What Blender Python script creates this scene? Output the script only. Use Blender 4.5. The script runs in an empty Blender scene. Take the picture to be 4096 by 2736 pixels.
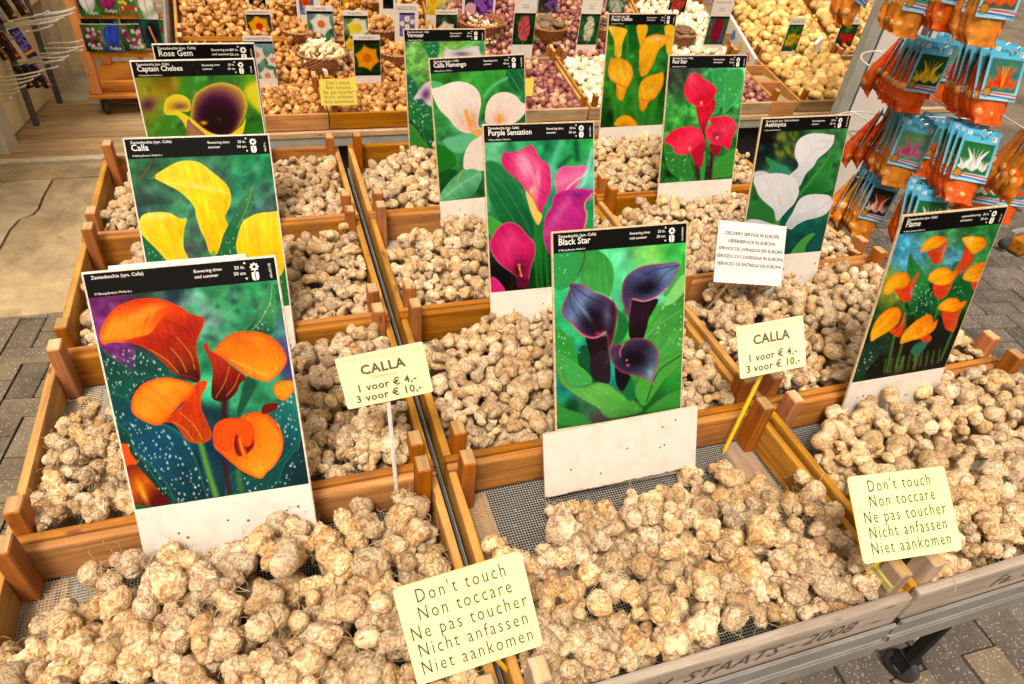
# Market stall of calla tubers: trays on trolleys, picture boards, sloped bulb display behind.
import bpy, bmesh, math, random
import numpy as np
from mathutils import Vector, Matrix, Euler
from mathutils import noise as mnoise

random.seed(7); np.random.seed(7)
SC = bpy.context.scene
COL = SC.collection

# ------------------------------------------------------------------ camera
FPX = 2743.7
FW = np.array([0.29239822, 0.71230287, -0.63806575])
RT = np.array([0.94752111, -0.30597987, 0.09262862])
UP = np.array([0.12925564, 0.63166521, 0.76438998])
CAM = np.array([-0.25906707, -0.38264148, 2.00748273])
cam = bpy.data.cameras.new('camera'); cam_o = bpy.data.objects.new('camera', cam); COL.objects.link(cam_o)
cam.sensor_width = 36.0; cam.lens = 36.0 * FPX / 4096; cam.clip_end = 200; cam.clip_start = 0.02
cam_o.matrix_world = Matrix(((RT[0], UP[0], -FW[0], CAM[0]), (RT[1], UP[1], -FW[1], CAM[1]), (RT[2], UP[2], -FW[2], CAM[2]), (0, 0, 0, 1)))
SC.camera = cam_o
cam.dof.use_dof = True; cam.dof.focus_distance = 1.75; cam.dof.aperture_fstop = 11.0

# ------------------------------------------------------------------ daylight
W = bpy.data.worlds.new('World'); SC.world = W; W.use_nodes = True
wn = W.node_tree.nodes; wl = W.node_tree.links; wn.clear()
SUN_EL, SUN_AZ = math.radians(62), math.radians(215)
sky = wn.new('ShaderNodeTexSky'); sky.sky_type = 'NISHITA'; sky.sun_disc = False
sky.sun_elevation = SUN_EL; sky.sun_rotation = SUN_AZ; sky.air_density = 1.0; sky.dust_density = 4.0; sky.ozone_density = 0.6
tint = wn.new('ShaderNodeMix'); tint.data_type = 'RGBA'; tint.blend_type = 'MULTIPLY'; tint.inputs['Factor'].default_value = 1.0
tint.inputs['B'].default_value = (1.0, 0.84, 0.64, 1)
hsv = wn.new('ShaderNodeHueSaturation'); hsv.inputs['Saturation'].default_value = 0.25
bgn = wn.new('ShaderNodeBackground'); bgn.inputs['Strength'].default_value = 0.12
wo = wn.new('ShaderNodeOutputWorld')
wl.new(sky.outputs['Color'], hsv.inputs['Color']); wl.new(hsv.outputs['Color'], tint.inputs['A'])
wl.new(tint.outputs['Result'], bgn.inputs['Color']); wl.new(bgn.outputs['Background'], wo.inputs['Surface'])
sl = bpy.data.lights.new('sun', 'SUN'); sl.energy = 2.1; sl.angle = math.radians(17); sl.color = (1.0, 0.93, 0.83)
so = bpy.data.objects.new('sun', sl); COL.objects.link(so)
sdir = Vector((math.sin(SUN_AZ) * math.cos(SUN_EL), math.cos(SUN_AZ) * math.cos(SUN_EL), math.sin(SUN_EL)))
so.rotation_euler = sdir.to_track_quat('Z', 'Y').to_euler()
SC.view_settings.view_transform = 'Standard'; SC.view_settings.look = 'None'
SC.view_settings.gamma = 1.0; SC.view_settings.exposure = 0.80; SC.view_settings.use_curve_mapping = False
SC.render.engine = 'CYCLES'
SC.cycles.max_bounces = 8; SC.cycles.transparent_max_bounces = 24; SC.cycles.transmission_bounces = 6

# ------------------------------------------------------------------ picture measure -> place in the world
def ray(u, v):
    d = FW * FPX + RT * (u - 2048) + UP * (1368 - v); return d / np.linalg.norm(d)
def onz(u, v, z): d = ray(u, v); return CAM + d * ((z - CAM[2]) / d[2])
def ony(u, v, y): d = ray(u, v); return CAM + d * ((y - CAM[1]) / d[1])
def pj(P):
    P = np.atleast_2d(np.asarray(P, float)) - CAM
    z = P @ FW
    return np.stack([2048 + FPX * (P @ RT) / z, 1368 - FPX * (P @ UP) / z], 1)

# ------------------------------------------------------------------ object helpers
def tag(o, label=None, cat=None, group=None, kind=None):
    if label: o['label'] = label
    if cat: o['category'] = cat
    if group: o['group'] = group
    if kind: o['kind'] = kind
    return o
def new_obj(name, me, parent=None, loc=(0, 0, 0), rot=(0, 0, 0)):
    o = bpy.data.objects.new(name, me); COL.objects.link(o)
    o.location = loc; o.rotation_euler = rot
    if parent is not None: o.parent = parent
    return o
def thing(name, label, cat, loc=(0, 0, 0), rot=(0, 0, 0), group=None):
    return tag(new_obj(name, None, None, loc, rot), label, cat, group)
def copy_tree(o, parent=None):
    c = o.copy(); COL.objects.link(c)
    if parent is not None: c.parent = parent
    for ch in list(o.children): copy_tree(ch, c)
    return c

class MB:
    """collects shapes into one mesh"""
    def __init__(s): s.v = []; s.f = []; s.m = []; s.n = 0
    def add(s, V, F, mi=0):
        V = np.asarray(V, float).reshape(-1, 3)
        s.v.append(V); s.f += [tuple(i + s.n for i in f) for f in F]; s.m += [mi] * len(F); s.n += len(V); return s
    def box(s, x0, x1, y0, y1, z0, z1, mi=0, M=None):
        V = np.array([(x, y, z) for z in (z0, z1) for y in (y0, y1) for x in (x0, x1)], float)
        if M is not None: V = (np.array(M.to_3x3()) @ V.T).T + np.array(M.translation)
        return s.add(V, [(0, 2, 3, 1), (4, 5, 7, 6), (0, 1, 5, 4), (2, 6, 7, 3), (0, 4, 6, 2), (1, 3, 7, 5)], mi)
    def rbox(s, x0, x1, y0, y1, z0, z1, b=0.003, mi=0, M=None, seg=1):
        bm = bmesh.new(); bmesh.ops.create_cube(bm, size=1)
        for v in bm.verts:
            v.co = Vector(((x0 + x1) / 2 + v.co.x * (x1 - x0), (y0 + y1) / 2 + v.co.y * (y1 - y0), (z0 + z1) / 2 + v.co.z * (z1 - z0)))
        bmesh.ops.bevel(bm, geom=bm.edges[:], offset=b, segments=seg, affect='EDGES', profile=0.6)
        if M is not None: bmesh.ops.transform(bm, matrix=M, verts=bm.verts)
        bm.verts.index_update()
        s.add([v.co[:] for v in bm.verts], [[v.index for v in f.verts] for f in bm.faces], mi); bm.free(); return s
    def tube(s, pts, r, n=6, mi=0, caps=True):
        P = np.asarray(pts, float); k = len(P)
        rr = np.broadcast_to(np.asarray(r, float), (k,))
        T = np.gradient(P, axis=0); T /= np.linalg.norm(T, axis=1)[:, None] + 1e-12
        V = []; up = np.array([0, 0, 1.]) if abs(T[0][2]) < .9 else np.array([1., 0, 0])
        for i in range(k):
            a = np.cross(T[i], up); a /= np.linalg.norm(a) + 1e-12; b = np.cross(T[i], a); up = np.cross(a, T[i]) if False else up
            for j in range(n):
                t = 2 * math.pi * j / n; V.append(P[i] + rr[i] * (a * math.cos(t) + b * math.sin(t)))
        F = [(i * n + j, i * n + (j + 1) % n, (i + 1) * n + (j + 1) % n, (i + 1) * n + j) for i in range(k - 1) for j in range(n)]
        if caps: F += [tuple(range(n))[::-1], tuple((k - 1) * n + j for j in range(n))]
        return s.add(V, F, mi)
    def lathe(s, prof, n=16, mi=0, c=(0, 0, 0)):
        V = []; k = len(prof)
        for (r, z) in prof:
            for j in range(n):
                t = 2 * math.pi * j / n; V.append((c[0] + r * math.cos(t), c[1] + r * math.sin(t), c[2] + z))
        F = [(i * n + j, i * n + (j + 1) % n, (i + 1) * n + (j + 1) % n, (i + 1) * n + j) for i in range(k - 1) for j in range(n)]
        return s.add(V, F, mi)
    def mesh(s, name, mats, smooth=False):
        V = np.concatenate(s.v) if s.v else np.zeros((0, 3))
        me = bpy.data.meshes.new(name); me.from_pydata(V.tolist(), [], s.f)
        for m in (mats if isinstance(mats, (list, tuple)) else [mats]): me.materials.append(m)
        me.polygons.foreach_set('material_index', s.m)
        if smooth: me.polygons.foreach_set('use_smooth', [True] * len(s.f))
        me.update(); return me
    def obj(s, name, mats, parent=None, loc=(0, 0, 0), rot=(0, 0, 0), smooth=False):
        return new_obj(name, s.mesh(name, mats, smooth), parent, loc, rot)

def fast_mesh(name, V, T, mats, smooth=True, attrs=None):
    """triangle mesh from arrays"""
    me = bpy.data.meshes.new(name)
    me.vertices.add(len(V)); me.vertices.foreach_set('co', np.asarray(V, np.float32).ravel())
    me.loops.add(len(T) * 3); me.loops.foreach_set('vertex_index', np.asarray(T, np.int32).ravel())
    me.polygons.add(len(T)); me.polygons.foreach_set('loop_start', np.arange(0, len(T) * 3, 3, dtype=np.int32))
    if smooth: me.polygons.foreach_set('use_smooth', np.ones(len(T), bool))
    for m in (mats if isinstance(mats, (list, tuple)) else [mats]): me.materials.append(m)
    for k, a in (attrs or {}).items():
        at = me.attributes.new(k, 'FLOAT', 'POINT'); at.data.foreach_set('value', np.asarray(a, np.float32))
    me.update(calc_edges=True); me.validate(); return me

# ------------------------------------------------------------------ materials
def s2l(c):
    c = np.asarray(c, float) / 255.0
    return np.where(c <= 0.04045, c / 12.92, ((c + 0.055) / 1.055) ** 2.4)
class NT:
    def __init__(s, name):
        s.m = bpy.data.materials.new(name); s.m.use_nodes = True; s.t = s.m.node_tree; s.n = s.t.nodes; s.l = s.t.links
        s.b = s.n['Principled BSDF']
    def __call__(s, typ, **kw):
        n = s.n.new(typ)
        for k, v in kw.items():
            if hasattr(n, k): setattr(n, k, v)
            else: n.inputs[k].default_value = v
        return n
    def lk(s, a, b): s.l.new(a, b)
    def coord(s, scale=(1, 1, 1), which='Object', rnd=True):
        tc = s('ShaderNodeTexCoord'); mp = s('ShaderNodeMapping'); mp.inputs['Scale'].default_value = scale
        s.lk(tc.outputs[which], mp.inputs['Vector'])
        if rnd:
            oi = s('ShaderNodeObjectInfo'); mu = s('ShaderNodeMath', operation='MULTIPLY'); mu.inputs[1].default_value = 37.0
            s.lk(oi.outputs['Random'], mu.inputs[0]); s.lk(mu.outputs[0], mp.inputs['Location'])
        return mp.outputs['Vector']
    def noise(s, vec, scale, detail=4, rough=0.55, dist=0.0):
        n = s('ShaderNodeTexNoise'); n.inputs['Scale'].default_value = scale; n.inputs['Detail'].default_value = detail
        n.inputs['Roughness'].default_value = rough; n.inputs['Distortion'].default_value = dist; s.lk(vec, n.inputs['Vector']); return n.outputs['Fac']
    def ramp(s, fac, stops):
        r = s('ShaderNodeValToRGB'); e = r.color_ramp.elements
        while len(e) < len(stops): e.new(0.5)
        for i, (p, c) in enumerate(stops):
            e[i].position = p; c = c if hasattr(c, '__len__') else (c, c, c); e[i].color = (c[0], c[1], c[2], 1)
        s.lk(fac, r.inputs['Fac']); return r.outputs['Color']
    def mix(s, a, b, fac, blend='MIX'):
        m = s('ShaderNodeMix', data_type='RGBA', blend_type=blend)
        for sock, v in ((m.inputs['A'], a), (m.inputs['B'], b)):
            if isinstance(v, (tuple, list, np.ndarray)): sock.default_value = (v[0], v[1], v[2], 1)
            else: s.lk(v, sock)
        if isinstance(fac, (int, float)): m.inputs['Factor'].default_value = fac
        else: s.lk(fac, m.inputs['Factor'])
        return m.outputs['Result']
    def bump(s, h, dist=0.002, strength=0.6):
        b = s('ShaderNodeBump'); b.inputs['Distance'].default_value = dist; b.inputs['Strength'].default_value = strength
        s.lk(h, b.inputs['Height']); s.lk(b.outputs['Normal'], s.b.inputs['Normal'])
    def done(s, col, rough=0.6, spec=0.4):
        if isinstance(col, (tuple, list, np.ndarray)): s.b.inputs['Base Color'].default_value = (col[0], col[1], col[2], 1)
        else: s.lk(col, s.b.inputs['Base Color'])
        s.b.inputs['Roughness'].default_value = rough; s.b.inputs['Specular IOR Level'].default_value = spec
        return s.m

def wood(name, axis, c_dark, c_mid, c_light, dirt=0.6, grain=1.0, rough=0.55, tone=None):
    t = NT(name)
    sc = [46 * grain] * 3; sc[axis] = 2.6
    v = t.coord(tuple(sc)); n1 = t.noise(v, 1.0, 6, 0.62, 0.9)
    sc2 = [150.0] * 3; sc2[axis] = 6
    n2 = t.noise(t.coord(tuple(sc2)), 1.0, 3, 0.6)
    col = t.ramp(n1, [(0.30, c_dark), (0.50, c_mid), (0.72, c_light)])
    col = t.mix(col, c_dark, t.ramp(n2, [(0.5, 0.0), (0.78, 0.35)]))
    oc = t.coord((1, 1, 1)); n3 = t.noise(oc, 9, 5, 0.6)
    col = t.mix(col, (0.11, 0.062, 0.030), t.ramp(n3, [(0.46, 0.0), (0.78, dirt)]))
    oi = t('ShaderNodeObjectInfo'); hs = t('ShaderNodeHueSaturation')
    mr = t('ShaderNodeMapRange'); mr.inputs['To Min'].default_value = 0.80; mr.inputs['To Max'].default_value = 1.16
    t.lk(oi.outputs['Random'], mr.inputs['Value']); t.lk(mr.outputs['Result'], hs.inputs['Value'])
    mr2 = t('ShaderNodeMapRange'); mr2.inputs['To Min'].default_value = 1.06; mr2.inputs['To Max'].default_value = 0.88
    t.lk(oi.outputs['Random'], mr2.inputs['Value']); t.lk(mr2.outputs['Result'], hs.inputs['Saturation'])
    t.lk(col, hs.inputs['Color'])
    # knots
    vo = t('ShaderNodeTexVoronoi'); vo.inputs['Scale'].default_value = 1.0
    ks = [26.0] * 3; ks[axis] = 7.5
    t.lk(t.coord(tuple(ks)), vo.inputs['Vector'])
    col = t.mix(hs.outputs['Color'], (0.13, 0.045, 0.015), t.ramp(vo.outputs['Distance'], [(0.06, 0.8), (0.13, 0.0)]))
    t.bump(n2, 0.0008, 0.5)
    return t.done(col, rough, 0.2)
OD, OM, OL = (0.22, 0.070, 0.006), (0.41, 0.148, 0.014), (0.54, 0.24, 0.036)
WOOD = [wood('varnished_pine_x', 0, OD, OM, OL), wood('varnished_pine_y', 1, (0.31, 0.125, 0.014), (0.51, 0.235, 0.030), (0.61, 0.34, 0.066)), wood('varnished_pine_z', 2, (0.21, 0.056, 0.005), (0.36, 0.106, 0.010), (0.45, 0.165, 0.024))]
GREYW = wood('weathered_pine_x', 0, (0.20, 0.15, 0.115), (0.31, 0.25, 0.20), (0.42, 0.35, 0.29), 0.3)
GREYZ = wood('weathered_pine_z', 2, (0.26, 0.17, 0.12), (0.40, 0.28, 0.20), (0.50, 0.38, 0.28), 0.25)
ENDG = wood('sawn_end_grain', 1, (0.34, 0.20, 0.085), (0.47, 0.30, 0.135), (0.55, 0.37, 0.18), 0.3)

def simple(name, c1, c2=None, scale=30, rough=0.6, spec=0.4, bump=0.0, metal=0.0, which='Object'):
    t = NT(name); c2 = c2 or tuple(x * 0.8 for x in c1)
    n = t.noise(t.coord((1, 1, 1), which), scale, 5, 0.6)
    col = t.ramp(n, [(0.35, c2), (0.62, c1)])
    if bump: t.bump(n, bump, 0.6)
    t.b.inputs['Metallic'].default_value = metal
    return t.done(col, rough, spec)
STEEL = simple('galvanised_steel', (0.27, 0.255, 0.245), (0.21, 0.20, 0.19), 14, 0.45, 0.5, 0.0, 0.3)
DARKSTEEL = simple('dark_steel', (0.10, 0.10, 0.095), (0.06, 0.06, 0.058), 25, 0.55, 0.4)
WIRE = simple('mesh_wire', (0.46, 0.44, 0.40), (0.34, 0.32, 0.29), 200, 0.5, 0.5, 0, 0.3)
RUBBER = simple('black_rubber', (0.035, 0.034, 0.033), (0.02, 0.02, 0.02), 30, 0.8)
WHITEP = NT('white_painted_ply')
_v = WHITEP.coord((1, 1, 1)); _n = WHITEP.noise(_v, 26, 7, 0.7)
_c = WHITEP.mix((0.60, 0.555, 0.50), (0.42, 0.34, 0.25), WHITEP.ramp(_n, [(0.48, 0.0), (0.74, 0.5)]))
_n2 = WHITEP.noise(_v, 120, 3, 0.7)
_c = WHITEP.mix(_c, (0.30, 0.24, 0.18), WHITEP.ramp(_n2, [(0.72, 0.0), (0.76, 0.5)]))
WHITEP.bump(_n, 0.0006, 0.4)
WHITEP = WHITEP.done(_c, 0.5, 0.4)
EDGE = simple('ply_edge', (0.58, 0.42, 0.26), (0.40, 0.28, 0.17), 120, 0.7)
WHITEEDGE = simple('board_edge', (0.70, 0.64, 0.55), (0.5, 0.42, 0.33), 90, 0.6)

def print_mat(name, rough=0.32):
    t = NT(name); a = t('ShaderNodeAttribute'); a.attribute_name = 'print'
    n = t.noise(t.coord((1, 1, 1)), 14, 6, 0.65)
    col = t.mix(a.outputs['Color'], (0.55, 0.5, 0.42), t.ramp(n, [(0.62, 0.0), (0.85, 0.10)]))
    n2 = t.noise(t.coord((1, 1, 1)), 420, 2, 0.5)
    t.bump(n2, 0.0002, 0.25)
    return t.done(col, rough, 0.12)
PRINT = print_mat('printed_picture', 0.42)
PRINTM = print_mat('printed_card', 0.5)
INKW = simple('white_ink', (0.70, 0.68, 0.65), (0.66, 0.64, 0.61), 50, 0.5, .3)
INKK = simple('dark_ink', (0.04, 0.035, 0.03), (0.03, 0.025, 0.02), 50, 0.6, .1)
INKG = simple('faded_ink', (0.13, 0.105, 0.06), (0.10, 0.08, 0.05), 50, 0.6, .1)

# ------------------------------------------------------------------ lettering
_tc = {}
def text_geo(txt, size=1.0, align='LEFT', spacing=1.0, line=1.0, res=2, bold=0.0, shear=0.0, sx=1.0):
    key = (txt, align, spacing, line, res, bold, shear)
    if key not in _tc:
        cu = bpy.data.curves.new('lettering', 'FONT'); cu.body = txt; cu.size = 1.0; cu.align_x = align; cu.resolution_u = res
        cu.space_character = spacing; cu.space_line = line; cu.offset = bold; cu.shear = shear
        o = bpy.data.objects.new('lettering', cu); COL.objects.link(o)
        dg = bpy.context.evaluated_depsgraph_get(); me = bpy.data.meshes.new_from_object(o.evaluated_get(dg))
        V = np.array([v.co[:] for v in me.vertices]).reshape(-1, 3); F = [tuple(p.vertices) for p in me.polygons]
        bpy.data.objects.remove(o); bpy.data.curves.remove(cu); bpy.data.meshes.remove(me); _tc[key] = (V, F)
    V, F = _tc[key]; V = V * size; V = V.copy(); V[:, 0] *= sx
    return V, F

# ------------------------------------------------------------------ the printed pictures (colour laid on a fine grid)
def catmull(P, k=5):
    P = np.asarray(P, float); n = len(P); out = []
    for i in range(n):
        p0, p1, p2, p3 = P[i - 1], P[i], P[(i + 1) % n], P[(i + 2) % n]
        for j in range(k):
            t = j / k
            out.append(0.5 * ((2 * p1) + (-p0 + p2) * t + (2 * p0 - 5 * p1 + 4 * p2 - p3) * t * t + (-p0 + 3 * p1 - 3 * p2 + p3) * t ** 3))
    return np.array(out)
def openspline(P, k=6):
    P = np.asarray(P, float)
    if len(P) < 3: return P
    Q = np.vstack([2 * P[0] - P[1], P, 2 * P[-1] - P[-2]]); out = []
    for i in range(1, len(Q) - 2):
        p0, p1, p2, p3 = Q[i - 1], Q[i], Q[i + 1], Q[i + 2]
        for j in range(k):
            t = j / k
            out.append(0.5 * ((2 * p1) + (-p0 + p2) * t + (2 * p0 - 5 * p1 + 4 * p2 - p3) * t * t + (-p0 + 3 * p1 - 3 * p2 + p3) * t ** 3))
    out.append(Q[-2]); return np.array(out)
class Art:
    def __init__(s, X, Y, seed=1):
        s.X, s.Y = X, Y; s.C = np.full((len(X), 3), 128.0); s.r = np.random.RandomState(seed)
    def sub(s, P, pad):
        return np.nonzero((s.X > P[:, 0].min() - pad) & (s.X < P[:, 0].max() + pad) & (s.Y > P[:, 1].min() - pad) & (s.Y < P[:, 1].max() + pad))[0]
    def put(s, i, c, a):
        a = np.clip(a, 0, 1)[:, None]; s.C[i] = s.C[i] * (1 - a) + np.asarray(c, float) * a
    def fill(s, c): s.C[:] = c
    def blobs(s, L):
        num = np.zeros_like(s.C); den = np.full(len(s.X), 1e-9)
        for (x, y, r, c) in L:
            w = np.exp(-((s.X - x) ** 2 + (s.Y - y) ** 2) / (2 * r * r)) + 1e-7; num += w[:, None] * np.asarray(c, float); den += w
        s.C = num / den[:, None]
        x0, x1, y0, y1 = s.X.min(), s.X.max(), s.Y.min(), s.Y.max(); E = min(x1 - x0, y1 - y0)
        for k in range(150):
            x, y = s.r.uniform(x0, x1), s.r.uniform(y0, y1); i = int(np.argmin((s.X - x) ** 2 + (s.Y - y) ** 2)); c = np.clip(s.C[i] * s.r.uniform(.45, 1.5) + s.r.uniform(-8, 8, 3), 0, 255)
            r = E * s.r.uniform(.015, .055); s.glow(x, y, r * s.r.uniform(1, 2.4), r, c, s.r.uniform(.25, .65), s.r.rand() * 3.14, 3.0)
    def lat(s, sc):
        x, y = s.X / sc, s.Y / sc; x0, y0 = x.min(), y.min(); x, y = x - x0, y - y0; nx, ny = int(x.max()) + 3, int(y.max()) + 3
        if nx * ny > 400000: return np.zeros(len(x))
        G = s.r.rand(nx, ny); i, j = x.astype(int), y.astype(int); u, v = x - i, y - j; u, v = u * u * (3 - 2 * u), v * v * (3 - 2 * v)
        return (G[i, j] * (1 - u) * (1 - v) + G[i + 1, j] * u * (1 - v) + G[i, j + 1] * (1 - u) * v + G[i + 1, j + 1] * u * v) * 2 - 1
    def wob(s, amp, sc, a=1.0):
        f = s.lat(sc) + .6 * s.lat(sc * .47) + .35 * s.lat(sc * .21)
        s.C = np.clip(s.C * (1 + amp * 1.5 * f[:, None]), 0, 255)
    def glow(s, x, y, rx, ry, c, a=1.0, ang=0.0, hard=2.0):
        dx, dy = s.X - x, s.Y - y; ca, sa = math.cos(ang), math.sin(ang)
        q = np.sqrt(((dx * ca + dy * sa) / rx) ** 2 + ((-dx * sa + dy * ca) / ry) ** 2)
        i = np.nonzero(q < 2.2)[0]; s.put(i, c, a * np.exp(-q[i] ** hard))
    def mask(s, P, i):
        x, y = s.X[i], s.Y[i]; A = P; B = np.roll(P, -1, 0); ins = np.zeros(len(i), bool); dm = np.full(len(i), 1e18)
        for (x1, y1), (x2, y2) in zip(A, B):
            dx, dy = x2 - x1, y2 - y1
            if (y1 > y).any() or True:
                c = ((y1 > y) != (y2 > y)); 
                if dy != 0: ins ^= c & (x < x1 + (y - y1) / dy * dx)
            L = dx * dx + dy * dy + 1e-12; t = np.clip(((x - x1) * dx + (y - y1) * dy) / L, 0, 1)
            dm = np.minimum(dm, (x - x1 - t * dx) ** 2 + (y - y1 - t * dy) ** 2)
        d = np.sqrt(dm); return np.where(ins, d, -d)
    def poly(s, P, c, grad=None, rim=None, soft=4.0, smooth=True, streak=0.0, a=1.0, hi=()):
        """grad=(x0,y0,x1,y1,c2[,c3]); rim=(colour,width[,strength]); hi=[(x,y,rx,ry,colour,a,angle)]"""
        P = np.asarray(P, float)
        if smooth: P = catmull(P)
        i = s.sub(P, soft * 2)
        if not len(i): return
        d = s.mask(P, i); m = np.clip(0.5 + d / soft, 0, 1) * a
        k = np.nonzero(m > 0)[0]; i, d, m = i[k], d[k], m[k]
        if not len(i): return
        col = np.tile(np.asarray(c, float), (len(i), 1))
        if grad:
            x0, y0, x1, y1 = grad[:4]; dx, dy = x1 - x0, y1 - y0
            t = np.clip(((s.X[i] - x0) * dx + (s.Y[i] - y0) * dy) / (dx * dx + dy * dy), 0, 1)[:, None]
            cs = [np.asarray(c, float)] + [np.asarray(q, float) for q in grad[4:]]; n = len(cs) - 1
            col = np.zeros((len(i), 3)); tt = t * n
            for q in range(n + 1): col += np.clip(1 - np.abs(tt - q), 0, 1) * cs[q]
        for (hx, hy, rx, ry, hc, ha, *an) in hi:
            an = an[0] if an else 0.0; X, Y = s.X[i] - hx, s.Y[i] - hy; ca, sa = math.cos(an), math.sin(an)
            w = ha * np.exp(-(((X * ca + Y * sa) / rx) ** 2 + ((-X * sa + Y * ca) / ry) ** 2)); w = w[:, None]
            col = col * (1 - w) + np.asarray(hc, float) * w
        if grad and len(i) > 60:
            L_ = math.hypot(dx, dy) + 1e-9; pa, pp = (s.X[i] * dx + s.Y[i] * dy) / L_, (-s.X[i] * dy + s.Y[i] * dx) / L_; pa = pa - pa.min(); pp = pp - pp.min()
            f = 0
            for (w1, w2, am) in ((7, 70, 1.0), (16, 120, .8), (60, 60, .8)):
                G = s.r.rand(int(pp.max() / w1) + 3, int(pa.max() / w2) + 3) * 2 - 1; a_, b_ = pp / w1, pa / w2; m_, n_ = a_.astype(int), b_.astype(int); u_, v_ = a_ - m_, b_ - n_; u_, v_ = u_ * u_ * (3 - 2 * u_), v_ * v_ * (3 - 2 * v_)
                f = f + am * (G[m_, n_] * (1 - u_) * (1 - v_) + G[m_ + 1, n_] * u_ * (1 - v_) + G[m_, n_ + 1] * (1 - u_) * v_ + G[m_ + 1, n_ + 1] * u_ * v_)
            col = np.clip(col * (1 + (.012 + .065 * (1 - col.min(1) / 255.0))[:, None] * f[:, None]), 0, 255)
        if streak:
            th = s.r.rand() * 3.1
            f = sum(np.sin((s.X[i] * math.cos(th + q * .2) + s.Y[i] * math.sin(th + q * .2)) * (.05 + .05 * q) + q * 2 + 2 * np.sin(s.Y[i] * .01)) for q in range(3))
            col = np.clip(col * (1 + streak * f[:, None] / 3), 0, 255)
        if rim:
            w = np.exp(-(d / (rim[1] * 1.25)) ** 2)[:, None] * (rim[2] if len(rim) > 2 else 0.9) * .62; col = col * (1 - w) + np.asarray(rim[0], float) * w
        s.put(i, col, m)
    def line(s, P, w, c, a=1.0, smooth=True, taper=False):
        P = np.asarray(P, float); P = openspline(P) if smooth else P
        i = s.sub(P, w * 2); 
        if not len(i): return
        x, y = s.X[i], s.Y[i]; dm = np.full(len(i), 1e18)
        for (x1, y1), (x2, y2) in zip(P[:-1], P[1:]):
            dx, dy = x2 - x1, y2 - y1; L = dx * dx + dy * dy + 1e-12; t = np.clip(((x - x1) * dx + (y - y1) * dy) / L, 0, 1)
            dm = np.minimum(dm, (x - x1 - t * dx) ** 2 + (y - y1 - t * dy) ** 2)
        s.put(i, c, a * np.clip(1.2 - np.sqrt(dm) / w, 0, 1))
    def dots(s, P, n, r, c, a=0.9, elong=1.6, ang=1.2):
        P = catmull(P); x0, y0 = P.min(0); x1, y1 = P.max(0)
        for _ in range(n):
            x, y = s.r.uniform(x0, x1), s.r.uniform(y0, y1)
            j = np.array([0]); xs, ys = s.X, s.Y; s.X, s.Y = np.array([x]), np.array([y]); ok = s.mask(P, j)[0] > 0; s.X, s.Y = xs, ys
            if not ok: continue
            q = r * s.r.uniform(.25, .85); i = np.nonzero((np.abs(xs - x) < 3 * q * elong) & (np.abs(ys - y) < 3 * q * elong))[0]
            if not len(i): continue
            dx, dy = xs[i] - x, ys[i] - y; ca, sa = math.cos(ang), math.sin(ang)
            d = np.sqrt(((dx * ca + dy * sa) / elong) ** 2 + (-dx * sa + dy * ca) ** 2)
            s.put(i, c, a * np.clip(1.4 - d / q, 0, 1))
    def flower(s, x, y, r, n, cp, cc, rc=0.33, rim=None, ang=0.0, sq=1.0, wid=0.55):
        for k in range(n):
            t = ang + 2 * math.pi * k / n; ux, uy = math.cos(t), math.sin(t) * sq; vx, vy = -math.sin(t), math.cos(t) * sq
            P = [(x + ux * r * a_ + vx * r * b_, y + uy * r * a_ + vy * r * b_) for a_, b_ in ((.05, 0), (.30, wid * .75), (.66, wid * .85), (.92, wid * .25), (1.08, 0), (.92, -wid * .25), (.66, -wid * .85), (.30, -wid * .75))]
            s.poly(P, cp, soft=r * .08, rim=((cp[0] * .75, cp[1] * .75, cp[2] * .7), r * .07, .6))
        s.poly([(x + rc * r * math.cos(t), y + rc * r * sq * math.sin(t)) for t in np.linspace(0, 6.28, 9)[:-1]], cc, soft=r * .08, rim=rim or ((cc[0] * .7, cc[1] * .6, cc[2] * .6), r * .1, .7))

def grid_sheet(name, O, AX, AZ, w, h, n, fn, mat, parent, off=0.0004, keep=1.0):
    """flat sheet w x h standing on origin O along AX / AZ, n cells across; fn(X,Y,U,V)->rgb 0..255"""
    nu = max(2, int(n)); nv = max(2, int(n * h / w)); u = np.linspace(0, 1, nu + 1); v = np.linspace(0, 1, nv + 1)
    U, V = np.meshgrid(u, v); U, V = U.ravel(), V.ravel()
    N = np.cross(AX, AZ)   # towards the viewer is -Y for AX=x, AZ=z
    Wd = O + np.outer(U * w, AX) + np.outer(V * h, AZ) + N * off
    uv = pj(Wd); C = fn(uv[:, 0], uv[:, 1], U, V)
    idx = np.arange((nu + 1) * (nv + 1)).reshape(nv + 1, nu + 1); a, b, c, d = idx[:-1, :-1].ravel(), idx[:-1, 1:].ravel(), idx[1:, 1:].ravel(), idx[1:, :-1].ravel()
    T = np.concatenate([np.stack([a, b, c], 1), np.stack([a, c, d], 1)])
    me = fast_mesh(name, Wd, T, mat, smooth=False)
    at = me.color_attributes.new('print', 'FLOAT_COLOR', 'POINT')
    L = np.ones((len(C), 4), np.float32); L[:, :3] = np.clip(s2l(np.clip(C, 0, 255)) * KP * keep - .006, .001, 1); at.data.foreach_set('color', L.ravel())
    o = new_obj(name, me, parent)
    if parent is not None: o.matrix_parent_inverse = Matrix.Identity(4); o.data.transform(parent.matrix_basis.inverted())
    return o
KP = 0.63
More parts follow.
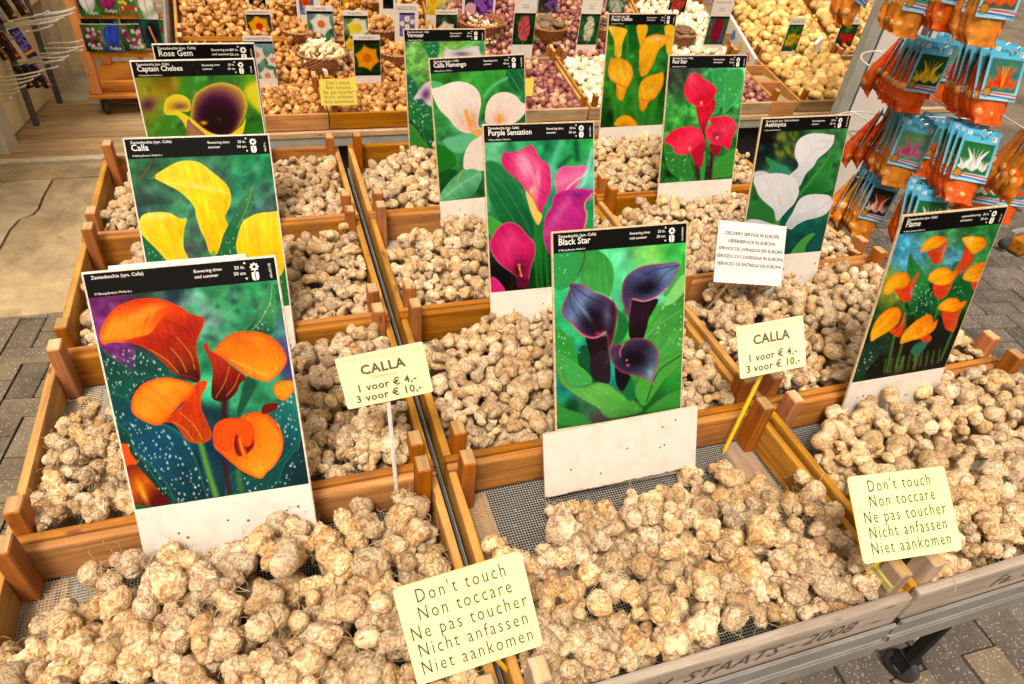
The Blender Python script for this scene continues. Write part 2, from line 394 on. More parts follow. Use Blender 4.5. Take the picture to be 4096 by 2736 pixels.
# ================================================================== GROUND
def paver_mat(name, c1, c2, c3):
    t = NT(name); v = t.coord((1, 1, 1)); n1 = t.noise(v, 12, 6, 0.7)
    col = t.ramp(n1, [(0.3, c2), (0.7, c1)])
    n0 = t.noise(v, 2.3, 5, .6, .4); col = t.mix(col, tuple(q * .38 for q in c2), t.ramp(n0, [(0.46, 0.0), (0.66, 0.75)]))
    vo = t('ShaderNodeTexVoronoi'); vo.inputs['Scale'].default_value = 165; t.lk(v, vo.inputs['Vector'])
    sep = t('ShaderNodeSeparateColor'); t.lk(vo.outputs['Color'], sep.inputs['Color'])
    mk = t('ShaderNodeMath', operation='MULTIPLY'); r1 = t.ramp(sep.outputs['Red'], [(0.80, 0.0), (0.84, 1.0)]); r2 = t.ramp(vo.outputs['Distance'], [(0.32, 1.0), (0.45, 0.0)])
    t.lk(r1, mk.inputs[0]); t.lk(r2, mk.inputs[1])
    peb = t.ramp(sep.outputs['Green'], [(0.0, c3), (0.5, (0.42, 0.36, 0.29)), (0.8, (0.30, 0.16, 0.08)), (1.0, (0.5, 0.45, 0.38))])
    col = t.mix(col, peb, mk.outputs[0])
    n3 = t.noise(v, 320, 3, 0.7); col = t.mix(col, (0.05, 0.045, 0.04), t.ramp(n3, [(0.5, 0.0), (0.75, 0.55)]))
    oi = t('ShaderNodeObjectInfo'); mr = t('ShaderNodeMapRange'); mr.inputs['To Min'].default_value = 0.8; mr.inputs['To Max'].default_value = 1.2
    t.lk(oi.outputs['Random'], mr.inputs['Value']); h = t('ShaderNodeHueSaturation'); t.lk(mr.outputs['Result'], h.inputs['Value']); t.lk(col, h.inputs['Color'])
    t.bump(n3, 0.001, 0.5)
    return t.done(h.outputs['Color'], 0.85, 0.3)
PAVER = paver_mat('concrete_paver', (0.185, 0.148, 0.098), (0.12, 0.094, 0.060), (0.32, 0.27, 0.2))
PAVERG = paver_mat('grey_paver', (0.128, 0.108, 0.090), (0.082, 0.068, 0.056), (0.31, 0.27, 0.23))
ASPH = paver_mat('worn_asphalt', (0.43, 0.32, 0.175), (0.27, 0.195, 0.105), (0.36, 0.3, 0.22))
CONC = paver_mat('old_concrete_slab', (0.62, 0.50, 0.32), (0.44, 0.345, 0.205), (0.42, 0.36, 0.28))
SAND = simple('joint_soil', (0.05, 0.045, 0.028), (0.028, 0.026, 0.02), 60, 0.95, 0.1)
g = MB(); g.box(-30, 30, -20, 40, -0.6, -0.012); tag(g.obj('ground', SAND), kind='structure')

pave = tag(new_obj('brick_paving', None), kind='structure')
PVMESH = {}
def pv_mesh(L, w):
    k = (L, w)
    if k not in PVMESH: PVMESH[k] = MB().rbox(0.0025, L - 0.0025, 0.0025, w - 0.0025, -0.05, 0, 0.004).mesh('paver', PAVERG if w > .105 else PAVER)
    return PVMESH[k]
def visible(x, y, z=0.0, m=40):
    u, v = pj([(x, y, z)])[0]; return -m < u < 4096 + m and -m < v < 2736 + m, u, v
bricks = []
def herring(w, x0, x1, y0, y1, ang, ox, oy):
    ca, sa = math.cos(ang), math.sin(ang)
    R_ = int(max(x1 - x0, y1 - y0) / w) + 12; cx, cy = (x0 + x1) / 2, (y0 + y1) / 2
    for i in range(-R_, R_):
        for j in range(-R_, R_):
            bx, by = (i + 2 * j) * w, (i - 2 * j) * w
            for (dx, dy, rot) in ((0, 0, 0), (0, 1, 1)):
                lx, ly = bx + dx * w + ox, by + dy * w + oy
                mx, my = (lx + w, ly + w / 2) if rot == 0 else (lx + w / 2, ly + w)
                X, Y = cx + mx * ca - my * sa, cy + mx * sa + my * ca
                if x0 < X < x1 and y0 < Y < y1: bricks.append((X, Y, ang + (math.pi / 2 if rot else 0), 2 * w, w))
herring(0.101, -2.3, -0.72, 0.9, 2.54, math.radians(-8), 0.02, 0.03)
herring(0.112, 1.18, 4.6, 0.45, 3.6, math.radians(-9), 0.0, 0.05)
# wide blocks in front on the right, running bond
for i in range(-3, 12):
    for j in range(-7, 3):
        X = 1.02 + i * 0.143 + 0.07; Y = 0.10 + j * 0.285 + (0.1425 if i % 2 else 0) + 0.142
        if Y < 0.55 and X < 2.9: bricks.append((X, Y, math.radians(90 - 2), 0.285, 0.143))
vis, hid = [], []
for b in bricks:
    ok, u, v = visible(b[0], b[1])
    if not ok: 
        hid.append(b); continue
    covered = (u > 500 and u < 2950) or (u < 700 and v < 1190)
    if 2950 <= u < 3280 and v < 2480: covered = True
    if 3280 <= u and 1700 < v < 2250: covered = True
    (hid if covered else vis).append(b)
vis.sort(key=lambda b: (b[0] - CAM[0]) ** 2 + (b[1] - CAM[1]) ** 2)
hid += vis[290:]; vis = vis[:290]
for (X, Y, a, L, w) in vis:
    c, s = math.cos(a), math.sin(a)
    new_obj('paver', pv_mesh(L, w), pave, (X - (L / 2 * c - w / 2 * s), Y - (L / 2 * s + w / 2 * c), random.uniform(-0.0016, 0.0012)), (random.uniform(-.006, .006), random.uniform(-.006, .006), a + random.uniform(-.012, .012)))
hb = MB()
for (X, Y, a, L, w) in hid:
    if not (-6 < X < 6): continue
    M = Matrix.Translation((X, Y, 0)) @ Matrix.Rotation(a, 4, 'Z'); hb.box(-L / 2 + .003, L / 2 - .003, -w / 2 + .003, w / 2 - .003, -0.05, 0, 0, M)
tag(hb.obj('more_pavers', PAVER, pave), kind='stuff')
m = MB(); m.box(4.6, 14, -2, 12, -.05, -.004); m.box(1.0, 4.6, 3.6, 12, -.05, -.004); m.box(-0.72, 1.18, 0.5, 3.9, -0.05, -0.006); m.box(-6, -2.3, -3, 2.44, -.05, -.006); m.box(-2.3, 1.02, -4, 0.9, -.05, -.0065); tag(m.obj('pavement_beyond', PAVER), kind='structure')

# asphalt strip with two cracks and a lighter slab (left, behind the bricks)
def slab(name, pts, z0, z1, mat, parent=None):
    bm = bmesh.new(); vs = [bm.verts.new((x, y, z1)) for x, y in pts]; f = bm.faces.new(vs)
    if f.normal.z < 0: f.normal_flip()
    r = bmesh.ops.extrude_face_region(bm, geom=[f]); 
    for e in r['geom']:
        if isinstance(e, bmesh.types.BMVert): e.co.z = z0
    bmesh.ops.recalc_face_normals(bm, faces=bm.faces[:])
    me = bpy.data.meshes.new(name); bm.to_mesh(me); bm.free(); me.materials.append(mat); return new_obj(name, me, parent)
def gp(u, v): p = onz(u, v, 0); return (p[0], p[1])
yard = tag(new_obj('asphalt_yard', None), kind='structure')
crack = [gp(208, 720), gp(170, 790), gp(150, 840), gp(128, 862), gp(75, 880), gp(35, 925), gp(0, 990), gp(-60, 1080), gp(-160, 1180)]
yj = gp(200, 722)[1]
jl = lambda x: yj + 0.015 * (x + 1.5)
off = [(x + 0.012, y - 0.004) for x, y in crack]
slab('asphalt_slab', [(-0.5, 2.452), (-3.2, 2.452)] + [off[-1]] + off[::-1][1:] + [(-0.5, jl(-.5) - .02)], -0.05, 0.004, ASPH, yard)
slab('concrete_slab', [(-5, crack[-1][1]), *crack[::-1], (-5, jl(-5) - .02)], -0.05, 0.006, CONC, yard)
slab('asphalt_slab', [(-5, jl(-5) + .012), (-0.5, jl(-.5) + .012), (-0.5, 3.93), (-5, 3.93)], -0.05, 0.005, ASPH, yard)
deck = tag(new_obj('plank_deck', None), kind='structure')
yd0, yd1 = 3.985, 4.86; npl = 10
for k in range(npl):
    a = yd0 + 0.03 + (yd1 - yd0) * k / npl; b = a + (yd1 - yd0) / npl - 0.006
    o = MB().rbox(-2.6, 0.5, a, b, -0.03, 0.012 + 0.002 * (k % 2), 0.003).obj('deck_plank', wood('deck_wood_%d' % k, 0, (0.26, 0.165, 0.075), (0.42, 0.28, 0.14), (0.50, 0.35, 0.18), 0.35, 0.7, 0.8) if k < 3 else DECKM[k % 3], deck)
    if k < 3: DECKM = (DECKM if k else []) + [o.data.materials[0]]
MB().rbox(-2.4, 0.5, 3.955, 4.005, -0.03, 0.018, 0.003).obj('threshold_strip', simple('pale_threshold', (0.56, 0.47, 0.33), (0.44, 0.36, 0.25), 30, 0.7), deck)
m = MB(); m.box(-6, 0.5, 4.87, 12, -0.05, 0.006); tag(m.obj('concrete_floor', simple('dusty_concrete', (0.52, 0.44, 0.32), (0.38, 0.31, 0.21), 9, 0.85, 0.2)), kind='structure')
# dry leaves and litter on the ground
lit = MB(); rr = np.random.RandomState(5)
for _ in range(90):
    if rr.rand() < .6: x, y = rr.uniform(-2.1, -0.9), rr.uniform(1.6, 4.6)
    else: x, y = rr.uniform(1.5, 3.8), rr.uniform(0, 3)
    a = rr.rand() * 6.28; l = rr.uniform(.004, .014); w = l * .35; c, s = math.cos(a), math.sin(a)
    lit.add([(x - l * c, y - l * s, .016), (x + w * s, y - w * c, .019), (x + l * c, y + l * s, .017), (x - w * s, y + w * c, .0185)], [(0, 1, 2, 3)])
tag(lit.obj('dry_litter', simple('dead_leaf', (0.36, 0.20, 0.07), (0.22, 0.12, 0.04), 80, 0.8)), 'scatter of small dry leaf bits on the paving and deck', 'litter', kind='stuff')

# ================================================================== TRAYS
PT = 0.4948; ZM = 0.8575   # row pitch, height of the wire floor
BT = 0.018; HB = 0.086; HP = 0.1425
def build_tray(Wd, D, name, label, posts=True, front=None, weather=False, hb=HB):
    """interior measures: posts at x 0..Wd, y 0..D ; boards outside of them"""
    t = thing(name, label, 'tray')
    B = lambda *a: MB().rbox(*a, 0.005, 0, None, 2)
    o = B(-BT, Wd + BT, -BT, 0, -0.002, hb + 0.002).obj('front_board', GREYW if weather else WOOD[0], t)
    B(-BT, Wd + BT, D, D + BT, -0.002, hb).obj('back_board', WOOD[0], t)
    for x0 in (-BT, Wd): B(x0 + .0005, x0 + BT - .0005, .0005, D - .0005, -0.002, hb - 0.004).obj('side_board', WOOD[1], t)
    if posts:
        for px in (0.0005, Wd - 0.0277):
            for py in (0.0005, D - 0.0405):
                mat = [GREYZ if (weather and py < .1) else WOOD[2], ENDG]
                p = MB().rbox(px, px + 0.0272, py, py + 0.040, 0.001, HP, 0.0025)
                ob = p.obj('corner_post', mat, t)
                for f in ob.data.polygons:
                    if f.normal.z > 0.9: f.material_index = 1
    w = MB(); nx, ny = int(Wd / 0.0056), int(D / 0.0056); r = 0.0007
    def wire(p, q, ax):
        n = 1; a = np.array(p); b = np.array(q); s1 = np.array([0, r, 0]) if ax == 0 else np.array([r, 0, 0]); s2 = np.array([0, 0, r])
        V = [a + s1, a + s2, a - s1, a - s2, b + s1, b + s2, b - s1, b - s2]
        w.add(V, [(0, 1, 5, 4), (1, 2, 6, 5), (2, 3, 7, 6), (3, 0, 4, 7)])
    for i in range(1, nx): wire((i * Wd / nx, 0, -.0006), (i * Wd / nx, D, -.0006), 1)
    for j in range(1, ny): wire((0, j * D / ny, 0.0004), (Wd, j * D / ny, 0.0004), 0)
    tag(w.obj('wire_mesh', WIRE, t), kind='stuff')
    for x0 in (0.004, Wd - 0.064): MB().rbox(x0, x0 + .06, .001, D - .001, -0.016, -0.0035, .002).obj('base_slat', WOOD[1], t)
    return t
SIGNNAME = [['orange-flowered calla', 'yellow calla', 'yellow-and-purple calla', 'rose gem calla'],
            ['black-purple calla', 'magenta calla', 'blush-white calla', 'white-and-violet calla'],
            ['orange-flame calla', 'white arum calla', 'red calla', 'peach-orange calla']]
COLX = [-0.7560, 0.0, 0.7536]; COLY = [-0.0057, 0.0, -0.0004]; COLR = [0.0033, -0.0028, -0.0005]
POSW = ['left', 'middle', 'right']; ROWW = ['front', 'second', 'third', 'rear']
proto_f = build_tray(0.70, 0.4564, 'wooden_tray', '', weather=True)
proto_t = build_tray(0.70, 0.4564, 'wooden_tray', '')
TR = {}
for c in range(3):
    for r in range(4):
        src = proto_f if r == 0 else proto_t
        o = src if (c == 0 and r <= 1) else copy_tree(src)
        th = COLR[c]; o.location = (COLX[c] - math.sin(th) * r * PT, COLY[c] + r * PT, ZM); o.rotation_euler = (0, 0, th)
        tag(o, '%s wooden mesh-bottomed tray of the %s row, holding the %s picture board' % (ROWW[r], POSW[c], SIGNNAME[c][r]), 'tray', 'wooden trays of calla tubers')
        TR[c, r] = o
        # light wear: posts and boards slightly out of true
        for ch in o.children:
            if ch.name.startswith('corner_post'): ch.rotation_euler = (random.uniform(-.012, .012), random.uniform(-.012, .012), 0)
# painted lettering on the two front boards
def lettering(txt, size, x, z, parent, mat, **k):
    V, F = text_geo(txt, size, **k); m = MB()
    m.add(np.stack([V[:, 0] + x, np.full(len(V), -BT - 0.0006), V[:, 1] + z], 1), F)
    return m.obj('painted_lettering', mat, parent)
STAMP = simple('black_stencil_paint', (0.045, 0.04, 0.035), (0.12, 0.10, 0.085), 180, 0.7)
lettering('Fa. W. STAATS - 2008', 0.052, 0.10, 0.026, TR[1, 0], STAMP, shear=0.25, spacing=1.05, bold=0.008)
lettering('Fa. W. STAATS - 2008', 0.052, 0.185, 0.026, TR[2, 0], STAMP, shear=0.25, spacing=1.05, bold=0.008)
lettering('Fa. W. STAATS - 2008', 0.052, 0.10, 0.026, TR[0, 0], STAMP, shear=0.25, spacing=1.05, bold=0.008)
# metal staples at the tray corners (thin wire)
for (c, r) in TR:
    for px in (0.006, 0.694 - .01):
        for z in (0.02, 0.045, 0.07):
            pass

# ================================================================== TROLLEYS under the trays
UNDERBLACK = simple('under_tray_black', (0.018, 0.016, 0.014), (0.01, 0.009, 0.008), 9, .9, .1)  # black for legs, casters and the sheet that stands in for shade
def build_trolley():
    t = thing('steel_trolley', 'x', 'trolley')
    x0, x1, y0, y1 = -0.022, 0.722, -0.024, 1.975
    # front rail: upright lip over a deeper beam
    MB().rbox(x0 + .002, x1 - .002, y0, y0 + .004, -0.045, 0.006, .001).rbox(x0 + .002, x1 - .002, y0 - .0035, y0 + .0005, -.004, .006, .001).obj('front_lip', STEEL, t)
    MB().rbox(x0 + .001, x1 - .001, y0 - .003, y0 + .035, -0.108, -0.047, .006).rbox(x0 + .001, x1 - .001, y0 - .0055, y0 - .0025, -0.062, -0.050, .001).obj('front_beam', STEEL, t)
    MB().rbox(x0, x1, y1 - .035, y1, -0.108, -0.010, .004).obj('back_beam', STEEL, t)
    for sx, xx in ((0, x0), (1, x1 - .03)): MB().rbox(xx, xx + .03, y0 + .036, y1 - .036, -0.108, -0.020, .003).obj('side_beam', DARKSTEEL, t)
    for k in range(5): MB().rbox(x0 + .031, x1 - .031, .2 + .4 * k, .24 + .4 * k, -.06, -.03, .003).obj('cross_bar', DARKSTEEL, t)
    for px in (x0 + .03, x1 - .165):
        for py in (y0 + .12, y1 - .16):
            MB().rbox(px, px + .03, py, py + .03, -0.74, -0.109, .003).obj('leg', UNDERBLACK, t)
            cs = new_obj('caster', MB().rbox(px - .005, px + .005, py - .005, py + .045, -.80, -.742, .001).rbox(px + .035, px + .045, py - .005, py + .045, -.80, -.742, .001).rbox(px - .005, px + .045, py - .005, py + .045, -.748, -.740, .001).mesh('caster', UNDERBLACK), t)
            prof = [(0.0, -.014), (.042, -.014), (.050, -.010), (.052, 0), (.050, .010), (.042, .014), (0, .014)]
            wh = MB().lathe(prof, 24).obj('wheel', RUBBER, cs, (px + .02, py + .02, -.8575 + .0525), (0, math.pi / 2, 0.3), True)
            MB().lathe([(0, -.016), (.016, -.016), (.016, .016), (0, .016)], 12).obj('hub', STEEL, cs, (px + .02, py + .02, -.8575 + .0525), (0, math.pi / 2, 0.3), False)
    MB().rbox(x0 + .035, x1 - .035, .09, 1.9, -.30, -.285, .002).obj('shade_sheet', UNDERBLACK, t)  # added black sheet: paints in the shade seen through the wire floors
    return t
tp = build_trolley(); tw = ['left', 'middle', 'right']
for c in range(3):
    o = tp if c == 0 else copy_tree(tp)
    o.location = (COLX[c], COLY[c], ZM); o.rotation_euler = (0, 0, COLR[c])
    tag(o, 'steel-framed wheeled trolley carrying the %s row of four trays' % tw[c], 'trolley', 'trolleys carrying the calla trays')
# dark steel strips standing between the rows of trays
for k, (xa, lab) in enumerate(((-0.030, 'left and middle'), (0.7265, 'middle and right'))):
    o = MB().rbox(-.0022, .0022, 0.0, 1.80, -0.03, 0.052, .0008, 0).rbox(.0025, .0050, 0.0, 1.80, .042, .052, .0006, 1).obj('divider_strip', [DARKSTEEL, STEEL], None, (xa, 0.02, ZM), (0, 0, 0))
    tag(o, 'thin dark steel strip standing in the gap between the %s tray rows' % lab, 'metal strip', 'steel strips between the tray rows')
# chip of grey wood lying under the right front rail
cw = MB().rbox(0, .075, 0, .03, 0, .008, .002).obj('wood_chip', GREYW, None, (*onz(3640, 2560, 0)[:2], 0.002), (0, 0, -.35))
tag(cw, 'small grey wood offcut lying on the paving beside the trolley wheel', 'wood chip')
# ================================================================== PICTURE BOARDS
TS = 0.59957
def TL(ox, oy): return lambda X, Y: ((X - ox) / TS, (Y - oy) / TS)
def rot_sign(psi, tau, rho):
    return Matrix.Rotation(psi, 3, 'Z') @ Matrix(((1, 0, 0), (0, math.cos(tau), math.sin(tau)), (0, -math.sin(tau), math.cos(tau)))) @ Matrix.Rotation(rho, 3, 'Y')
def sign_frame(q):
    b = np.array(q[:3]) + (0, 0, 1); R = rot_sign(*q[3:6]); A = np.array(R)
    return b, A[:, 0], A[:, 1], A[:, 2], R.to_euler()
SPECK = (205, 225, 225)

def art_orange(a):
    a.blobs([(700, 600, 90, (125, 50, 120)), (640, 900, 90, (120, 45, 125)), (830, 900, 90, (110, 45, 110)), (1000, 470, 60, (70, 110, 80)), (1180, 470, 50, (40, 50, 75)), (1400, 470, 90, (60, 165, 110)),
             (1300, 560, 60, (150, 140, 170)), (1500, 560, 60, (80, 190, 120)), (1440, 660, 70, (165, 150, 190)), (1560, 480, 40, (40, 40, 70)), (1650, 470, 90, (55, 160, 100)), (1850, 430, 60, (40, 120, 70)),
             (1400, 800, 90, (45, 150, 100)), (1560, 640, 80, (55, 160, 105)), (1850, 600, 80, (60, 130, 100)), (1900, 750, 60, (85, 85, 150)), (1950, 950, 60, (70, 60, 120)), (1750, 1150, 90, (55, 170, 110)), (1390, 1000, 60, (60, 190, 130)),
             (750, 1300, 150, (20, 60, 60)), (1000, 1000, 120, (25, 65, 60)), (1100, 1500, 150, (20, 55, 75)), (1300, 1700, 160, (22, 60, 80)), (1650, 1200, 60, (60, 160, 120)), (1900, 1250, 80, (30, 90, 90)), (1900, 1700, 150, (20, 60, 65)), (1500, 1800, 120, (30, 60, 60))])
    a.wob(0.10, 160); a.wob(0.07, 60)
    for k in range(70):
        x, y = a.r.uniform(1150, 1880), a.r.uniform(400, 760); a.glow(x, y, a.r.uniform(15, 50), a.r.uniform(12, 35), [(70, 185, 110), (35, 60, 60), (90, 200, 150), (40, 130, 80)][k % 4], .55, a.r.rand() * 3)
    for k in range(60):
        x, y = a.r.uniform(600, 900), a.r.uniform(520, 950); a.glow(x, y, 25, 18, [(150, 65, 150), (85, 25, 85), (165, 90, 160)][k % 3], .5, a.r.rand() * 3)
    LG = (95, 175, 90)
    a.poly([(640, 790), (720, 860), (800, 920), (880, 975), (900, 1060), (850, 1150), (720, 1130), (690, 950)], (18, 62, 55), (640, 800, 900, 1150, (30, 90, 75)), (LG, 6, .5))
    a.poly([(905, 815), (900, 900), (870, 1040), (850, 1160), (960, 1030), (1180, 1010), (1060, 930), (960, 850)], (20, 70, 62), (900, 820, 1050, 1150, (25, 85, 80)), (LG, 6, .4))
    a.dots([(700, 880), (900, 830), (1100, 980), (900, 1140), (720, 1100)], 130, 7, SPECK)
    a.poly([(720, 1138), (830, 1145), (930, 1220), (1000, 1300), (1150, 1350), (1250, 1450), (1320, 1600), (1380, 1800), (1420, 1850), (1200, 1860), (1100, 1720), (1000, 1600), (880, 1490), (800, 1430), (770, 1300)], (20, 70, 72), (720, 1150, 1300, 1850, (28, 80, 110), (20, 55, 60)), (LG, 7, .7))
    a.poly([(760, 1310), (860, 1390), (900, 1500), (980, 1600), (1060, 1720), (1160, 1850), (1000, 1880), (880, 1700), (800, 1480)], (22, 75, 70), (760, 1300, 1100, 1850, (18, 50, 55)), (LG, 6, .8))
    a.dots([(740, 1160), (1000, 1320), (1250, 1460), (1400, 1800), (1150, 1860), (900, 1560)], 230, 8, SPECK)
    a.poly([(1815, 372), (1836, 470), (1840, 600), (1825, 680), (1838, 700), (1800, 738), (1700, 712), (1640, 705), (1690, 620), (1755, 480)], (50, 130, 85), (1815, 380, 1700, 720, (70, 150, 95), (25, 80, 55)), (LG, 6, .7))
    a.dots([(1800, 520), (1830, 640), (1780, 720), (1700, 690)], 30, 6, SPECK)
    a.line([(1815, 390), (1800, 520), (1735, 640), (1680, 700)], 4, (120, 190, 120))
    a.poly([(1640, 1010), (1720, 1050), (1690, 1130), (1650, 1200), (1600, 1290), (1570, 1280), (1600, 1150)], (30, 85, 65), rim=(LG, 6, .7))
    a.poly([(1955, 1100), (1900, 1180), (1800, 1250), (1700, 1290), (1800, 1400), (1900, 1500), (2000, 1480), (1990, 1200)], (40, 130, 120), (1955, 1100, 1900, 1500, (25, 70, 85)), (LG, 5, .5))
    a.dots([(1850, 1200), (1950, 1150), (1980, 1450), (1850, 1400)], 40, 7, SPECK)
    a.poly([(2000, 1420), (1970, 1500), (1900, 1600), (1850, 1720), (1760, 1780), (1600, 1790), (1500, 1800), (1560, 1640), (1700, 1690), (1880, 1560)], (24, 75, 75), rim=(LG, 6, .5))
    a.dots([(1580, 1680), (1850, 1700), (2000, 1500), (2020, 1680), (1600, 1790)], 110, 7, SPECK)
    for (x0, y0, x1, y1, w, c) in ((1340, 1460, 1440, 1800, 26, (90, 150, 70)), (1590, 1640, 1610, 1760, 26, (60, 110, 60)), (1500, 1560, 1530, 1780, 22, (60, 35, 45)), (1500, 1180, 1500, 1320, 36, (55, 30, 45))): a.line([(x0, y0), ((x0 + x1) / 2 - 5, (y0 + y1) / 2), (x1, y1)], w, c)
    Rd, Og, Yl = (225, 55, 20), (238, 120, 22), (250, 170, 40)
    a.poly([(1290, 985), (1330, 1040), (1300, 1050), (1230, 1020), (1180, 990)], (60, 20, 35))
    a.poly([(665, 745), (685, 660), (760, 560), (860, 508), (980, 488), (1100, 503), (1200, 545), (1265, 592), (1300, 640), (1060, 740), (900, 780), (740, 785), (692, 800)], (228, 62, 22), (900, 500, 820, 790, (240, 115, 25), (250, 160, 40)), ((235, 45, 25), 22, .8), hi=[(950, 590, 190, 40, (255, 190, 60), .6, -.45), (800, 700, 110, 45, (252, 150, 35), .7, -.5)])
    for k in range(9): a.line([(760 + 30 * k, 770 - 6 * k), (850 + 25 * k, 690 - 16 * k), (960 + 22 * k, 600 - 9 * k)], 3, (255, 200, 70) if k % 2 else (225, 90, 20), .5)
    a.poly([(820, 775), (900, 752), (1000, 722), (1055, 650), (1110, 592), (1200, 576), (1290, 597), (1360, 622), (1352, 680), (1316, 770), (1312, 850), (1332, 940), (1335, 1035), (1270, 1020), (1170, 992), (1085, 915), (1000, 842), (900, 795)], (205, 58, 18), (1150, 600, 1290, 1030, (178, 42, 15), (150, 45, 20), (60, 22, 22)), ((225, 75, 20), 10, .5), hi=[(1250, 700, 60, 80, (160, 35, 30), .6)])
    for P in ([(1000, 830), (1110, 900), (1190, 985)], [(1140, 820), (1200, 890), (1245, 980)], [(1180, 750), (1270, 860), (1300, 960)]): a.line(P, 4, (225, 165, 45), .8)
    for P in ([(1080, 720), (1200, 780), (1290, 920)], [(1120, 640), (1240, 700), (1310, 800)]): a.line(P, 5, (130, 25, 15), .6)
    a.poly([(1358, 812), (1385, 788), (1402, 835), (1480, 885), (1560, 950), (1640, 1015), (1600, 1060), (1575, 1120), (1500, 1178), (1420, 1160), (1410, 1080), (1418, 980), (1400, 900)], (190, 55, 20), (1400, 800, 1480, 1175, (150, 38, 15), (70, 18, 20)), hi=[(1440, 1150, 60, 60, (60, 15, 35), .7)])
    for P in ([(1530, 940), (1500, 1050), (1440, 1150)], [(1600, 990), (1560, 1080), (1510, 1140)]): a.line(P, 4, (235, 160, 40), .7)
    a.poly([(1440, 820), (1475, 780), (1540, 728), (1640, 708), (1760, 724), (1850, 780), (1900, 850), (1912, 910), (1872, 980), (1792, 1046), (1720, 1030), (1640, 1000), (1560, 940), (1480, 882), (1425, 850)], Og, (1640, 710, 1700, 1040, (240, 125, 25), (250, 165, 45)), ((228, 55, 40), 16, .75), hi=[(1600, 780, 80, 40, (228, 95, 20), .5)])
    a.line([(1540, 900), (1680, 960), (1790, 1010)], 7, (255, 200, 80), .6)
    a.poly([(1290, 1075), (1340, 1040), (1382, 1045), (1375, 1085), (1345, 1140), (1345, 1220), (1380, 1310), (1412, 1390), (1390, 1442), (1310, 1457), (1240, 1430), (1200, 1370), (1150, 1322), (1095, 1314), (1150, 1262), (1230, 1180)], (222, 70, 22), (1330, 1060, 1300, 1450, (195, 55, 18), (175, 70, 20)), ((230, 85, 25), 9, .5))
    for P in ([(1150, 1310), (1230, 1360), (1290, 1440)], [(1200, 1250), (1290, 1330), (1350, 1430)]): a.line(P, 4, (235, 165, 50), .7)
    a.poly([(875, 1212), (888, 1140), (940, 1070), (1020, 1030), (1120, 1018), (1230, 1040), (1292, 1075), (1270, 1140), (1200, 1200), (1140, 1270), (1100, 1312), (1050, 1337), (960, 1310), (892, 1262)], (240, 130, 30), (900, 1100, 1150, 1300, (245, 150, 35), (240, 110, 22)), ((232, 62, 30), 15, .8), hi=[(1150, 1080, 90, 40, (245, 160, 40), .6)])
    a.poly([(1420, 1400), (1438, 1330), (1500, 1292), (1570, 1298), (1640, 1262), (1700, 1248), (1780, 1262), (1852, 1330), (1886, 1420), (1880, 1520), (1830, 1605), (1780, 1650), (1740, 1692), (1650, 1662), (1560, 1600), (1480, 1530), (1430, 1480)], (236, 98, 18), (1500, 1300, 1780, 1640, (240, 110, 22), (250, 165, 45)), ((225, 50, 22), 14, .7), hi=[(1760, 1400, 60, 110, (245, 140, 30), .6)])
    a.poly([(1570, 1400), (1600, 1360), (1660, 1370), (1690, 1420), (1690, 1480), (1640, 1530), (1590, 1540), (1562, 1480)], (120, 20, 12), soft=14)
    a.poly([(1500, 1292), (1600, 1292), (1670, 1320), (1695, 1380), (1680, 1460), (1640, 1480), (1600, 1420), (1560, 1400), (1540, 1500), (1480, 1500), (1430, 1440), (1450, 1340)], (232, 82, 18), rim=((190, 40, 15), 8, .7))
    a.line([(1602, 1425), (1612, 1480), (1636, 1545)], 24, (225, 95, 20)); a.line([(1600, 1425), (1610, 1480), (1632, 1545)], 10, (245, 140, 40), .8)
    a.poly([(1822, 1082), (1862, 1044), (1956, 1041), (1960, 1105), (1900, 1172), (1842, 1142)], (246, 150, 35), rim=((225, 60, 20), 9, .8))
    a.poly([(1760, 1200), (1850, 1190), (1830, 1240), (1750, 1260)], (110, 30, 20))
    a.poly([(795, 1458), (852, 1460), (870, 1520), (920, 1590), (850, 1625), (820, 1600)], (235, 85, 20), smooth=False)
    a.poly([(825, 1640), (900, 1600), (1000, 1700), (1070, 1780), (1130, 1850), (1000, 1875), (900, 1890), (860, 1800)], (140, 45, 22), (850, 1650, 1000, 1850, (210, 100, 25), (90, 25, 30)), hi=[(950, 1780, 20, 90, (250, 180, 50), .8, -.4)])
    a.poly([(880, 1870), (990, 1880), (900, 1905)], (30, 100, 55)); a.wob(.03, 12)

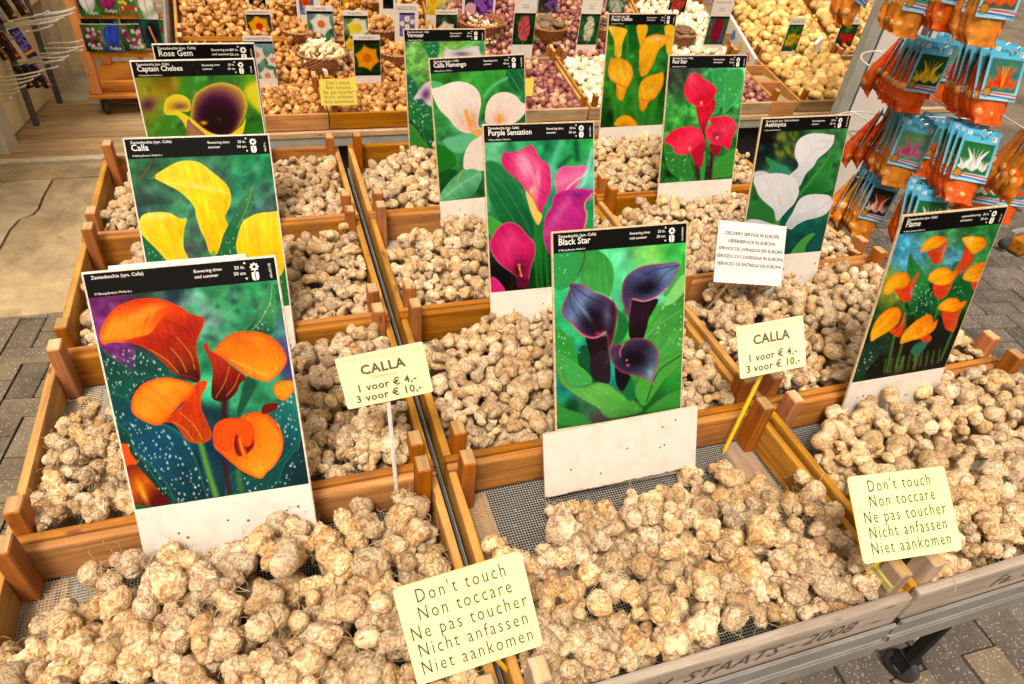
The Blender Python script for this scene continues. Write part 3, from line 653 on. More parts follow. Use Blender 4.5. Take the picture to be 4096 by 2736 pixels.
def art_yellow(a):   # T1 coordinates
    a.blobs([(900, 1100, 70, (70, 160, 95)), (960, 1200, 80, (60, 70, 65)), (1050, 1120, 60, (80, 150, 100)), (960, 1350, 90, (50, 80, 75)), (1300, 1080, 70, (55, 130, 95)), (1430, 1180, 90, (70, 85, 85)), (1560, 1080, 90, (40, 150, 95)),
             (1700, 1150, 90, (35, 140, 85)), (1620, 1280, 90, (60, 165, 120)), (1780, 1330, 90, (80, 100, 100)), (1100, 1450, 90, (60, 110, 85)), (1250, 1400, 70, (70, 140, 100)), (1300, 1600, 80, (90, 100, 100)), (1000, 1700, 90, (40, 105, 65)), (1450, 1750, 90, (50, 120, 75)), (1850, 1850, 120, (35, 100, 55))])
    a.wob(.12, 120); a.wob(.08, 50)
    for k in range(70):
        x, y = a.r.uniform(860, 1900), a.r.uniform(1040, 1600); a.glow(x, y, a.r.uniform(20, 60), a.r.uniform(12, 35), [(75, 175, 120), (45, 60, 65), (95, 190, 140), (35, 120, 75)][k % 4], .5, a.r.rand() * 3)
    a.line([(860, 1220), (950, 1170), (1010, 1080)], 8, (135, 95, 85), .6)
    a.poly([(1690, 1240), (1700, 1320), (1660, 1430), (1600, 1540), (1560, 1660), (1480, 1600), (1560, 1430), (1620, 1310)], (70, 135, 85), (1690, 1250, 1520, 1620, (35, 95, 60)), ((110, 175, 110), 6, .5)); a.dots([(1660, 1300), (1680, 1400), (1540, 1620), (1560, 1450)], 30, 5, (190, 215, 200))
    a.line([(1685, 1245), (1640, 1400), (1540, 1600)], 4, (110, 170, 110))
    a.poly([(940, 1560), (1050, 1600), (1150, 1680), (1200, 1800), (1150, 1880), (1000, 1850), (950, 1700)], (38, 105, 68), rim=((95, 165, 95), 6, .5)); a.dots([(960, 1600), (1100, 1680), (1150, 1850), (1000, 1820)], 50, 5, (200, 220, 210))
    a.poly([(1470, 1640), (1560, 1500), (1590, 1600), (1560, 1750), (1480, 1800)], (40, 110, 65)); a.dots([(1480, 1650), (1560, 1540), (1570, 1700), (1500, 1780)], 25, 5, (200, 220, 210))
    a.poly([(1870, 1760), (1930, 1700), (1960, 2100), (1900, 2110), (1860, 1900)], (40, 115, 60)); a.dots([(1880, 1800), (1930, 1760), (1950, 2050), (1890, 2000)], 20, 5, (200, 220, 210))
    Y1, Y2, Y3 = (252, 222, 55), (250, 208, 20), (240, 185, 10)
    a.poly([(1030, 1180), (1110, 1120), (1190, 1080), (1270, 1072), (1340, 1090), (1420, 1150), (1510, 1230), (1540, 1300), (1535, 1370), (1500, 1450), (1520, 1500), (1490, 1568), (1450, 1690), (1400, 1690), (1370, 1600), (1340, 1540), (1310, 1450), (1290, 1370), (1200, 1280), (1110, 1230)], Y1, (1250, 1080, 1430, 1680, (251, 216, 40), (250, 208, 25), (238, 190, 20)), ((255, 235, 120), 8, .5), hi=[(1300, 1240, 130, 20, (255, 236, 120), .6, .2)])
    a.line([(1110, 1215), (1250, 1240), (1370, 1250), (1530, 1290)], 6, (255, 238, 130), .7); a.line([(1520, 1300), (1500, 1420), (1510, 1490)], 7, (230, 175, 15), .6)
    a.line([(1012, 1190), (1030, 1180), (1045, 1178)], 5, (120, 175, 70))
    a.line([(1425, 1690), (1420, 1800)], 20, (120, 170, 60))
    a.poly([(925, 1480), (960, 1430), (1060, 1414), (1140, 1425), (1200, 1458), (1246, 1460), (1230, 1530), (1225, 1650), (1262, 1740), (1245, 1820), (1160, 1790), (1060, 1680), (950, 1570), (920, 1530)], Y1, (1000, 1420, 1200, 1800, (250, 205, 30), (251, 215, 50)), ((255, 238, 130), 8, .4), hi=[(1050, 1440, 100, 20, (255, 240, 150), .7)])
    a.poly([(1590, 1560), (1620, 1480), (1700, 1430), (1800, 1415), (1868, 1425), (1890, 1600), (1900, 1760), (1850, 1850), (1700, 1800), (1600, 1720), (1575, 1640)], Y1, (1700, 1430, 1750, 1800, (251, 212, 35), (240, 190, 20)), ((255, 238, 130), 8, .4))
    a.poly([(1160, 1880), (1200, 1840), (1280, 1812), (1380, 1825), (1450, 1880), (1450, 1990), (1160, 1990)], Y2, rim=((255, 235, 110), 8, .5))
    a.line([(1890, 1600), (1700, 1800)], 5, (235, 190, 30), .7); a.wob(.02, 14)

def art_chelsea(a):  # T1
    a.blobs([(900, 600, 70, (160, 150, 35)), (950, 750, 90, (110, 140, 35)), (1000, 540, 60, (110, 130, 30)), (1130, 560, 40, (215, 120, 20)), (1080, 600, 40, (170, 130, 30)), (1250, 560, 80, (60, 135, 40)), (1500, 530, 90, (60, 125, 50)), (1700, 560, 60, (90, 160, 40)), (1120, 820, 70, (60, 130, 40)), (1200, 900, 60, (70, 135, 45)), (1680, 850, 60, (55, 130, 40)), (960, 870, 60, (80, 120, 40)), (1600, 1000, 200, (40, 110, 35))])
    for k in range(24): a.glow(a.r.uniform(1060, 1600), a.r.uniform(520, 880), 14, 18, (165, 195, 130), .35)
    a.glow(990, 690, 90, 80, (190, 165, 40), .9, -.4); a.glow(985, 700, 62, 50, (85, 35, 75), .95, -.4)
    a.glow(1690, 620, 60, 80, (225, 215, 40), .9); a.poly([(1632, 610), (1690, 550), (1760, 560), (1770, 760), (1700, 720)], (225, 215, 45), soft=30, rim=((200, 200, 50), 15))
    Yw, Pu, Dk = (238, 205, 40), (115, 40, 110), (42, 22, 30)
    a.poly([(1270, 790), (1290, 650), (1350, 590), (1450, 552), (1540, 560), (1610, 600), (1648, 680), (1640, 760), (1600, 840), (1540, 920), (1400, 940), (1290, 940), (1260, 860)], Yw, soft=4, hi=[(1450, 760, 165, 178, Pu, 1.4), (1450, 790, 130, 135, Dk, 1.6)], rim=((240, 215, 60), 15, .9))
    a.glow(1455, 770, 130, 130, (70, 30, 55), .7, 0, 4); a.glow(1460, 795, 110, 110, Dk, 1, 0, 4)
    a.poly([(1092, 720), (1110, 660), (1170, 630), (1230, 640), (1268, 680), (1265, 740), (1180, 745), (1120, 768), (1096, 750)], (236, 200, 45), soft=4, rim=((245, 225, 70), 12, .8), hi=[(1200, 710, 60, 28, (125, 75, 70), .9)])
    a.poly([(1120, 768), (1180, 742), (1230, 760), (1290, 800), (1350, 850), (1420, 890), (1520, 900), (1600, 850), (1640, 790), (1600, 920), (1450, 960), (1350, 900), (1280, 960), (1230, 830), (1180, 772)], (243, 215, 40), soft=4)
    a.poly([(1250, 800), (1290, 830), (1350, 880), (1420, 960), (1260, 960)], (170, 120, 90), rim=((110, 60, 80), 14, .6))
    a.dots([(1300, 640), (1450, 570), (1600, 620), (1640, 740), (1560, 880), (1620, 800), (1600, 660), (1450, 590), (1320, 660)], 160, 4, (120, 60, 90), .7)
    a.glow(1360, 820, 22, 12, (250, 180, 30), 1)

def art_rose(a):
    a.blobs([(1100, 400, 200, (60, 120, 60)), (1600, 420, 150, (120, 40, 80))])

def art_vermeer(a):  # T2
    a.blobs([(520, 380, 80, (95, 175, 80)), (560, 480, 80, (135, 200, 95)), (700, 420, 50, (150, 195, 90)), (860, 320, 70, (125, 195, 90)), (960, 330, 60, (60, 170, 100)), (480, 320, 50, (160, 215, 130)), (520, 620, 70, (40, 110, 60)), (560, 700, 70, (50, 120, 55)), (520, 850, 80, (30, 95, 55)), (600, 950, 80, (40, 100, 60)), (480, 560, 50, (60, 140, 80))])
    a.wob(.14, 50); a.wob(.1, 22)
    for k in range(50): a.glow(a.r.uniform(450, 980), a.r.uniform(290, 560), 12, 8, [(170, 215, 120), (80, 160, 80)][k % 2], .5, a.r.rand() * 3)
    a.poly([(600, 280), (670, 275), (680, 330), (665, 390), (640, 420), (600, 370), (585, 320)], (35, 125, 70), rim=((80, 165, 95), 6)); a.dots([(610, 290), (660, 290), (650, 380), (610, 350)], 14, 5, (200, 230, 210))
    a.poly([(460, 500), (500, 520), (540, 580), (590, 640), (640, 700), (600, 740), (520, 700), (465, 640)], (35, 110, 75), rim=((90, 160, 100), 6))
    a.poly([(470, 690), (540, 700), (610, 690), (660, 760), (640, 860), (560, 830), (490, 800)], (38, 120, 62), rim=((90, 165, 80), 6)); a.poly([(475, 830), (520, 860), (560, 920), (600, 990), (540, 1010), (485, 1000)], (55, 140, 60), rim=((115, 180, 80), 6))
    a.poly([(560, 860), (620, 870), (660, 950), (660, 1010), (610, 990)], (30, 100, 55), rim=((85, 150, 80), 5))
    a.dots([(480, 540), (600, 650), (640, 850), (600, 980), (500, 780)], 80, 6, (205, 225, 215))
    a.poly([(505, 665), (560, 580), (600, 545), (660, 540), (660, 700), (600, 700), (560, 660)], (235, 230, 230), rim=((160, 150, 165), 6)); a.glow(590, 630, 32, 45, (95, 45, 115), .9, .3)
    a.poly([(705, 375), (722, 325), (800, 335), (880, 312), (940, 308), (950, 345), (940, 380), (700, 400)], (225, 222, 225), rim=((180, 175, 190), 6)); a.glow(830, 360, 55, 16, (95, 70, 120), .8); a.line([(940, 330), (990, 300)], 3, (90, 140, 90))

def art_flamengo(a):  # T2
    a.blobs([(700, 560, 90, (60, 160, 60)), (900, 520, 100, (70, 165, 60)), (1100, 560, 80, (50, 150, 80)), (1190, 520, 70, (25, 100, 50)), (650, 900, 80, (50, 140, 55)), (980, 600, 60, (40, 145, 55)), (750, 1000, 100, (60, 150, 90)), (700, 1150, 90, (25, 75, 35)), (850, 1250, 90, (60, 150, 90)), (700, 1300, 60, (90, 170, 120)), (940, 1250, 60, (30, 70, 40)), (820, 920, 70, (90, 180, 130))])
    a.wob(.12, 90)
    a.poly([(1130, 470), (1250, 465), (1255, 560), (1200, 620), (1140, 560)], (28, 100, 58), rim=((60, 140, 80), 6)); a.line([(1140, 480), (1240, 640)], 4, (70, 150, 90)); a.line([(1200, 470), (1255, 560)], 3, (70, 150, 90))
    a.poly([(860, 640), (900, 520), (1000, 470), (1120, 470), (1080, 560), (1000, 640), (940, 780)], (62, 165, 60), (860, 480, 1000, 780, (45, 140, 50)), ((100, 190, 90), 6, .5))
    a.line([(980, 640), (1040, 570), (1130, 520)], 12, (110, 200, 140), .8)
    a.poly([(620, 540), (700, 560), (780, 640), (700, 600), (630, 590)], (85, 190, 110)); a.poly([(660, 960), (760, 1000), (800, 1100), (700, 1160), (660, 1100)], (35, 120, 40), rim=((100, 180, 70), 5))
    a.poly([(1200, 800), (1262, 740), (1266, 825), (1210, 822)], (30, 110, 55))
    a.poly([(700, 940), (800, 900), (900, 880), (960, 930), (880, 1000), (780, 1020)], (100, 190, 140), rim=((60, 150, 90), 8, .5))
    a.poly([(690, 1290), (760, 1200), (860, 1130), (950, 1140), (960, 1200), (900, 1300), (800, 1320), (690, 1340)], (75, 165, 100), (760, 1180, 850, 1330, (105, 190, 140), (60, 140, 85)), ((130, 205, 150), 6, .5)); a.line([(720, 1310), (820, 1230), (940, 1160)], 4, (150, 215, 165))
    a.poly([(660, 1170), (740, 1130), (800, 1150), (720, 1210)], (30, 85, 40))
    Pk, Wh = (240, 222, 212), (246, 236, 226)
    a.poly([(622, 600), (680, 580), (760, 550), (830, 545), (900, 570), (945, 620), (958, 690), (945, 760), (940, 840), (965, 860), (880, 890), (800, 860), (740, 790), (680, 730), (645, 660)], Wh, (700, 560, 860, 880, (240, 225, 216), (238, 210, 198)), ((250, 242, 232), 8, .7), hi=[(890, 810, 70, 60, (232, 165, 130), .7), (905, 850, 30, 40, (235, 150, 110), .5)])
    a.poly([(890, 880), (965, 860), (970, 905), (930, 910)], (225, 175, 90))
    a.line([(856, 738), (870, 790), (895, 832)], 12, (240, 160, 25))
    a.poly([(1000, 825), (988, 740), (1010, 670), (1060, 625), (1130, 615), (1190, 640), (1225, 680), (1262, 700), (1255, 745), (1210, 800), (1150, 825)], Pk, rim=((250, 240, 230), 8, .7), hi=[(1080, 800, 50, 50, (230, 150, 120), .8)])
    a.poly([(990, 800), (1010, 785), (1040, 800), (1030, 830), (1000, 830)], (235, 205, 190)); a.line([(1082, 770), (1076, 825)], 12, (240, 165, 30))
    a.poly([(840, 1100), (850, 1020), (890, 950), (940, 915), (985, 905), (985, 1125), (900, 1125), (850, 1130)], Pk, rim=((248, 238, 228), 8, .7)); a.line([(845, 1130), (815, 1165), (800, 1205)], 6, (175, 190, 90))
    a.wob(.02, 14)

def art_purple(a):  # T2 with T5 y+1501
    a.blobs([(1050, 1000, 60, (110, 200, 150)), (1200, 1000, 70, (60, 180, 110)), (1400, 1000, 80, (35, 140, 90)), (1600, 1000, 80, (45, 160, 90)), (1500, 1250, 60, (40, 150, 100)), (1050, 1300, 90, (30, 110, 70)), (1100, 1500, 90, (40, 130, 60)), (1650, 1150, 50, (90, 200, 170)), (1420, 1200, 40, (100, 210, 190)), (1200, 1450, 60, (25, 100, 60)), (1100, 1900, 90, (30, 25, 25)), (1350, 1700, 60, (25, 100, 40)), (1340, 1880, 60, (25, 60, 25)), (1150, 1600, 60, (20, 60, 35))])
    a.wob(.10, 90)
    for P, w, c in (([(1050, 950), (1010, 1150), (1000, 1400)], 30, (95, 195, 145)), ([(1200, 940), (1230, 1000)], 40, (70, 200, 130)), ([(1650, 940), (1560, 1100), (1500, 1300)], 60, (45, 165, 75)), ([(1500, 940), (1450, 1050), (1400, 1200)], 30, (90, 205, 160)), ([(1700, 1000), (1650, 1200), (1610, 1260)], 18, (160, 225, 220)), ([(1590, 940), (1600, 1060)], 26, (15, 60, 40)), ([(1560, 1040), (1480, 1110)], 20, (20, 80, 50))): a.line(P, w, c, .7)
    a.poly([(985, 1080), (1060, 1080), (1140, 1140), (1220, 1260), (1290, 1420), (1320, 1560), (1260, 1600), (1180, 1520), (1080, 1480), (1010, 1320), (985, 1200)], (38, 125, 72), (1000, 1080, 1250, 1560, (30, 110, 60), (20, 85, 50)), ((110, 190, 110), 6, .5))
    a.poly([(1000, 1440), (1080, 1480), (1180, 1560), (1200, 1700), (1100, 1640), (1010, 1560)], (60, 160, 60), rim=((120, 195, 100), 6, .6))
    for P in ([(1000, 1120), (1150, 1300), (1290, 1560)], [(1010, 1200), (1120, 1380), (1220, 1540)]): a.line(P, 4, (70, 160, 95), .6)
    for x in (1330, 1360, 1400): a.line([(x, 1500), (x - 10, 1700), (x + 5, 1910)], 14, (35, 120, 45), .8)
    Mg, Lt, Dk = (205, 35, 105), (235, 150, 185), (130, 20, 85)
    a.poly([(1095, 1060), (1110, 1020), (1160, 1015), (1220, 1000), (1275, 970), (1315, 985), (1345, 1050), (1400, 1090), (1420, 1140), (1425, 1250), (1400, 1330), (1370, 1400), (1345, 1490), (1325, 1485), (1280, 1380), (1255, 1280), (1220, 1220), (1150, 1160), (1105, 1110)], Mg, (1100, 1040, 1400, 1300, (225, 70, 130), (205, 40, 110)), ((215, 45, 115), 10, .7), hi=[(1250, 1100, 50, 110, (245, 190, 210), .75, -.45), (1330, 1230, 22, 110, (245, 200, 215), .6, .1), (1305, 1390, 28, 90, (235, 200, 90), .8, -.25)])
    a.poly([(1255, 1275), (1300, 1330), (1335, 1400), (1365, 1440), (1345, 1495), (1325, 1488), (1285, 1400)], (228, 195, 90), rim=((225, 225, 200), 6, .6)); a.glow(1298, 1270, 16, 26, (250, 230, 160), .9)
    for P in ([(1170, 1030), (1260, 1130), (1310, 1290)], [(1240, 1000), (1310, 1120), (1340, 1300)], [(1300, 990), (1360, 1120), (1370, 1290)]): a.line(P, 3, (180, 30, 95), .6)
    a.poly([(1448, 1195), (1470, 1140), (1510, 1108), (1580, 1110), (1662, 1108), (1648, 1160), (1600, 1240), (1560, 1300), (1480, 1312), (1455, 1250)], (215, 70, 140), (1500, 1110, 1560, 1300, (230, 120, 170), (200, 50, 125)), ((245, 190, 215), 5, .6)); a.line([(1650, 1165), (1560, 1230), (1500, 1300)], 7, (250, 215, 230), .8)
    a.poly([(1372, 1560), (1385, 1450), (1430, 1370), (1440, 1310), (1500, 1275), (1580, 1258), (1680, 1262), (1715, 1275), (1690, 1320), (1650, 1370), (1660, 1450), (1640, 1560), (1560, 1650), (1480, 1700), (1425, 1700), (1390, 1650)], (175, 30, 120), (1400, 1350, 1600, 1620, (190, 45, 135), (160, 25, 105)), ((225, 120, 170), 6, .6), hi=[(1480, 1420, 30, 150, (225, 110, 180), .6, .6), (1600, 1300, 60, 20, (110, 30, 130), .6)])
    a.line([(1700, 1290), (1650, 1360), (1665, 1450), (1620, 1590)], 5, (220, 200, 80), .8)
    a.poly([(1040, 1568), (1060, 1530), (1110, 1490), (1160, 1482), (1220, 1510), (1260, 1560), (1315, 1620), (1318, 1700), (1290, 1790), (1275, 1870), (1240, 1880), (1160, 1820), (1080, 1760), (1030, 1690), (1015, 1620)], (195, 25, 90), (1080, 1500, 1240, 1850, (205, 40, 105), (150, 25, 75)), ((235, 170, 195), 5, .7), hi=[(1150, 1600, 60, 90, (225, 80, 140), .5, .4)])
    a.glow(1212, 1800, 34, 50, (40, 12, 25), .95); a.line([(1207, 1765), (1218, 1800), (1226, 1840)], 10, (235, 110, 50)); a.dots([(1200, 1770), (1225, 1770), (1235, 1840), (1212, 1840)], 12, 3, (250, 220, 210))
    a.poly([(1190, 1850), (1275, 1860), (1280, 1915), (1200, 1920)], (90, 20, 50), smooth=False)
    a.poly([(1015, 1960), (1020, 1855), (1060, 1860), (1110, 1920), (1110, 1950)], (210, 40, 120), rim=((245, 130, 180), 5, .6))
    a.wob(.025, 14)

def art_black(a):  # T5
    a.blobs([(1500, 200, 60, (45, 150, 70)), (1560, 400, 60, (50, 190, 120)), (1950, 250, 80, (90, 215, 150)), (2050, 200, 60, (140, 220, 90)), (2250, 150, 60, (60, 185, 80)), (1880, 420, 50, (80, 205, 140)), (1480, 620, 60, (50, 175, 110)), (1550, 1100, 90, (30, 140, 130)), (1500, 1280, 80, (40, 140, 60)), (1700, 1250, 60, (60, 80, 60)), (2200, 800, 70, (60, 160, 60)), (2250, 1150, 60, (40, 130, 50)), (2150, 1180, 40, (35, 90, 40))])
    a.wob(.06, 90)
    LG = (90, 170, 70)
    a.poly([(1440, 200), (1560, 180), (1640, 200), (1610, 300), (1600, 360), (1530, 420), (1450, 420)], (50, 155, 80), rim=(LG, 5, .5))
    a.poly([(1650, 175), (1740, 170), (1820, 240), (1845, 340), (1820, 470), (1780, 460), (1640, 400), (1610, 320)], (52, 150, 65), (1700, 180, 1720, 460, (70, 165, 75)), (LG, 6, .6)); a.line([(1650, 175), (1640, 250), (1602, 340)], 4, (60, 45, 50))
    a.poly([(1830, 470), (1870, 560), (1930, 620), (1940, 700), (1880, 800), (1820, 860), (1870, 640)], (35, 110, 55), rim=(LG, 5, .4))
    a.poly([(2320, 470), (2200, 530), (2100, 640), (2040, 760), (2120, 780), (2150, 850), (2180, 860), (2310, 840)], (58, 145, 58), (2300, 500, 2100, 800, (75, 165, 75)), (LG, 6, .5)); a.line([(2310, 560), (2180, 640), (2060, 740)], 4, (120, 190, 110), .7)
    a.poly([(2310, 180), (2325, 330), (2280, 400), (2180, 480), (2200, 400), (2280, 300)], (60, 170, 70)); a.poly([(2300, 330), (2326, 420), (2240, 520), (2180, 520)], (130, 210, 120))
    a.poly([(1455, 690), (1520, 720), (1580, 800), (1620, 900), (1700, 1000), (1760, 1060), (1640, 1080), (1540, 960), (1455, 850)], (50, 150, 60), rim=(LG, 6, .5))
    a.poly([(1600, 870), (1650, 800), (1720, 900), (1730, 1050), (1640, 1000)], (25, 85, 50))
    a.poly([(1452, 850), (1520, 880), (1640, 960), (1700, 1040), (1610, 1070), (1540, 1060), (1455, 930)], (65, 165, 75), rim=((120, 195, 100), 6, .5))
    a.poly([(1455, 920), (1500, 970), (1540, 1060), (1640, 1080), (1720, 1055), (1800, 1055), (1880, 1110), (1980, 1170), (2040, 1230), (1960, 1270), (1800, 1290), (1740, 1230), (1640, 1170), (1560, 1120), (1480, 1040)], (85, 165, 70), (1500, 1000, 1950, 1250, (100, 180, 80), (70, 150, 60)), ((60, 55, 50), 5, .8)); a.poly([(1458, 1190), (1540, 1230), (1660, 1270), (1700, 1340), (1560, 1345), (1460, 1320)], (55, 140, 60), rim=((60, 50, 50), 5, .6))
    a.poly([(2300, 840), (2180, 890), (2080, 960), (2000, 1040), (1985, 1130), (2040, 1210), (2100, 1150), (2180, 1040), (2300, 930)], (70, 160, 60), rim=((60, 50, 50), 5, .6)); a.line([(2290, 870), (2140, 980), (2060, 1180)], 5, (60, 45, 50))
    a.poly([(2300, 1090), (2200, 1130), (2100, 1200), (2060, 1250), (2200, 1230), (2292, 1200)], (60, 145, 60), rim=((60, 50, 50), 5, .6)); a.poly([(1900, 1100), (1960, 1010), (1980, 1150), (1940, 1170)], (30, 110, 60))
    a.glow(1740, 1285, 60, 30, (90, 60, 80), .8)
    a.dots([(1460, 620), (1600, 800), (1640, 1000), (1480, 1020)], 25, 6, (180, 225, 215)); a.dots([(2120, 560), (2300, 500), (2300, 800), (2120, 780)], 25, 7, (190, 225, 190)); a.dots([(1490, 200), (1600, 220), (1560, 400), (1480, 500)], 16, 6, (170, 225, 200)); a.dots([(1500, 1060), (1900, 1150), (2000, 1250), (1600, 1180)], 20, 6, (180, 220, 160))
    K, Bl, Rm = (38, 24, 34), (95, 115, 165), (200, 60, 85)
    a.poly([(1650, 740), (1700, 752), (1800, 740), (1830, 720), (1810, 830), (1790, 1040), (1720, 1000), (1690, 900)], K, smooth=False, soft=6); a.poly([(1690, 900), (1800, 830), (1820, 1040), (1760, 1050), (1700, 1020)], (45, 35, 42))
    a.poly([(1945, 600), (1960, 500), (2120, 490), (2135, 520), (2080, 620), (2060, 700), (2030, 760), (1950, 755)], K, (1960, 500, 2020, 760, (45, 25, 40), (28, 18, 26)))
    a.poly([(1850, 940), (1880, 960), (1950, 1000), (1940, 1050), (1900, 1110), (1860, 1060)], (30, 22, 30))
    a.poly([(1550, 388), (1600, 390), (1650, 400), (1700, 440), (1780, 470), (1840, 510), (1865, 570), (1860, 660), (1840, 760), (1805, 832), (1800, 760), (1780, 715), (1740, 745), (1680, 750), (1620, 720), (1560, 660), (1505, 610), (1498, 550), (1520, 490), (1545, 440)], (75, 80, 120), (1540, 480, 1780, 640, (105, 130, 180), (60, 55, 90), (45, 28, 40)), (Rm, 11, .9), hi=[(1700, 630, 70, 95, (28, 16, 26), .95, -.3), (1640, 560, 90, 16, (150, 190, 225), .6, 1.0), (1800, 600, 30, 90, (110, 120, 170), .5)])
    for P in ([(1550, 400), (1600, 500), (1700, 620)], [(1560, 400), (1660, 470), (1800, 540)], [(1545, 440), (1560, 540), (1640, 660)]): a.line(P, 4, (35, 28, 50), .7)
    a.line([(1560, 662), (1640, 735), (1720, 752), (1788, 715)], 8, (215, 120, 150), .9); a.glow(1738, 725, 16, 12, (180, 60, 80), .9)
    a.poly([(1942, 612), (1905, 530), (1895, 450), (1910, 370), (1950, 320), (2020, 280), (2100, 262), (2180, 255), (2240, 245), (2285, 262), (2262, 330), (2230, 390), (2180, 450), (2110, 490), (2040, 508), (1970, 495), (1960, 540)], (60, 60, 95), (1950, 330, 2220, 400, (70, 80, 130), (90, 120, 175)), (Rm, 11, .9), hi=[(2060, 420, 100, 55, (25, 15, 25), .98, -.35), (2200, 330, 50, 50, (120, 150, 195), .6), (2000, 320, 60, 30, (85, 100, 150), .6, -.4)])
    for P in ([(2280, 265), (2180, 330), (2120, 420)], [(2275, 268), (2120, 300), (2010, 360)]): a.line(P, 4, (35, 28, 50), .6)
    a.line([(1972, 495), (2050, 508), (2130, 478), (2200, 420)], 6, (220, 150, 175), .9)
    a.poly([(1814, 850), (1830, 805), (1870, 792), (1900, 800), (1940, 765), (2010, 752), (2080, 770), (2130, 820), (2148, 880), (2130, 960), (2108, 1010), (2103, 1065), (2060, 1030), (1980, 1005), (1890, 980), (1835, 920)], (62, 55, 85), (1850, 830, 2100, 1000, (50, 45, 70), (90, 120, 150)), (Rm, 11, .9), hi=[(1980, 890, 95, 70, (26, 16, 24), .98), (2090, 990, 26, 40, (130, 180, 205), .8), (1860, 850, 18, 40, (100, 60, 100), .6)])
    a.line([(1908, 800), (1885, 840), (1888, 880)], 5, (215, 120, 140), .9); a.glow(1938, 936, 12, 10, (190, 90, 100), 1); a.glow(1930, 902, 5, 5, (240, 230, 220), 1)
    a.wob(.02, 14)

def art_peach(a):  # T2
    a.blobs([(1850, 250, 60, (60, 130, 40)), (1950, 250, 60, (25, 85, 35)), (2100, 220, 60, (30, 90, 40)), (1800, 500, 60, (60, 140, 40)), (2000, 400, 60, (45, 130, 45)), (1900, 700, 80, (50, 130, 40)), (2100, 760, 80, (35, 105, 35)), (2200, 300, 50, (40, 120, 50)), (1780, 780, 60, (20, 60, 30)), (2150, 600, 50, (30, 90, 35))])
    a.wob(.12, 70)
    for P, w in (([(1900, 480), (1900, 700), (1890, 840)], 22), ([(1980, 520), (1990, 700), (2010, 840)], 26), ([(2040, 740), (2040, 840)], 20), ([(2160, 460), (2120, 650), (2080, 840)], 26), ([(1820, 560), (1850, 720), (1860, 840)], 24), ([(1930, 180), (1940, 400), (1960, 600)], 14)): a.line(P, w, (60, 145, 50), .75)
    Og, Yl, Gd = (245, 175, 25), (250, 205, 70), (228, 120, 25)
    a.poly([(1820, 175), (1900, 185), (1932, 205), (1915, 250), (1900, 300), (1890, 380), (1850, 370), (1845, 270), (1808, 190)], Yl, (1820, 180, 1880, 370, (245, 185, 30), (215, 190, 60)))
    a.poly([(1998, 172), (2068, 172), (2055, 250), (2030, 330), (2010, 270)], (240, 180, 35)); a.poly([(2185, 175), (2250, 185), (2255, 360), (2200, 360), (2190, 260)], (240, 190, 45))
    a.poly([(2012, 380), (2018, 310), (2060, 250), (2130, 228), (2200, 240), (2225, 245), (2180, 300), (2140, 340), (2110, 420), (2060, 500), (2018, 495)], Og, (2100, 235, 2040, 490, (248, 180, 35), (242, 170, 15)), ((225, 110, 60), 8, .6), hi=[(2130, 262, 60, 14, (250, 205, 160), .8, -.1)])
    a.poly([(1805, 470), (1820, 400), (1860, 385), (1920, 400), (1960, 440), (1972, 500), (1950, 560), (1925, 600), (1912, 650), (1895, 672), (1862, 640), (1858, 560), (1820, 530)], Og, (1830, 400, 1900, 640, (250, 190, 50), (245, 165, 20)), ((230, 100, 60), 9, .7), hi=[(1880, 480, 50, 50, (252, 205, 60), .6)])
    a.line([(1830, 385), (1822, 440)], 5, (240, 130, 70)); a.line([(1855, 550), (1895, 575), (1930, 590)], 6, (235, 110, 25), .8)
    a.poly([(2010, 600), (2030, 540), (2080, 505), (2140, 490), (2172, 482), (2172, 560), (2130, 640), (2080, 680), (2050, 735), (2020, 735), (2012, 680)], Og, (2040, 510, 2090, 720, (248, 185, 40), (240, 165, 20)), ((225, 110, 40), 8, .7)); a.line([(2015, 660), (2060, 672), (2110, 655)], 6, (235, 110, 25), .8)
    a.poly([(1852, 838), (1870, 790), (1910, 768), (1950, 775), (1985, 805), (1990, 845)], Og, rim=((225, 110, 40), 8, .6)); a.glow(1915, 830, 32, 22, (200, 120, 20), .8)
    a.wob(.03, 14)

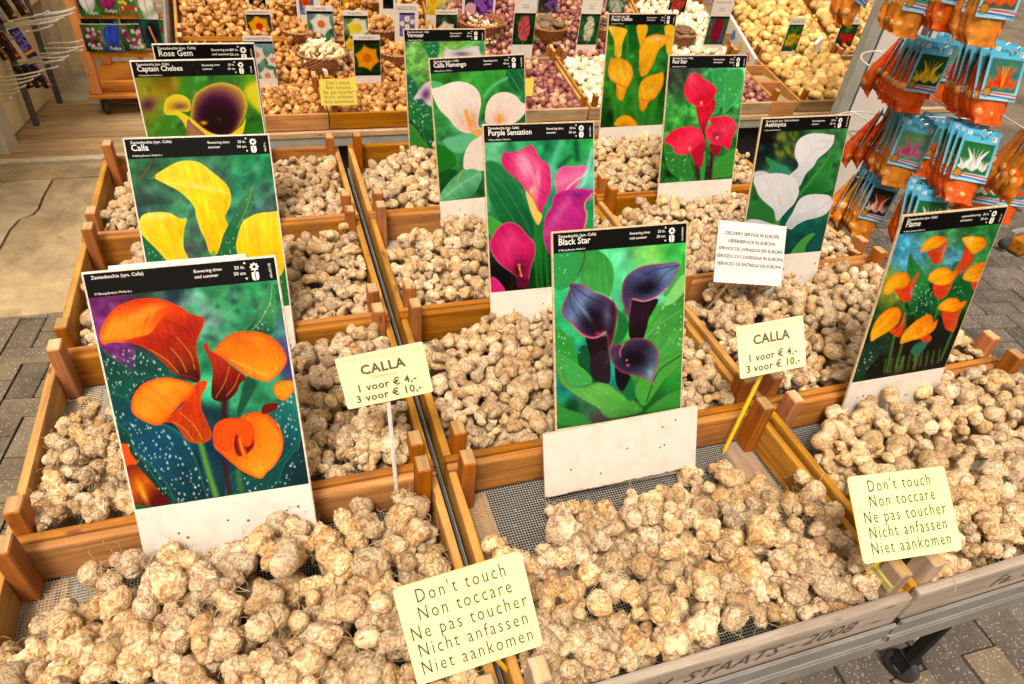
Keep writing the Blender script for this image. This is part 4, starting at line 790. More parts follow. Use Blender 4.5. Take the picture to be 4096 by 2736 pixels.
def art_red(a):  # T2 coords for left, using T3 = T2x - 2245
    k = 2245
    a.blobs([(k + 20, 550, 60, (60, 70, 60)), (k + 50, 500, 40, (95, 115, 95)), (k + 20, 650, 50, (55, 130, 60)), (k + 100, 700, 60, (70, 160, 70)), (k + 350, 560, 60, (60, 170, 90)), (k + 420, 500, 60, (130, 210, 160)), (k + 300, 750, 60, (60, 155, 70)), (k + 20, 830, 60, (60, 150, 60)), (k + 380, 750, 60, (70, 170, 90)), (k + 100, 1150, 80, (40, 120, 50)), (k + 330, 1100, 80, (45, 130, 55)), (k - 20, 1100, 50, (30, 90, 40)), (k + 230, 1150, 40, (60, 30, 40))])
    a.wob(.16, 60); a.wob(.10, 25)
    a.poly([(k + 250, 480), (k + 360, 460), (k + 340, 600), (k + 300, 740), (k + 240, 760), (k + 280, 620)], (50, 160, 85), rim=((110, 200, 140), 7, .6)); a.poly([(k + 350, 480), (k + 460, 470), (k + 440, 620), (k + 330, 760), (k + 340, 600)], (60, 165, 80), rim=((120, 210, 150), 7, .5))
    a.poly([(k - 60, 940), (k + 40, 960), (k + 100, 1060), (k + 130, 1180), (k + 60, 1190), (k - 40, 1130)], (45, 130, 50), rim=((95, 180, 90), 6, .6)); a.poly([(k + 330, 1040), (k + 410, 1000), (k + 395, 1150), (k + 330, 1180), (k + 240, 1180), (k + 280, 1080)], (60, 150, 55), rim=((110, 190, 90), 6, .6)); a.poly([(k + 180, 1000), (k + 215, 1000), (k + 200, 1210), (k + 175, 1210)], (60, 150, 60))
    a.dots([(k + 300, 500), (k + 440, 600), (k + 300, 800), (k + 200, 780)], 30, 5, (210, 235, 210)); a.dots([(k - 40, 960), (k + 60, 1000), (k + 80, 1150), (k - 40, 1120)], 20, 6, (190, 225, 180))
    for P in ([(k + 150, 1100), (k + 165, 1212)], [(k + 255, 1010), (k + 240, 1212)], [(k + 195, 880), (k + 200, 1000)]): a.line(P, 15, (70, 25, 45))
    R1, R2, R3 = (228, 25, 60), (240, 80, 100), (150, 15, 50)
    a.poly([(k + 235, 655), (k + 275, 670), (k + 270, 730), (k + 235, 790), (k + 215, 850), (k + 195, 880), (k + 165, 820), (k + 150, 730), (k + 150, 700), (k + 230, 705)], (205, 25, 50), (k + 200, 690, k + 200, 880, (215, 30, 55), (165, 20, 55)), ((150, 15, 40), 6, .5))
    a.poly([(k + 125, 487), (k + 170, 500), (k + 215, 535), (k + 270, 570), (k + 285, 610), (k + 260, 660), (k + 230, 705), (k + 170, 715), (k + 110, 690), (k + 72, 640), (k + 68, 580), (k + 90, 520)], R1, (k + 80, 520, k + 240, 690, (235, 45, 80), (225, 20, 45)), ((245, 110, 130), 6, .6), hi=[(k + 120, 530, 30, 50, (245, 110, 130), .6), (k + 175, 670, 40, 30, (170, 10, 30), .5)]); a.glow(k + 182, 688, 9, 13, (245, 200, 130), 1)
    a.poly([(k + 285, 960), (k + 320, 960), (k + 295, 1040), (k + 260, 1030), (k + 235, 960)], R3)
    a.poly([(k + 235, 790), (k + 280, 780), (k + 350, 775), (k + 400, 800), (k + 418, 860), (k + 390, 920), (k + 370, 1000), (k + 330, 975), (k + 270, 965), (k + 225, 930), (k + 210, 870), (k + 245, 830)], R1, (k + 260, 790, k + 360, 970, (238, 60, 95), (215, 20, 55)), ((245, 100, 125), 6, .6)); a.glow(k + 285, 905, 30, 30, (120, 10, 40), .7); a.glow(k + 289, 918, 9, 12, (245, 190, 120), 1)
    a.poly([(k - 65, 942), (k - 20, 880), (k + 50, 850), (k + 130, 845), (k + 180, 870), (k + 205, 930), (k + 200, 1030), (k + 180, 1115), (k + 150, 1100), (k + 110, 1030), (k + 60, 1035), (k + 10, 1020), (k - 20, 970)], R1, (k, 880, k + 150, 1050, (238, 55, 90), (200, 20, 50)), ((245, 100, 125), 6, .6)); a.poly([(k + 120, 1020), (k + 195, 950), (k + 205, 990), (k + 180, 1118), (k + 140, 1090)], (185, 20, 55)); a.glow(k + 104, 992, 10, 12, (245, 190, 120), 1)
    a.wob(.03, 14)

def art_white(a):  # T3 ; lower part T6 = y+1501
    a.blobs([(620, 900, 60, (25, 25, 32)), (750, 880, 50, (40, 60, 40)), (620, 1050, 60, (30, 35, 40)), (1050, 930, 80, (60, 120, 65)), (1120, 1000, 60, (50, 110, 60)), (800, 1050, 60, (35, 55, 50)), (560, 1280, 60, (50, 120, 60)), (700, 1150, 60, (60, 130, 90)), (900, 1300, 60, (30, 80, 45)), (1000, 1250, 90, (40, 120, 60)), (560, 1550, 90, (25, 80, 60)), (900, 1600, 90, (25, 90, 80)), (850, 1700, 60, (30, 50, 45))])
    a.wob(.12, 50)
    for k in range(26): a.glow(a.r.uniform(670, 820), a.r.uniform(890, 1050), 14, 20, (135, 150, 35), .6, -.5)
    for k in range(20): a.glow(a.r.uniform(560, 1100), a.r.uniform(900, 1120), 20, 20, [(75, 140, 85), (20, 35, 30)][k % 2], .4)
    a.poly([(612, 1050), (680, 1080), (750, 1120), (790, 1180), (730, 1180), (600, 1160), (640, 1120)], (40, 120, 60), (620, 1050, 720, 1170, (60, 150, 130)), ((90, 165, 90), 5, .6))
    a.poly([(1066, 1000), (1040, 1180), (1058, 1260), (960, 1290), (860, 1310), (830, 1300), (900, 1200), (1000, 1080)], (42, 120, 50), (1060, 1010, 880, 1300, (50, 135, 60), (30, 95, 40)), ((90, 165, 80), 5, .5)); a.line([(1062, 1010), (950, 1160), (840, 1300)], 4, (90, 160, 85))
    a.poly([(490, 1440), (560, 1330), (650, 1380), (700, 1450), (650, 1540), (560, 1600), (480, 1540)], (45, 115, 55), rim=((80, 150, 80), 5, .5)); a.poly([(770, 1700), (850, 1600), (940, 1558), (920, 1700), (780, 1720)], (70, 150, 65), rim=((110, 180, 100), 5, .5))
    a.poly([(880, 1640), (1000, 1500), (1060, 1420), (1030, 1600), (980, 1720), (900, 1720)], (25, 85, 75))
    a.line([(690, 1460), (688, 1720)], 22, (75, 150, 60))
    Wt, Gy = (226, 226, 232), (190, 195, 205)
    a.poly([(530, 1160), (560, 1142), (610, 1145), (640, 1180), (560, 1270), (545, 1240)], (205, 205, 215))
    a.poly([(830, 1110), (806, 1040), (812, 970), (845, 920), (910, 892), (980, 890), (1050, 900), (1070, 905), (1060, 960), (1020, 1010), (960, 1060), (930, 1110), (880, 1160), (840, 1240), (800, 1250), (765, 1180)], Wt, (830, 900, 880, 1220, (228, 228, 234), (200, 205, 210)), ((240, 240, 245), 6, .6), hi=[(1000, 940, 50, 16, (205, 208, 216), .6)])
    a.line([(1062, 930), (1000, 985), (930, 1010), (850, 1120)], 4, (190, 195, 205), .7)
    a.poly([(530, 1205), (560, 1175), (640, 1158), (720, 1158), (790, 1180), (825, 1230), (832, 1290), (800, 1360), (760, 1400), (725, 1440), (700, 1470), (680, 1465), (665, 1400), (620, 1360), (570, 1310), (545, 1250)], Wt, (600, 1170, 700, 1460, (222, 222, 230), (205, 208, 212)), ((240, 240, 245), 6, .6)); a.line([(703, 1310), (702, 1362)], 9, (222, 205, 160))
    a.poly([(745, 1500), (790, 1420), (830, 1340), (880, 1305), (960, 1295), (1040, 1308), (1055, 1360), (1020, 1420), (960, 1450), (880, 1470), (820, 1500), (780, 1530)], (220, 220, 228), (850, 1310, 850, 1500, (222, 222, 230), (190, 195, 205)), ((238, 238, 243), 6, .6)); a.line([(1040, 1340), (960, 1400), (820, 1440)], 4, (185, 190, 200), .7)
    a.poly([(485, 1470), (560, 1465), (640, 1490), (700, 1510), (600, 1540), (490, 1520)], (210, 210, 218))

def art_flame(a):  # T6
    a.blobs([(1500, 120, 70, (70, 160, 205)), (1600, 220, 60, (90, 180, 215)), (1700, 60, 60, (60, 120, 90)), (1850, 80, 60, (70, 140, 90)), (2050, 60, 60, (40, 110, 55)), (1430, 380, 50, (120, 160, 60)), (1450, 470, 50, (130, 140, 50)), (1750, 270, 50, (60, 130, 80)), (1850, 200, 50, (80, 150, 190)), (1650, 500, 80, (30, 90, 50)), (1700, 450, 60, (35, 100, 60)), (1400, 650, 60, (30, 70, 40)), (1350, 850, 80, (30, 60, 40)), (1600, 850, 100, (35, 28, 28)), (1900, 500, 60, (30, 90, 45)), (1850, 800, 90, (18, 25, 22)), (1500, 950, 80, (40, 30, 28)), (2050, 150, 50, (60, 130, 70))])
    a.wob(.14, 60); a.wob(.08, 25)
    a.poly([(1570, 195), (1620, 260), (1670, 320), (1700, 400), (1690, 470), (1730, 540), (1660, 620), (1580, 560), (1550, 400)], (40, 120, 60), (1570, 200, 1650, 600, (45, 130, 60), (25, 85, 50)), ((80, 160, 80), 5, .5)); a.poly([(1640, 480), (1700, 520), (1720, 600), (1660, 680), (1610, 620)], (25, 75, 45), rim=((90, 160, 60), 4, .6))
    a.poly([(1985, 370), (1900, 430), (1820, 500), (1740, 560), (1780, 600), (1900, 570), (1960, 520)], (30, 95, 50), rim=((80, 150, 80), 4, .5)); a.poly([(1860, 260), (1920, 250), (1900, 340), (1840, 400)], (40, 110, 70))
    a.poly([(1200, 1030), (1215, 900), (1310, 780), (1380, 850), (1300, 950), (1230, 1035)], (30, 60, 45)); a.dots([(1230, 960), (1300, 850), (1340, 900), (1260, 980)], 25, 5, (210, 225, 215))
    a.dots([(1600, 380), (1720, 400), (1700, 600), (1560, 580)], 60, 5, (200, 230, 220)); a.dots([(1780, 420), (1980, 400), (1880, 600), (1760, 560)], 50, 5, (170, 215, 205)); a.dots([(1300, 700), (1900, 650), (1800, 930), (1250, 1000)], 50, 4, (120, 175, 155), .6)
    for P in ([(1530, 510), (1540, 700), (1480, 950)], [(1770, 490), (1740, 620), (1600, 900)], [(1660, 780), (1600, 960)], [(1470, 740), (1420, 980)], [(1860, 710), (1780, 900)], [(1530, 880), (1500, 975)]): a.line(P, 11, (75, 130, 60), .8)
    a.poly([(1580, 840), (1620, 790), (1690, 780), (1660, 840), (1600, 870)], (45, 110, 90))
    for k in range(10): a.line([(1400 + 40 * k, 990 - 8 * k), (1415 + 40 * k, 900 - 8 * k)], 7, (95, 140, 60), .6)
    Og, Yl, Rd = (243, 130, 20), (250, 185, 45), (210, 60, 25)
    def fl(lip, trum, c2=None):
        a.poly(trum, (222, 75, 30), (trum[0][0], trum[0][1], trum[len(trum) // 2][0], trum[len(trum) // 2][1], (215, 60, 35), (195, 100, 45)), ((180, 45, 30), 5, .5)); a.poly(lip, Yl, (lip[0][0], lip[0][1], lip[len(lip) // 2][0], lip[len(lip) // 2][1], (250, 170, 30), Og), ((228, 95, 25), 8, .7))
    fl([(1640, 182), (1660, 130), (1700, 90), (1760, 72), (1812, 85), (1815, 110), (1780, 140), (1720, 165), (1660, 180)], [(1690, 180), (1760, 160), (1830, 108), (1830, 130), (1800, 190), (1790, 240), (1740, 262), (1715, 230)])
    a.glow(1800, 180, 10, 45, (235, 150, 160), .7, .3)
    fl([(1935, 120), (1925, 85), (2000, 75), (2060, 85), (2085, 120), (2060, 160), (2000, 195), (1970, 170)], [(1925, 90), (1960, 140), (1990, 200), (1992, 245), (1950, 290), (1900, 330), (1870, 345), (1870, 300), (1920, 220), (1940, 140)])
    a.glow(1980, 95, 20, 30, (252, 235, 150), .6, .5)
    fl([(1395, 440), (1410, 390), (1460, 335), (1520, 315), (1560, 330), (1575, 370), (1540, 420), (1480, 430), (1440, 465), (1410, 465)], [(1480, 430), (1560, 400), (1600, 350), (1640, 300), (1620, 370), (1590, 440), (1580, 500), (1540, 515), (1510, 495)])
    a.glow(1585, 450, 10, 40, (230, 150, 160), .6)
    fl([(1695, 365), (1710, 320), (1760, 290), (1820, 285), (1850, 310), (1885, 305), (1880, 350), (1830, 395), (1770, 405), (1720, 385)], [(1730, 395), (1800, 400), (1860, 350), (1850, 420), (1810, 480), (1770, 493), (1735, 470)])
    fl([(1925, 350), (1950, 300), (2000, 265), (2072, 248), (2060, 300), (2040, 370), (1990, 380), (1945, 370)], [(1985, 385), (2030, 365), (2012, 430), (2000, 440)])
    fl([(1312, 770), (1315, 710), (1360, 620), (1430, 560), (1490, 550), (1515, 590), (1500, 650), (1450, 700), (1380, 740), (1330, 772)], [(1440, 710), (1500, 670), (1545, 575), (1540, 640), (1520, 730), (1490, 748)])
    fl([(1508, 785), (1530, 720), (1600, 650), (1680, 600), (1720, 605), (1730, 650), (1760, 630), (1735, 700), (1660, 750), (1590, 770), (1520, 792)], [(1640, 760), (1700, 730), (1720, 760), (1690, 785)])
    a.glow(1640, 700, 50, 30, (225, 120, 15), .7, -.6); a.line([(1675, 680), (1672, 705)], 7, (250, 200, 60))
    fl([(1760, 560), (1780, 520), (1830, 490), (1890, 490), (1910, 515), (1950, 505), (1930, 550), (1870, 580), (1810, 575)], [(1790, 575), (1880, 580), (1920, 550), (1900, 620), (1875, 700), (1840, 710), (1805, 680)])
    a.wob(.03, 14)

NATURE = (60, 120, 60)
# q = bottom centre (fit frame), yaw, lean, roll, width, height ; px on the left edge: header bottom, print bottom
BOARDS = [
 ('orange', [-0.4169, 0.3914, -0.1084, -0.1196, 0.4721, -0.0667, 0.2907, 0.5261], art_orange, (0, 900), 1193, 2041, None, 'mid summer', '20 in.', '50 cm', 'elbo03178', 255, 'tall picture board of four fiery orange callas, front left tray, white unpainted foot', (342, 1194)),
 ('yellow', [-0.4128, 0.9044, -0.1197, -0.0002, 0.4476, 0.0081, 0.2869, 0.5245], art_yellow, (0, 0), 637, 1275, 'Calla', 'summer', '20 in.', '50 cm', '66629 x', 190, 'picture board headed Calla with one big yellow bloom, second in the left row', None),
 ('chelsea', [-0.4161, 1.4085, -0.1387, 0.0326, 0.2213, -0.0018, 0.2885, 0.5328], art_chelsea, (0, 0), 312, 700, 'Captain Chelsea', 'summer', '20 in.', '50 cm', '132443', 160, 'picture board headed Captain Chelsea with a yellow-rimmed dark purple calla', None),
 ('rosegem', [-0.417, 1.8899, -0.14, 0.0446, 0.078, 0.004, 0.2853, 0.4375], art_rose, (0, 0), 232, 560, 'Rose Gem', 'mid summer', '20 in.', '50 cm', 'elbo01691', 120, 'picture board headed Rose Gem, mostly hidden behind the Captain Chelsea board', None),
 ('vermeer', [0.3389, 1.885, -0.14, 0.0009, 0.2034, -0.0086, 0.2829, 0.474], art_vermeer, (1350, 0), 167, 608, 'Vermeer', 'mid summer', '20 in.', '50 cm', 'klan30454', 120, 'picture board headed Vermeer with a white-and-violet calla, rear of the middle row', None),
 ('flamengo', [0.3336, 1.3741, -0.1119, -0.0314, 0.2826, -0.0463, 0.2792, 0.519], art_flamengo, (1350, 0), 294, 806, 'Calla Flamengo', 'summer', '16 in.', '40 cm', 'klan254858', 140, 'picture board headed Calla Flamengo with blush-white callas on green', None),
 ('purple', [0.3469, 0.8836, -0.0997, -0.0376, 0.43, -0.0073, 0.2833, 0.5142], art_purple, (1350, 0), 571, 1171, 'Purple Sensation', 'summer', '20 in.', '50 cm', 'elbo10264', 160, 'picture board headed Purple Sensation with magenta callas', None),
 ('black', [0.3466, 0.3977, -0.1359, -0.0462, 0.4251, -0.0146, 0.2831, 0.5458], art_black, (1350, 900), 1015, 1717, 'Black Star', 'mid summer', '20 in.', '50 cm', 'klan254844', 190, 'picture board headed Black Star with three black-purple callas, middle front tray', None),
 ('peach', [1.0757, 1.885, -0.14, -0.0101, 0.1981, -0.0131, 0.2766, 0.5278], art_peach, (1350, 0), 101, 511, 'Peach Chiffon', 'mid summer', '20 in.', '50 cm', 'klan25494', 100, 'picture board headed Peach Chiffon with golden orange callas', None),
 ('redstar', [1.08671, 1.39, -0.14, -0.00735, 0.30313, 0.0, 0.28878, 0.53847], art_red, (1350, 0), 273, 733, 'Red Star', 'mid summer', '20 in.', '50 cm', 'klan50433', 120, 'picture board headed Red Star with three crimson callas', None),
 ('aethiopica', [1.0549, 0.8834, -0.1009, -0.078, 0.2324, -0.032, 0.2648, 0.5143], art_white, (2696, 0), 530, 1034, 'Aethiopica', 'summer', '20 in.', '50 cm', 'elbo5170-504', 130, 'picture board headed Aethiopica with pure white arum callas, right row', None),
 ('flame', [1.0524, 0.4, -0.14, -0.0394, 0.1862, -0.0247, 0.2697, 0.5557], art_flame, (2696, 900), 940, 1531, 'Flame', 'mid season', '20 in.', '50 cm', '1135-17', 160, 'picture board headed Flame with many orange-yellow callas, front right tray', None)]
def header_lettering(m, w, hh, top, title, when, inch, cm, code):
    """white print on the black header; local x from left, z from top"""
    y = -0.0010
    def T(txt, s, x, z, al='LEFT', **k):
        V, F = text_geo(txt, s, al, **k); m.add(np.stack([V[:, 0] + x, np.full(len(V), y), V[:, 1] + z], 1), F)
    s = hh
    T('Zantedeschia (syn. Calla)' + (' aethiopica' if title == 'Aethiopica' else ''), s * .20, -w / 2 + .035 * w, top - s * .24, bold=.006)
    if title: T(title, s * .47, -w / 2 + .035 * w, top - s * .60, bold=0.010, sx=.90)
    T('\u00a9 Elburg Botanic Media b.v.', s * .13, -w / 2 + .035 * w, top - s * .90)
    T('summerflowering' if title == 'Flame' else 'flowering time:', s * .19, w * .06, top - s * .36, bold=.006); T(when, s * .19, w * .06, top - s * .60, bold=.006)
    T(inch, s * .20, w * .335, top - s * .37, 'RIGHT', bold=.008); T(cm, s * .20, w * .335, top - s * .63, 'RIGHT', bold=.008)
    def P(pts): V = [(x, y, z) for x, z in pts]; m.add(V, [tuple(range(len(V)))])
    cx, cz = w * .385, top - s * .33
    P([(w * .335 - s * .06, top - s * .17), (w * .335 + s * .06, top - s * .17), (w * .335, top - s * .08)]); P([(w * .335, top - s * .86), (w * .335 + s * .06, top - s * .77), (w * .335 - s * .06, top - s * .77)])
    ro = [s * (.165 + .03 * math.cos(8 * t)) for t in np.linspace(0, 2 * math.pi, 49)]
    A = [(cx + r * math.cos(t), y, cz + r * math.sin(t)) for r, t in zip(ro, np.linspace(0, 2 * math.pi, 49))]; B = [(cx + s * .07 * math.cos(t), y, cz + s * .07 * math.sin(t)) for t in np.linspace(0, 2 * math.pi, 49)]
    m.add(A + B, [(i, i + 1, 49 + i + 1, 49 + i) for i in range(48)])
    for sg in (-1, 1): P([(cx + sg * s * .02, top - s * .55), (cx + sg * s * .14, top - s * .56), (cx + sg * s * .15, top - s * .80), (cx + sg * s * .10, top - s * .90), (cx + sg * s * .02, top - s * .92)][::sg])
    P([(cx - s * .02, top - s * .50), (cx - s * .02, top - s * .56), (cx + s * .02, top - s * .56), (cx + s * .02, top - s * .50)])
    V, F = text_geo(code, s * .15); m.add(np.stack([w * .475 - V[:, 1], np.full(len(V), y), top - s * .88 + V[:, 0]], 1), F)
SCREW = simple('screw_head', (0.16, 0.13, 0.10), (0.09, 0.07, 0.05), 200, 0.5, 0.5)
RUST = simple('rusty_hole', (0.30, 0.14, 0.05), (0.16, 0.08, 0.04), 300, 0.9, 0.2)
def v_at(b, AX, AZ, w, h, py):
    vs = np.linspace(0, 1, 400); P = b - AX * w / 2 + np.outer(vs * h, AZ); return float(vs[np.argmin(np.abs(pj(P)[:, 1] - py))])
for (key, q, fn, org, ph, pb, title, when, inch, cm, code, n, label, _x) in BOARDS:
    b, AX, AY, AZ, eul = sign_frame(q); w, h = q[6], q[7]
    t = thing('picture_board', label, 'picture sign', b, eul, 'calla picture boards')
    MB().rbox(-w / 2, w / 2, 0, 0.006, 0, h, .0012).obj('backing_board', WHITEEDGE if key in ('orange', 'yellow', 'chelsea', 'rosegem') else EDGE, t)
    vh, vb = v_at(b, AX, AZ, w, h, ph), v_at(b, AX, AZ, w, h, pb)
    if key == 'rosegem': vh, vb = .874, .16
    MB().rbox(-w / 2 + .001, w / 2 - .001, -.0008, 0, 0.001, h * vb - .001, .0004).obj('foot_panel', WHITEP, t)
    inset = 0.0032; pw = w - 2 * inset; z0, z1 = h * vb, h - inset
    O = b - AX * pw / 2 + AZ * z0
    def paint(X, Y, U, V, fn=fn, org=org, vh=vh, z0=z0, z1=z1, h=h, key=key):
        x, y = TL(*org)(X, Y); a = Art(x, y, 3); fn(a)
        C = a.C; hd = (V * (z1 - z0) + z0) > h * vh
        C[hd] = (24, 21, 22); return C
    grid_sheet('printed_picture', O, AX, AZ, pw, z1 - z0, int(n * 1.15), paint, PRINT, t, off=0.0005)
    m = MB(); header_lettering(m, pw, (z1 - h * vh), z1, title, when, inch, cm, code); m.obj('header_lettering', INKW, t)
    rs = np.random.RandomState(len(key)); m = MB()
    for x in (-.34 * w, .05 * w, .36 * w):
        for k in range(2):
            c = (x + rs.uniform(-.02, .02) + k * .016, h * vb * rs.uniform(.45, .75)); r = .0021 if k == 0 else .0028
            m.add([(c[0] + r * math.cos(a_), -.0016, c[1] + r * math.sin(a_)) for a_ in np.linspace(0, 6.28, 9)[:-1]], [tuple(range(8))], k)
    if vb > .03: m.obj('screw', [SCREW, RUST], t)
# the wide white foot board screwed in front of the black-purple picture
q = [0.339, 0.3860, -0.1061, -0.0218, 0.40, -0.0228, 0.3424, 0.1407]; b, AX, AY, AZ, eul = sign_frame(q)
t = thing('foot_board', 'wide chipped white foot board standing in front of the Black Star picture', 'board', b, eul)
w, h = q[6], q[7]; m = MB(); rs = np.random.RandomState(3)
xs = np.linspace(-w / 2, w / 2, 60); lo = np.clip(rs.normal(0, .0016, 60) + (rs.rand(60) < .2) * .004, 0, .008)
V = []; 
for x, l in zip(xs, lo): V += [(x, -.0068, l), (x, -.0068, h - .001)]
m.add(V, [(2 * i, 2 * i + 2, 2 * i + 3, 2 * i + 1) for i in range(59)]); m.obj('paint_layer', WHITEP, t)
MB().rbox(-w / 2, w / 2, -.0064, .0002, 0, h, .001).obj('panel', simple('raw_ply', (0.58, 0.46, 0.33), (0.46, 0.34, 0.22), 60, 0.7), t)
m = MB()
for (x, z, k) in ((-.115, .052, 0), (.085, .062, 0), (.095, .066, 0), (.09, .108, 1), (-.05, .03, 1), (.01, .075, 1), (.12, .118, 1)):
    r = .0024; m.add([(x + r * math.cos(a_), -.0072, z + r * math.sin(a_)) for a_ in np.linspace(0, 6.28, 9)[:-1]], [tuple(range(8))], k)
m.obj('screw', [SCREW, RUST], t)
# second white sheet standing behind the orange board
q = [-0.4169, 0.3914, -0.1084, -0.1196, 0.4721, -0.0667, 0.2907, 0.5261]; b, AX, AY, AZ, eul = sign_frame(q)
o = MB().rbox(-.108, .098, .0075, .0125, .25, .5315, .001).obj('white_sheet', simple('white_plastic', (0.80, 0.79, 0.76), (0.74, 0.72, 0.68), 20, 0.35), None, b, eul)
tag(o, 'white plastic sheet sticking out behind the top of the orange calla board', 'plastic sheet')

# ---------------- cards
YPAPER = simple('pale_yellow_card', (0.74, 0.71, 0.40), (0.72, 0.68, 0.37), 12, 0.4, 0.5)
YPLATE = simple('engraved_yellow_plate', (0.76, 0.69, 0.35), (0.74, 0.66, 0.31), 10, 0.38, 0.5)
YPLATE2 = simple('bright_yellow_plate', (0.76, 0.60, 0.10), (0.74, 0.58, 0.09), 10, 0.4, 0.5)
WPAPER = simple('white_laminated_card', (0.70, 0.68, 0.66), (0.67, 0.65, 0.62), 12, 0.3, 0.5)
LAM = simple('laminate_edge', (0.62, 0.58, 0.52), (0.55, 0.5, 0.45), 50, 0.3, 0.5)
YSTICK = simple('yellow_plastic_stick', (0.82, 0.56, 0.02), (0.72, 0.46, 0.02), 90, 0.4, 0.5)
WSTICK = simple('grey_white_plastic_stick', (0.66, 0.63, 0.60), (0.56, 0.53, 0.50), 60, 0.3, 0.5)
def rounded(w, h, r, k=4):
    P = []
    for cx, cz, a0 in ((w / 2 - r, h - r, 0), (-w / 2 + r, h - r, 1), (-w / 2 + r, r, 2), (w / 2 - r, r, 3)):
        for i in range(k + 1): a = math.pi / 2 * (a0 + i / k); P.append((cx + r * math.cos(a), cz + r * math.sin(a)))
    return P
def card_mesh(w, h, r, th, mats, name, parent):
    P = rounded(w, h, r); n = len(P); m = MB()
    V = [(x, 0, z) for x, z in P] + [(x, th, z) for x, z in P]
    m.add(V, [tuple(range(n))[::-1], tuple(range(n, 2 * n))], 0); m.add(V, [(i, (i + 1) % n, n + (i + 1) % n, n + i) for i in range(n)], 1)
    return m.obj(name, mats, parent)
def card_text(lines, parent, mat, y=-0.0007, name='lettering'):
    m = MB()
    for (txt, s, x, z, al, kw) in lines:
        V, F = text_geo(txt, s, al, **kw); m.add(np.stack([V[:, 0] + x, np.full(len(V), y), V[:, 1] + z], 1), F)
    return m.obj(name, mat, parent)
def stick(p0, p1, r, mat, name, parent_b, eul, parent, flat=1.0):
    M = Matrix.Translation(parent_b) @ eul.to_matrix().to_4x4(); Mi = M.inverted()
    a, c = Mi @ Vector(p0), Mi @ Vector(p1)
    return MB().tube([a, a.lerp(c, .04), a.lerp(c, .5), c], [r * .35, r, r, r], 6).obj(name, mat, parent)
def price_card(q, label, base, r, mat):
    b, AX, AY, AZ, eul = sign_frame(q); w, h = q[6], q[7]; t = thing('price_card', label, 'price card', b, eul, 'calla price cards')
    card_mesh(w, h, .0035, .0015, [YPAPER, LAM], 'card', t)
    k = dict(bold=.022, spacing=1.08)
    card_text([('CALLA', h * .25, 0, h * .61, 'CENTER', dict(bold=.03, spacing=1.08)), ('1 voor \u20ac 4,-', h * .20, 0.0, h * .29, 'CENTER', k), ('3 voor \u20ac 10,-', h * .20, 0.0, h * .09, 'CENTER', k)], t, INKG)
    card_text([('voor binnen & buiten  |  inside & outside  |  int\u00e9rieur & ext\u00e9rieur  |  f\u00fcr zimmer & garten', h * .043, 0, h * .905, 'CENTER', {}), ('Zantedeschia', h * .085, 0, h * .50, 'CENTER', {})], t, simple('fine_print', (0.45, 0.36, 0.18)), name='fine_print')
    stick(base, tuple(b + AZ * h * .35 + AY * .004), r, mat, 'stick', Vector(b), eul, t)
pl = onz(1596, 2066, .858); pr = onz(2891, 1817, .859)
price_card([-0.11788, 0.49835, 0.11739, -0.17298, 0.34988, -0.19569, 0.155, 0.09921], 'pale yellow CALLA price card on a white stick between the left and middle rows', tuple(pl), .0042, WSTICK)
price_card([0.66381, 0.42511, 0.10133, -0.06376, 0.58806, -0.07437, 0.158, 0.10816], 'pale yellow CALLA price card on a slanting yellow stick, right of the Black Star board', tuple(pr), .0046, YSTICK)
q = [0.86686, 0.8, 0.03762, -0.0191, 0.57537, 0.14895, 0.20598, 0.15694]; b, AX, AY, AZ, eul = sign_frame(q); t = thing('delivery_card', 'white laminated delivery service card on a thin wooden rod, in front of the Aethiopica board', 'notice card', b, eul)
card_mesh(.206, .157, .001, .001, [WPAPER, LAM], 'card', t); card_text([(s_, .0122, 0, .157 - .034 - .0195 * i, 'CENTER', dict(bold=.014)) for i, s_ in enumerate(('DELIVERY SERVICE IN EUROPE', 'LIEFERSERVICE IN EUROPA', 'SERVICE DE LIVRAISON EN EUROPA', 'SERVIZIO DI CONSEGNA IN EUROPA', 'SERVICIO DE ENTREGA EN EUROPA'))], t, INKK)
stick(tuple(onz(2789, 1282, .859)), tuple(b + AZ * .02 - AX * .035 + AY * .006), .0033, simple('bamboo_rod', (0.62, 0.47, 0.28), (0.5, 0.36, 0.2), 90), 'rod', Vector(b), eul, t)
DT = ("Don't touch", 'Non toccare', 'Ne pas toucher', 'Nicht anfassen', 'Niet aankomen')
def dont_touch(q, label, mat, ink, stk=None):
    b, AX, AY, AZ, eul = sign_frame(q); w, h = q[6], q[7]; t = thing('warning_plate', label, 'warning sign', b, eul, 'multilingual do-not-touch plates')
    card_mesh(w, h, h * .05, .002, [mat, YSTICK], 'plate', t)
    card_text([(s_, h * .20, 0, h * (.80 - .178 * i), 'CENTER', dict(spacing=1.30, bold=-.004)) for i, s_ in enumerate(DT)], t, ink)
    for ch in t.children:
        if ch.name.startswith('lettering'): ch.scale = (.70, 1, 1)
    if stk: stick(stk, tuple(b + AZ * h * .3 + AY * .005), .004, YSTICK, 'stick', Vector(b), eul, t)
    return t
INKP = simple('engraved_grey', (0.05, 0.042, 0.035), (0.04, 0.033, 0.03), 60, .6, .1)
dont_touch([-0.0694, 0.04593, 0.00459, -0.165, 0.6338, -0.22324, 0.19, 0.1495], 'cream-yellow do-not-touch plate tilted over the two front trays, lowest in the photo', YPLATE, INKP, (0.012, .06, .859))
dont_touch([0.66308, -0.0, 0.06748, -0.09341, 0.91284, 0.01337, 0.195, 0.14043], 'yellow do-not-touch plate strapped to the front post between middle and right trays', YPLATE, INKP, (.655, .045, .862))
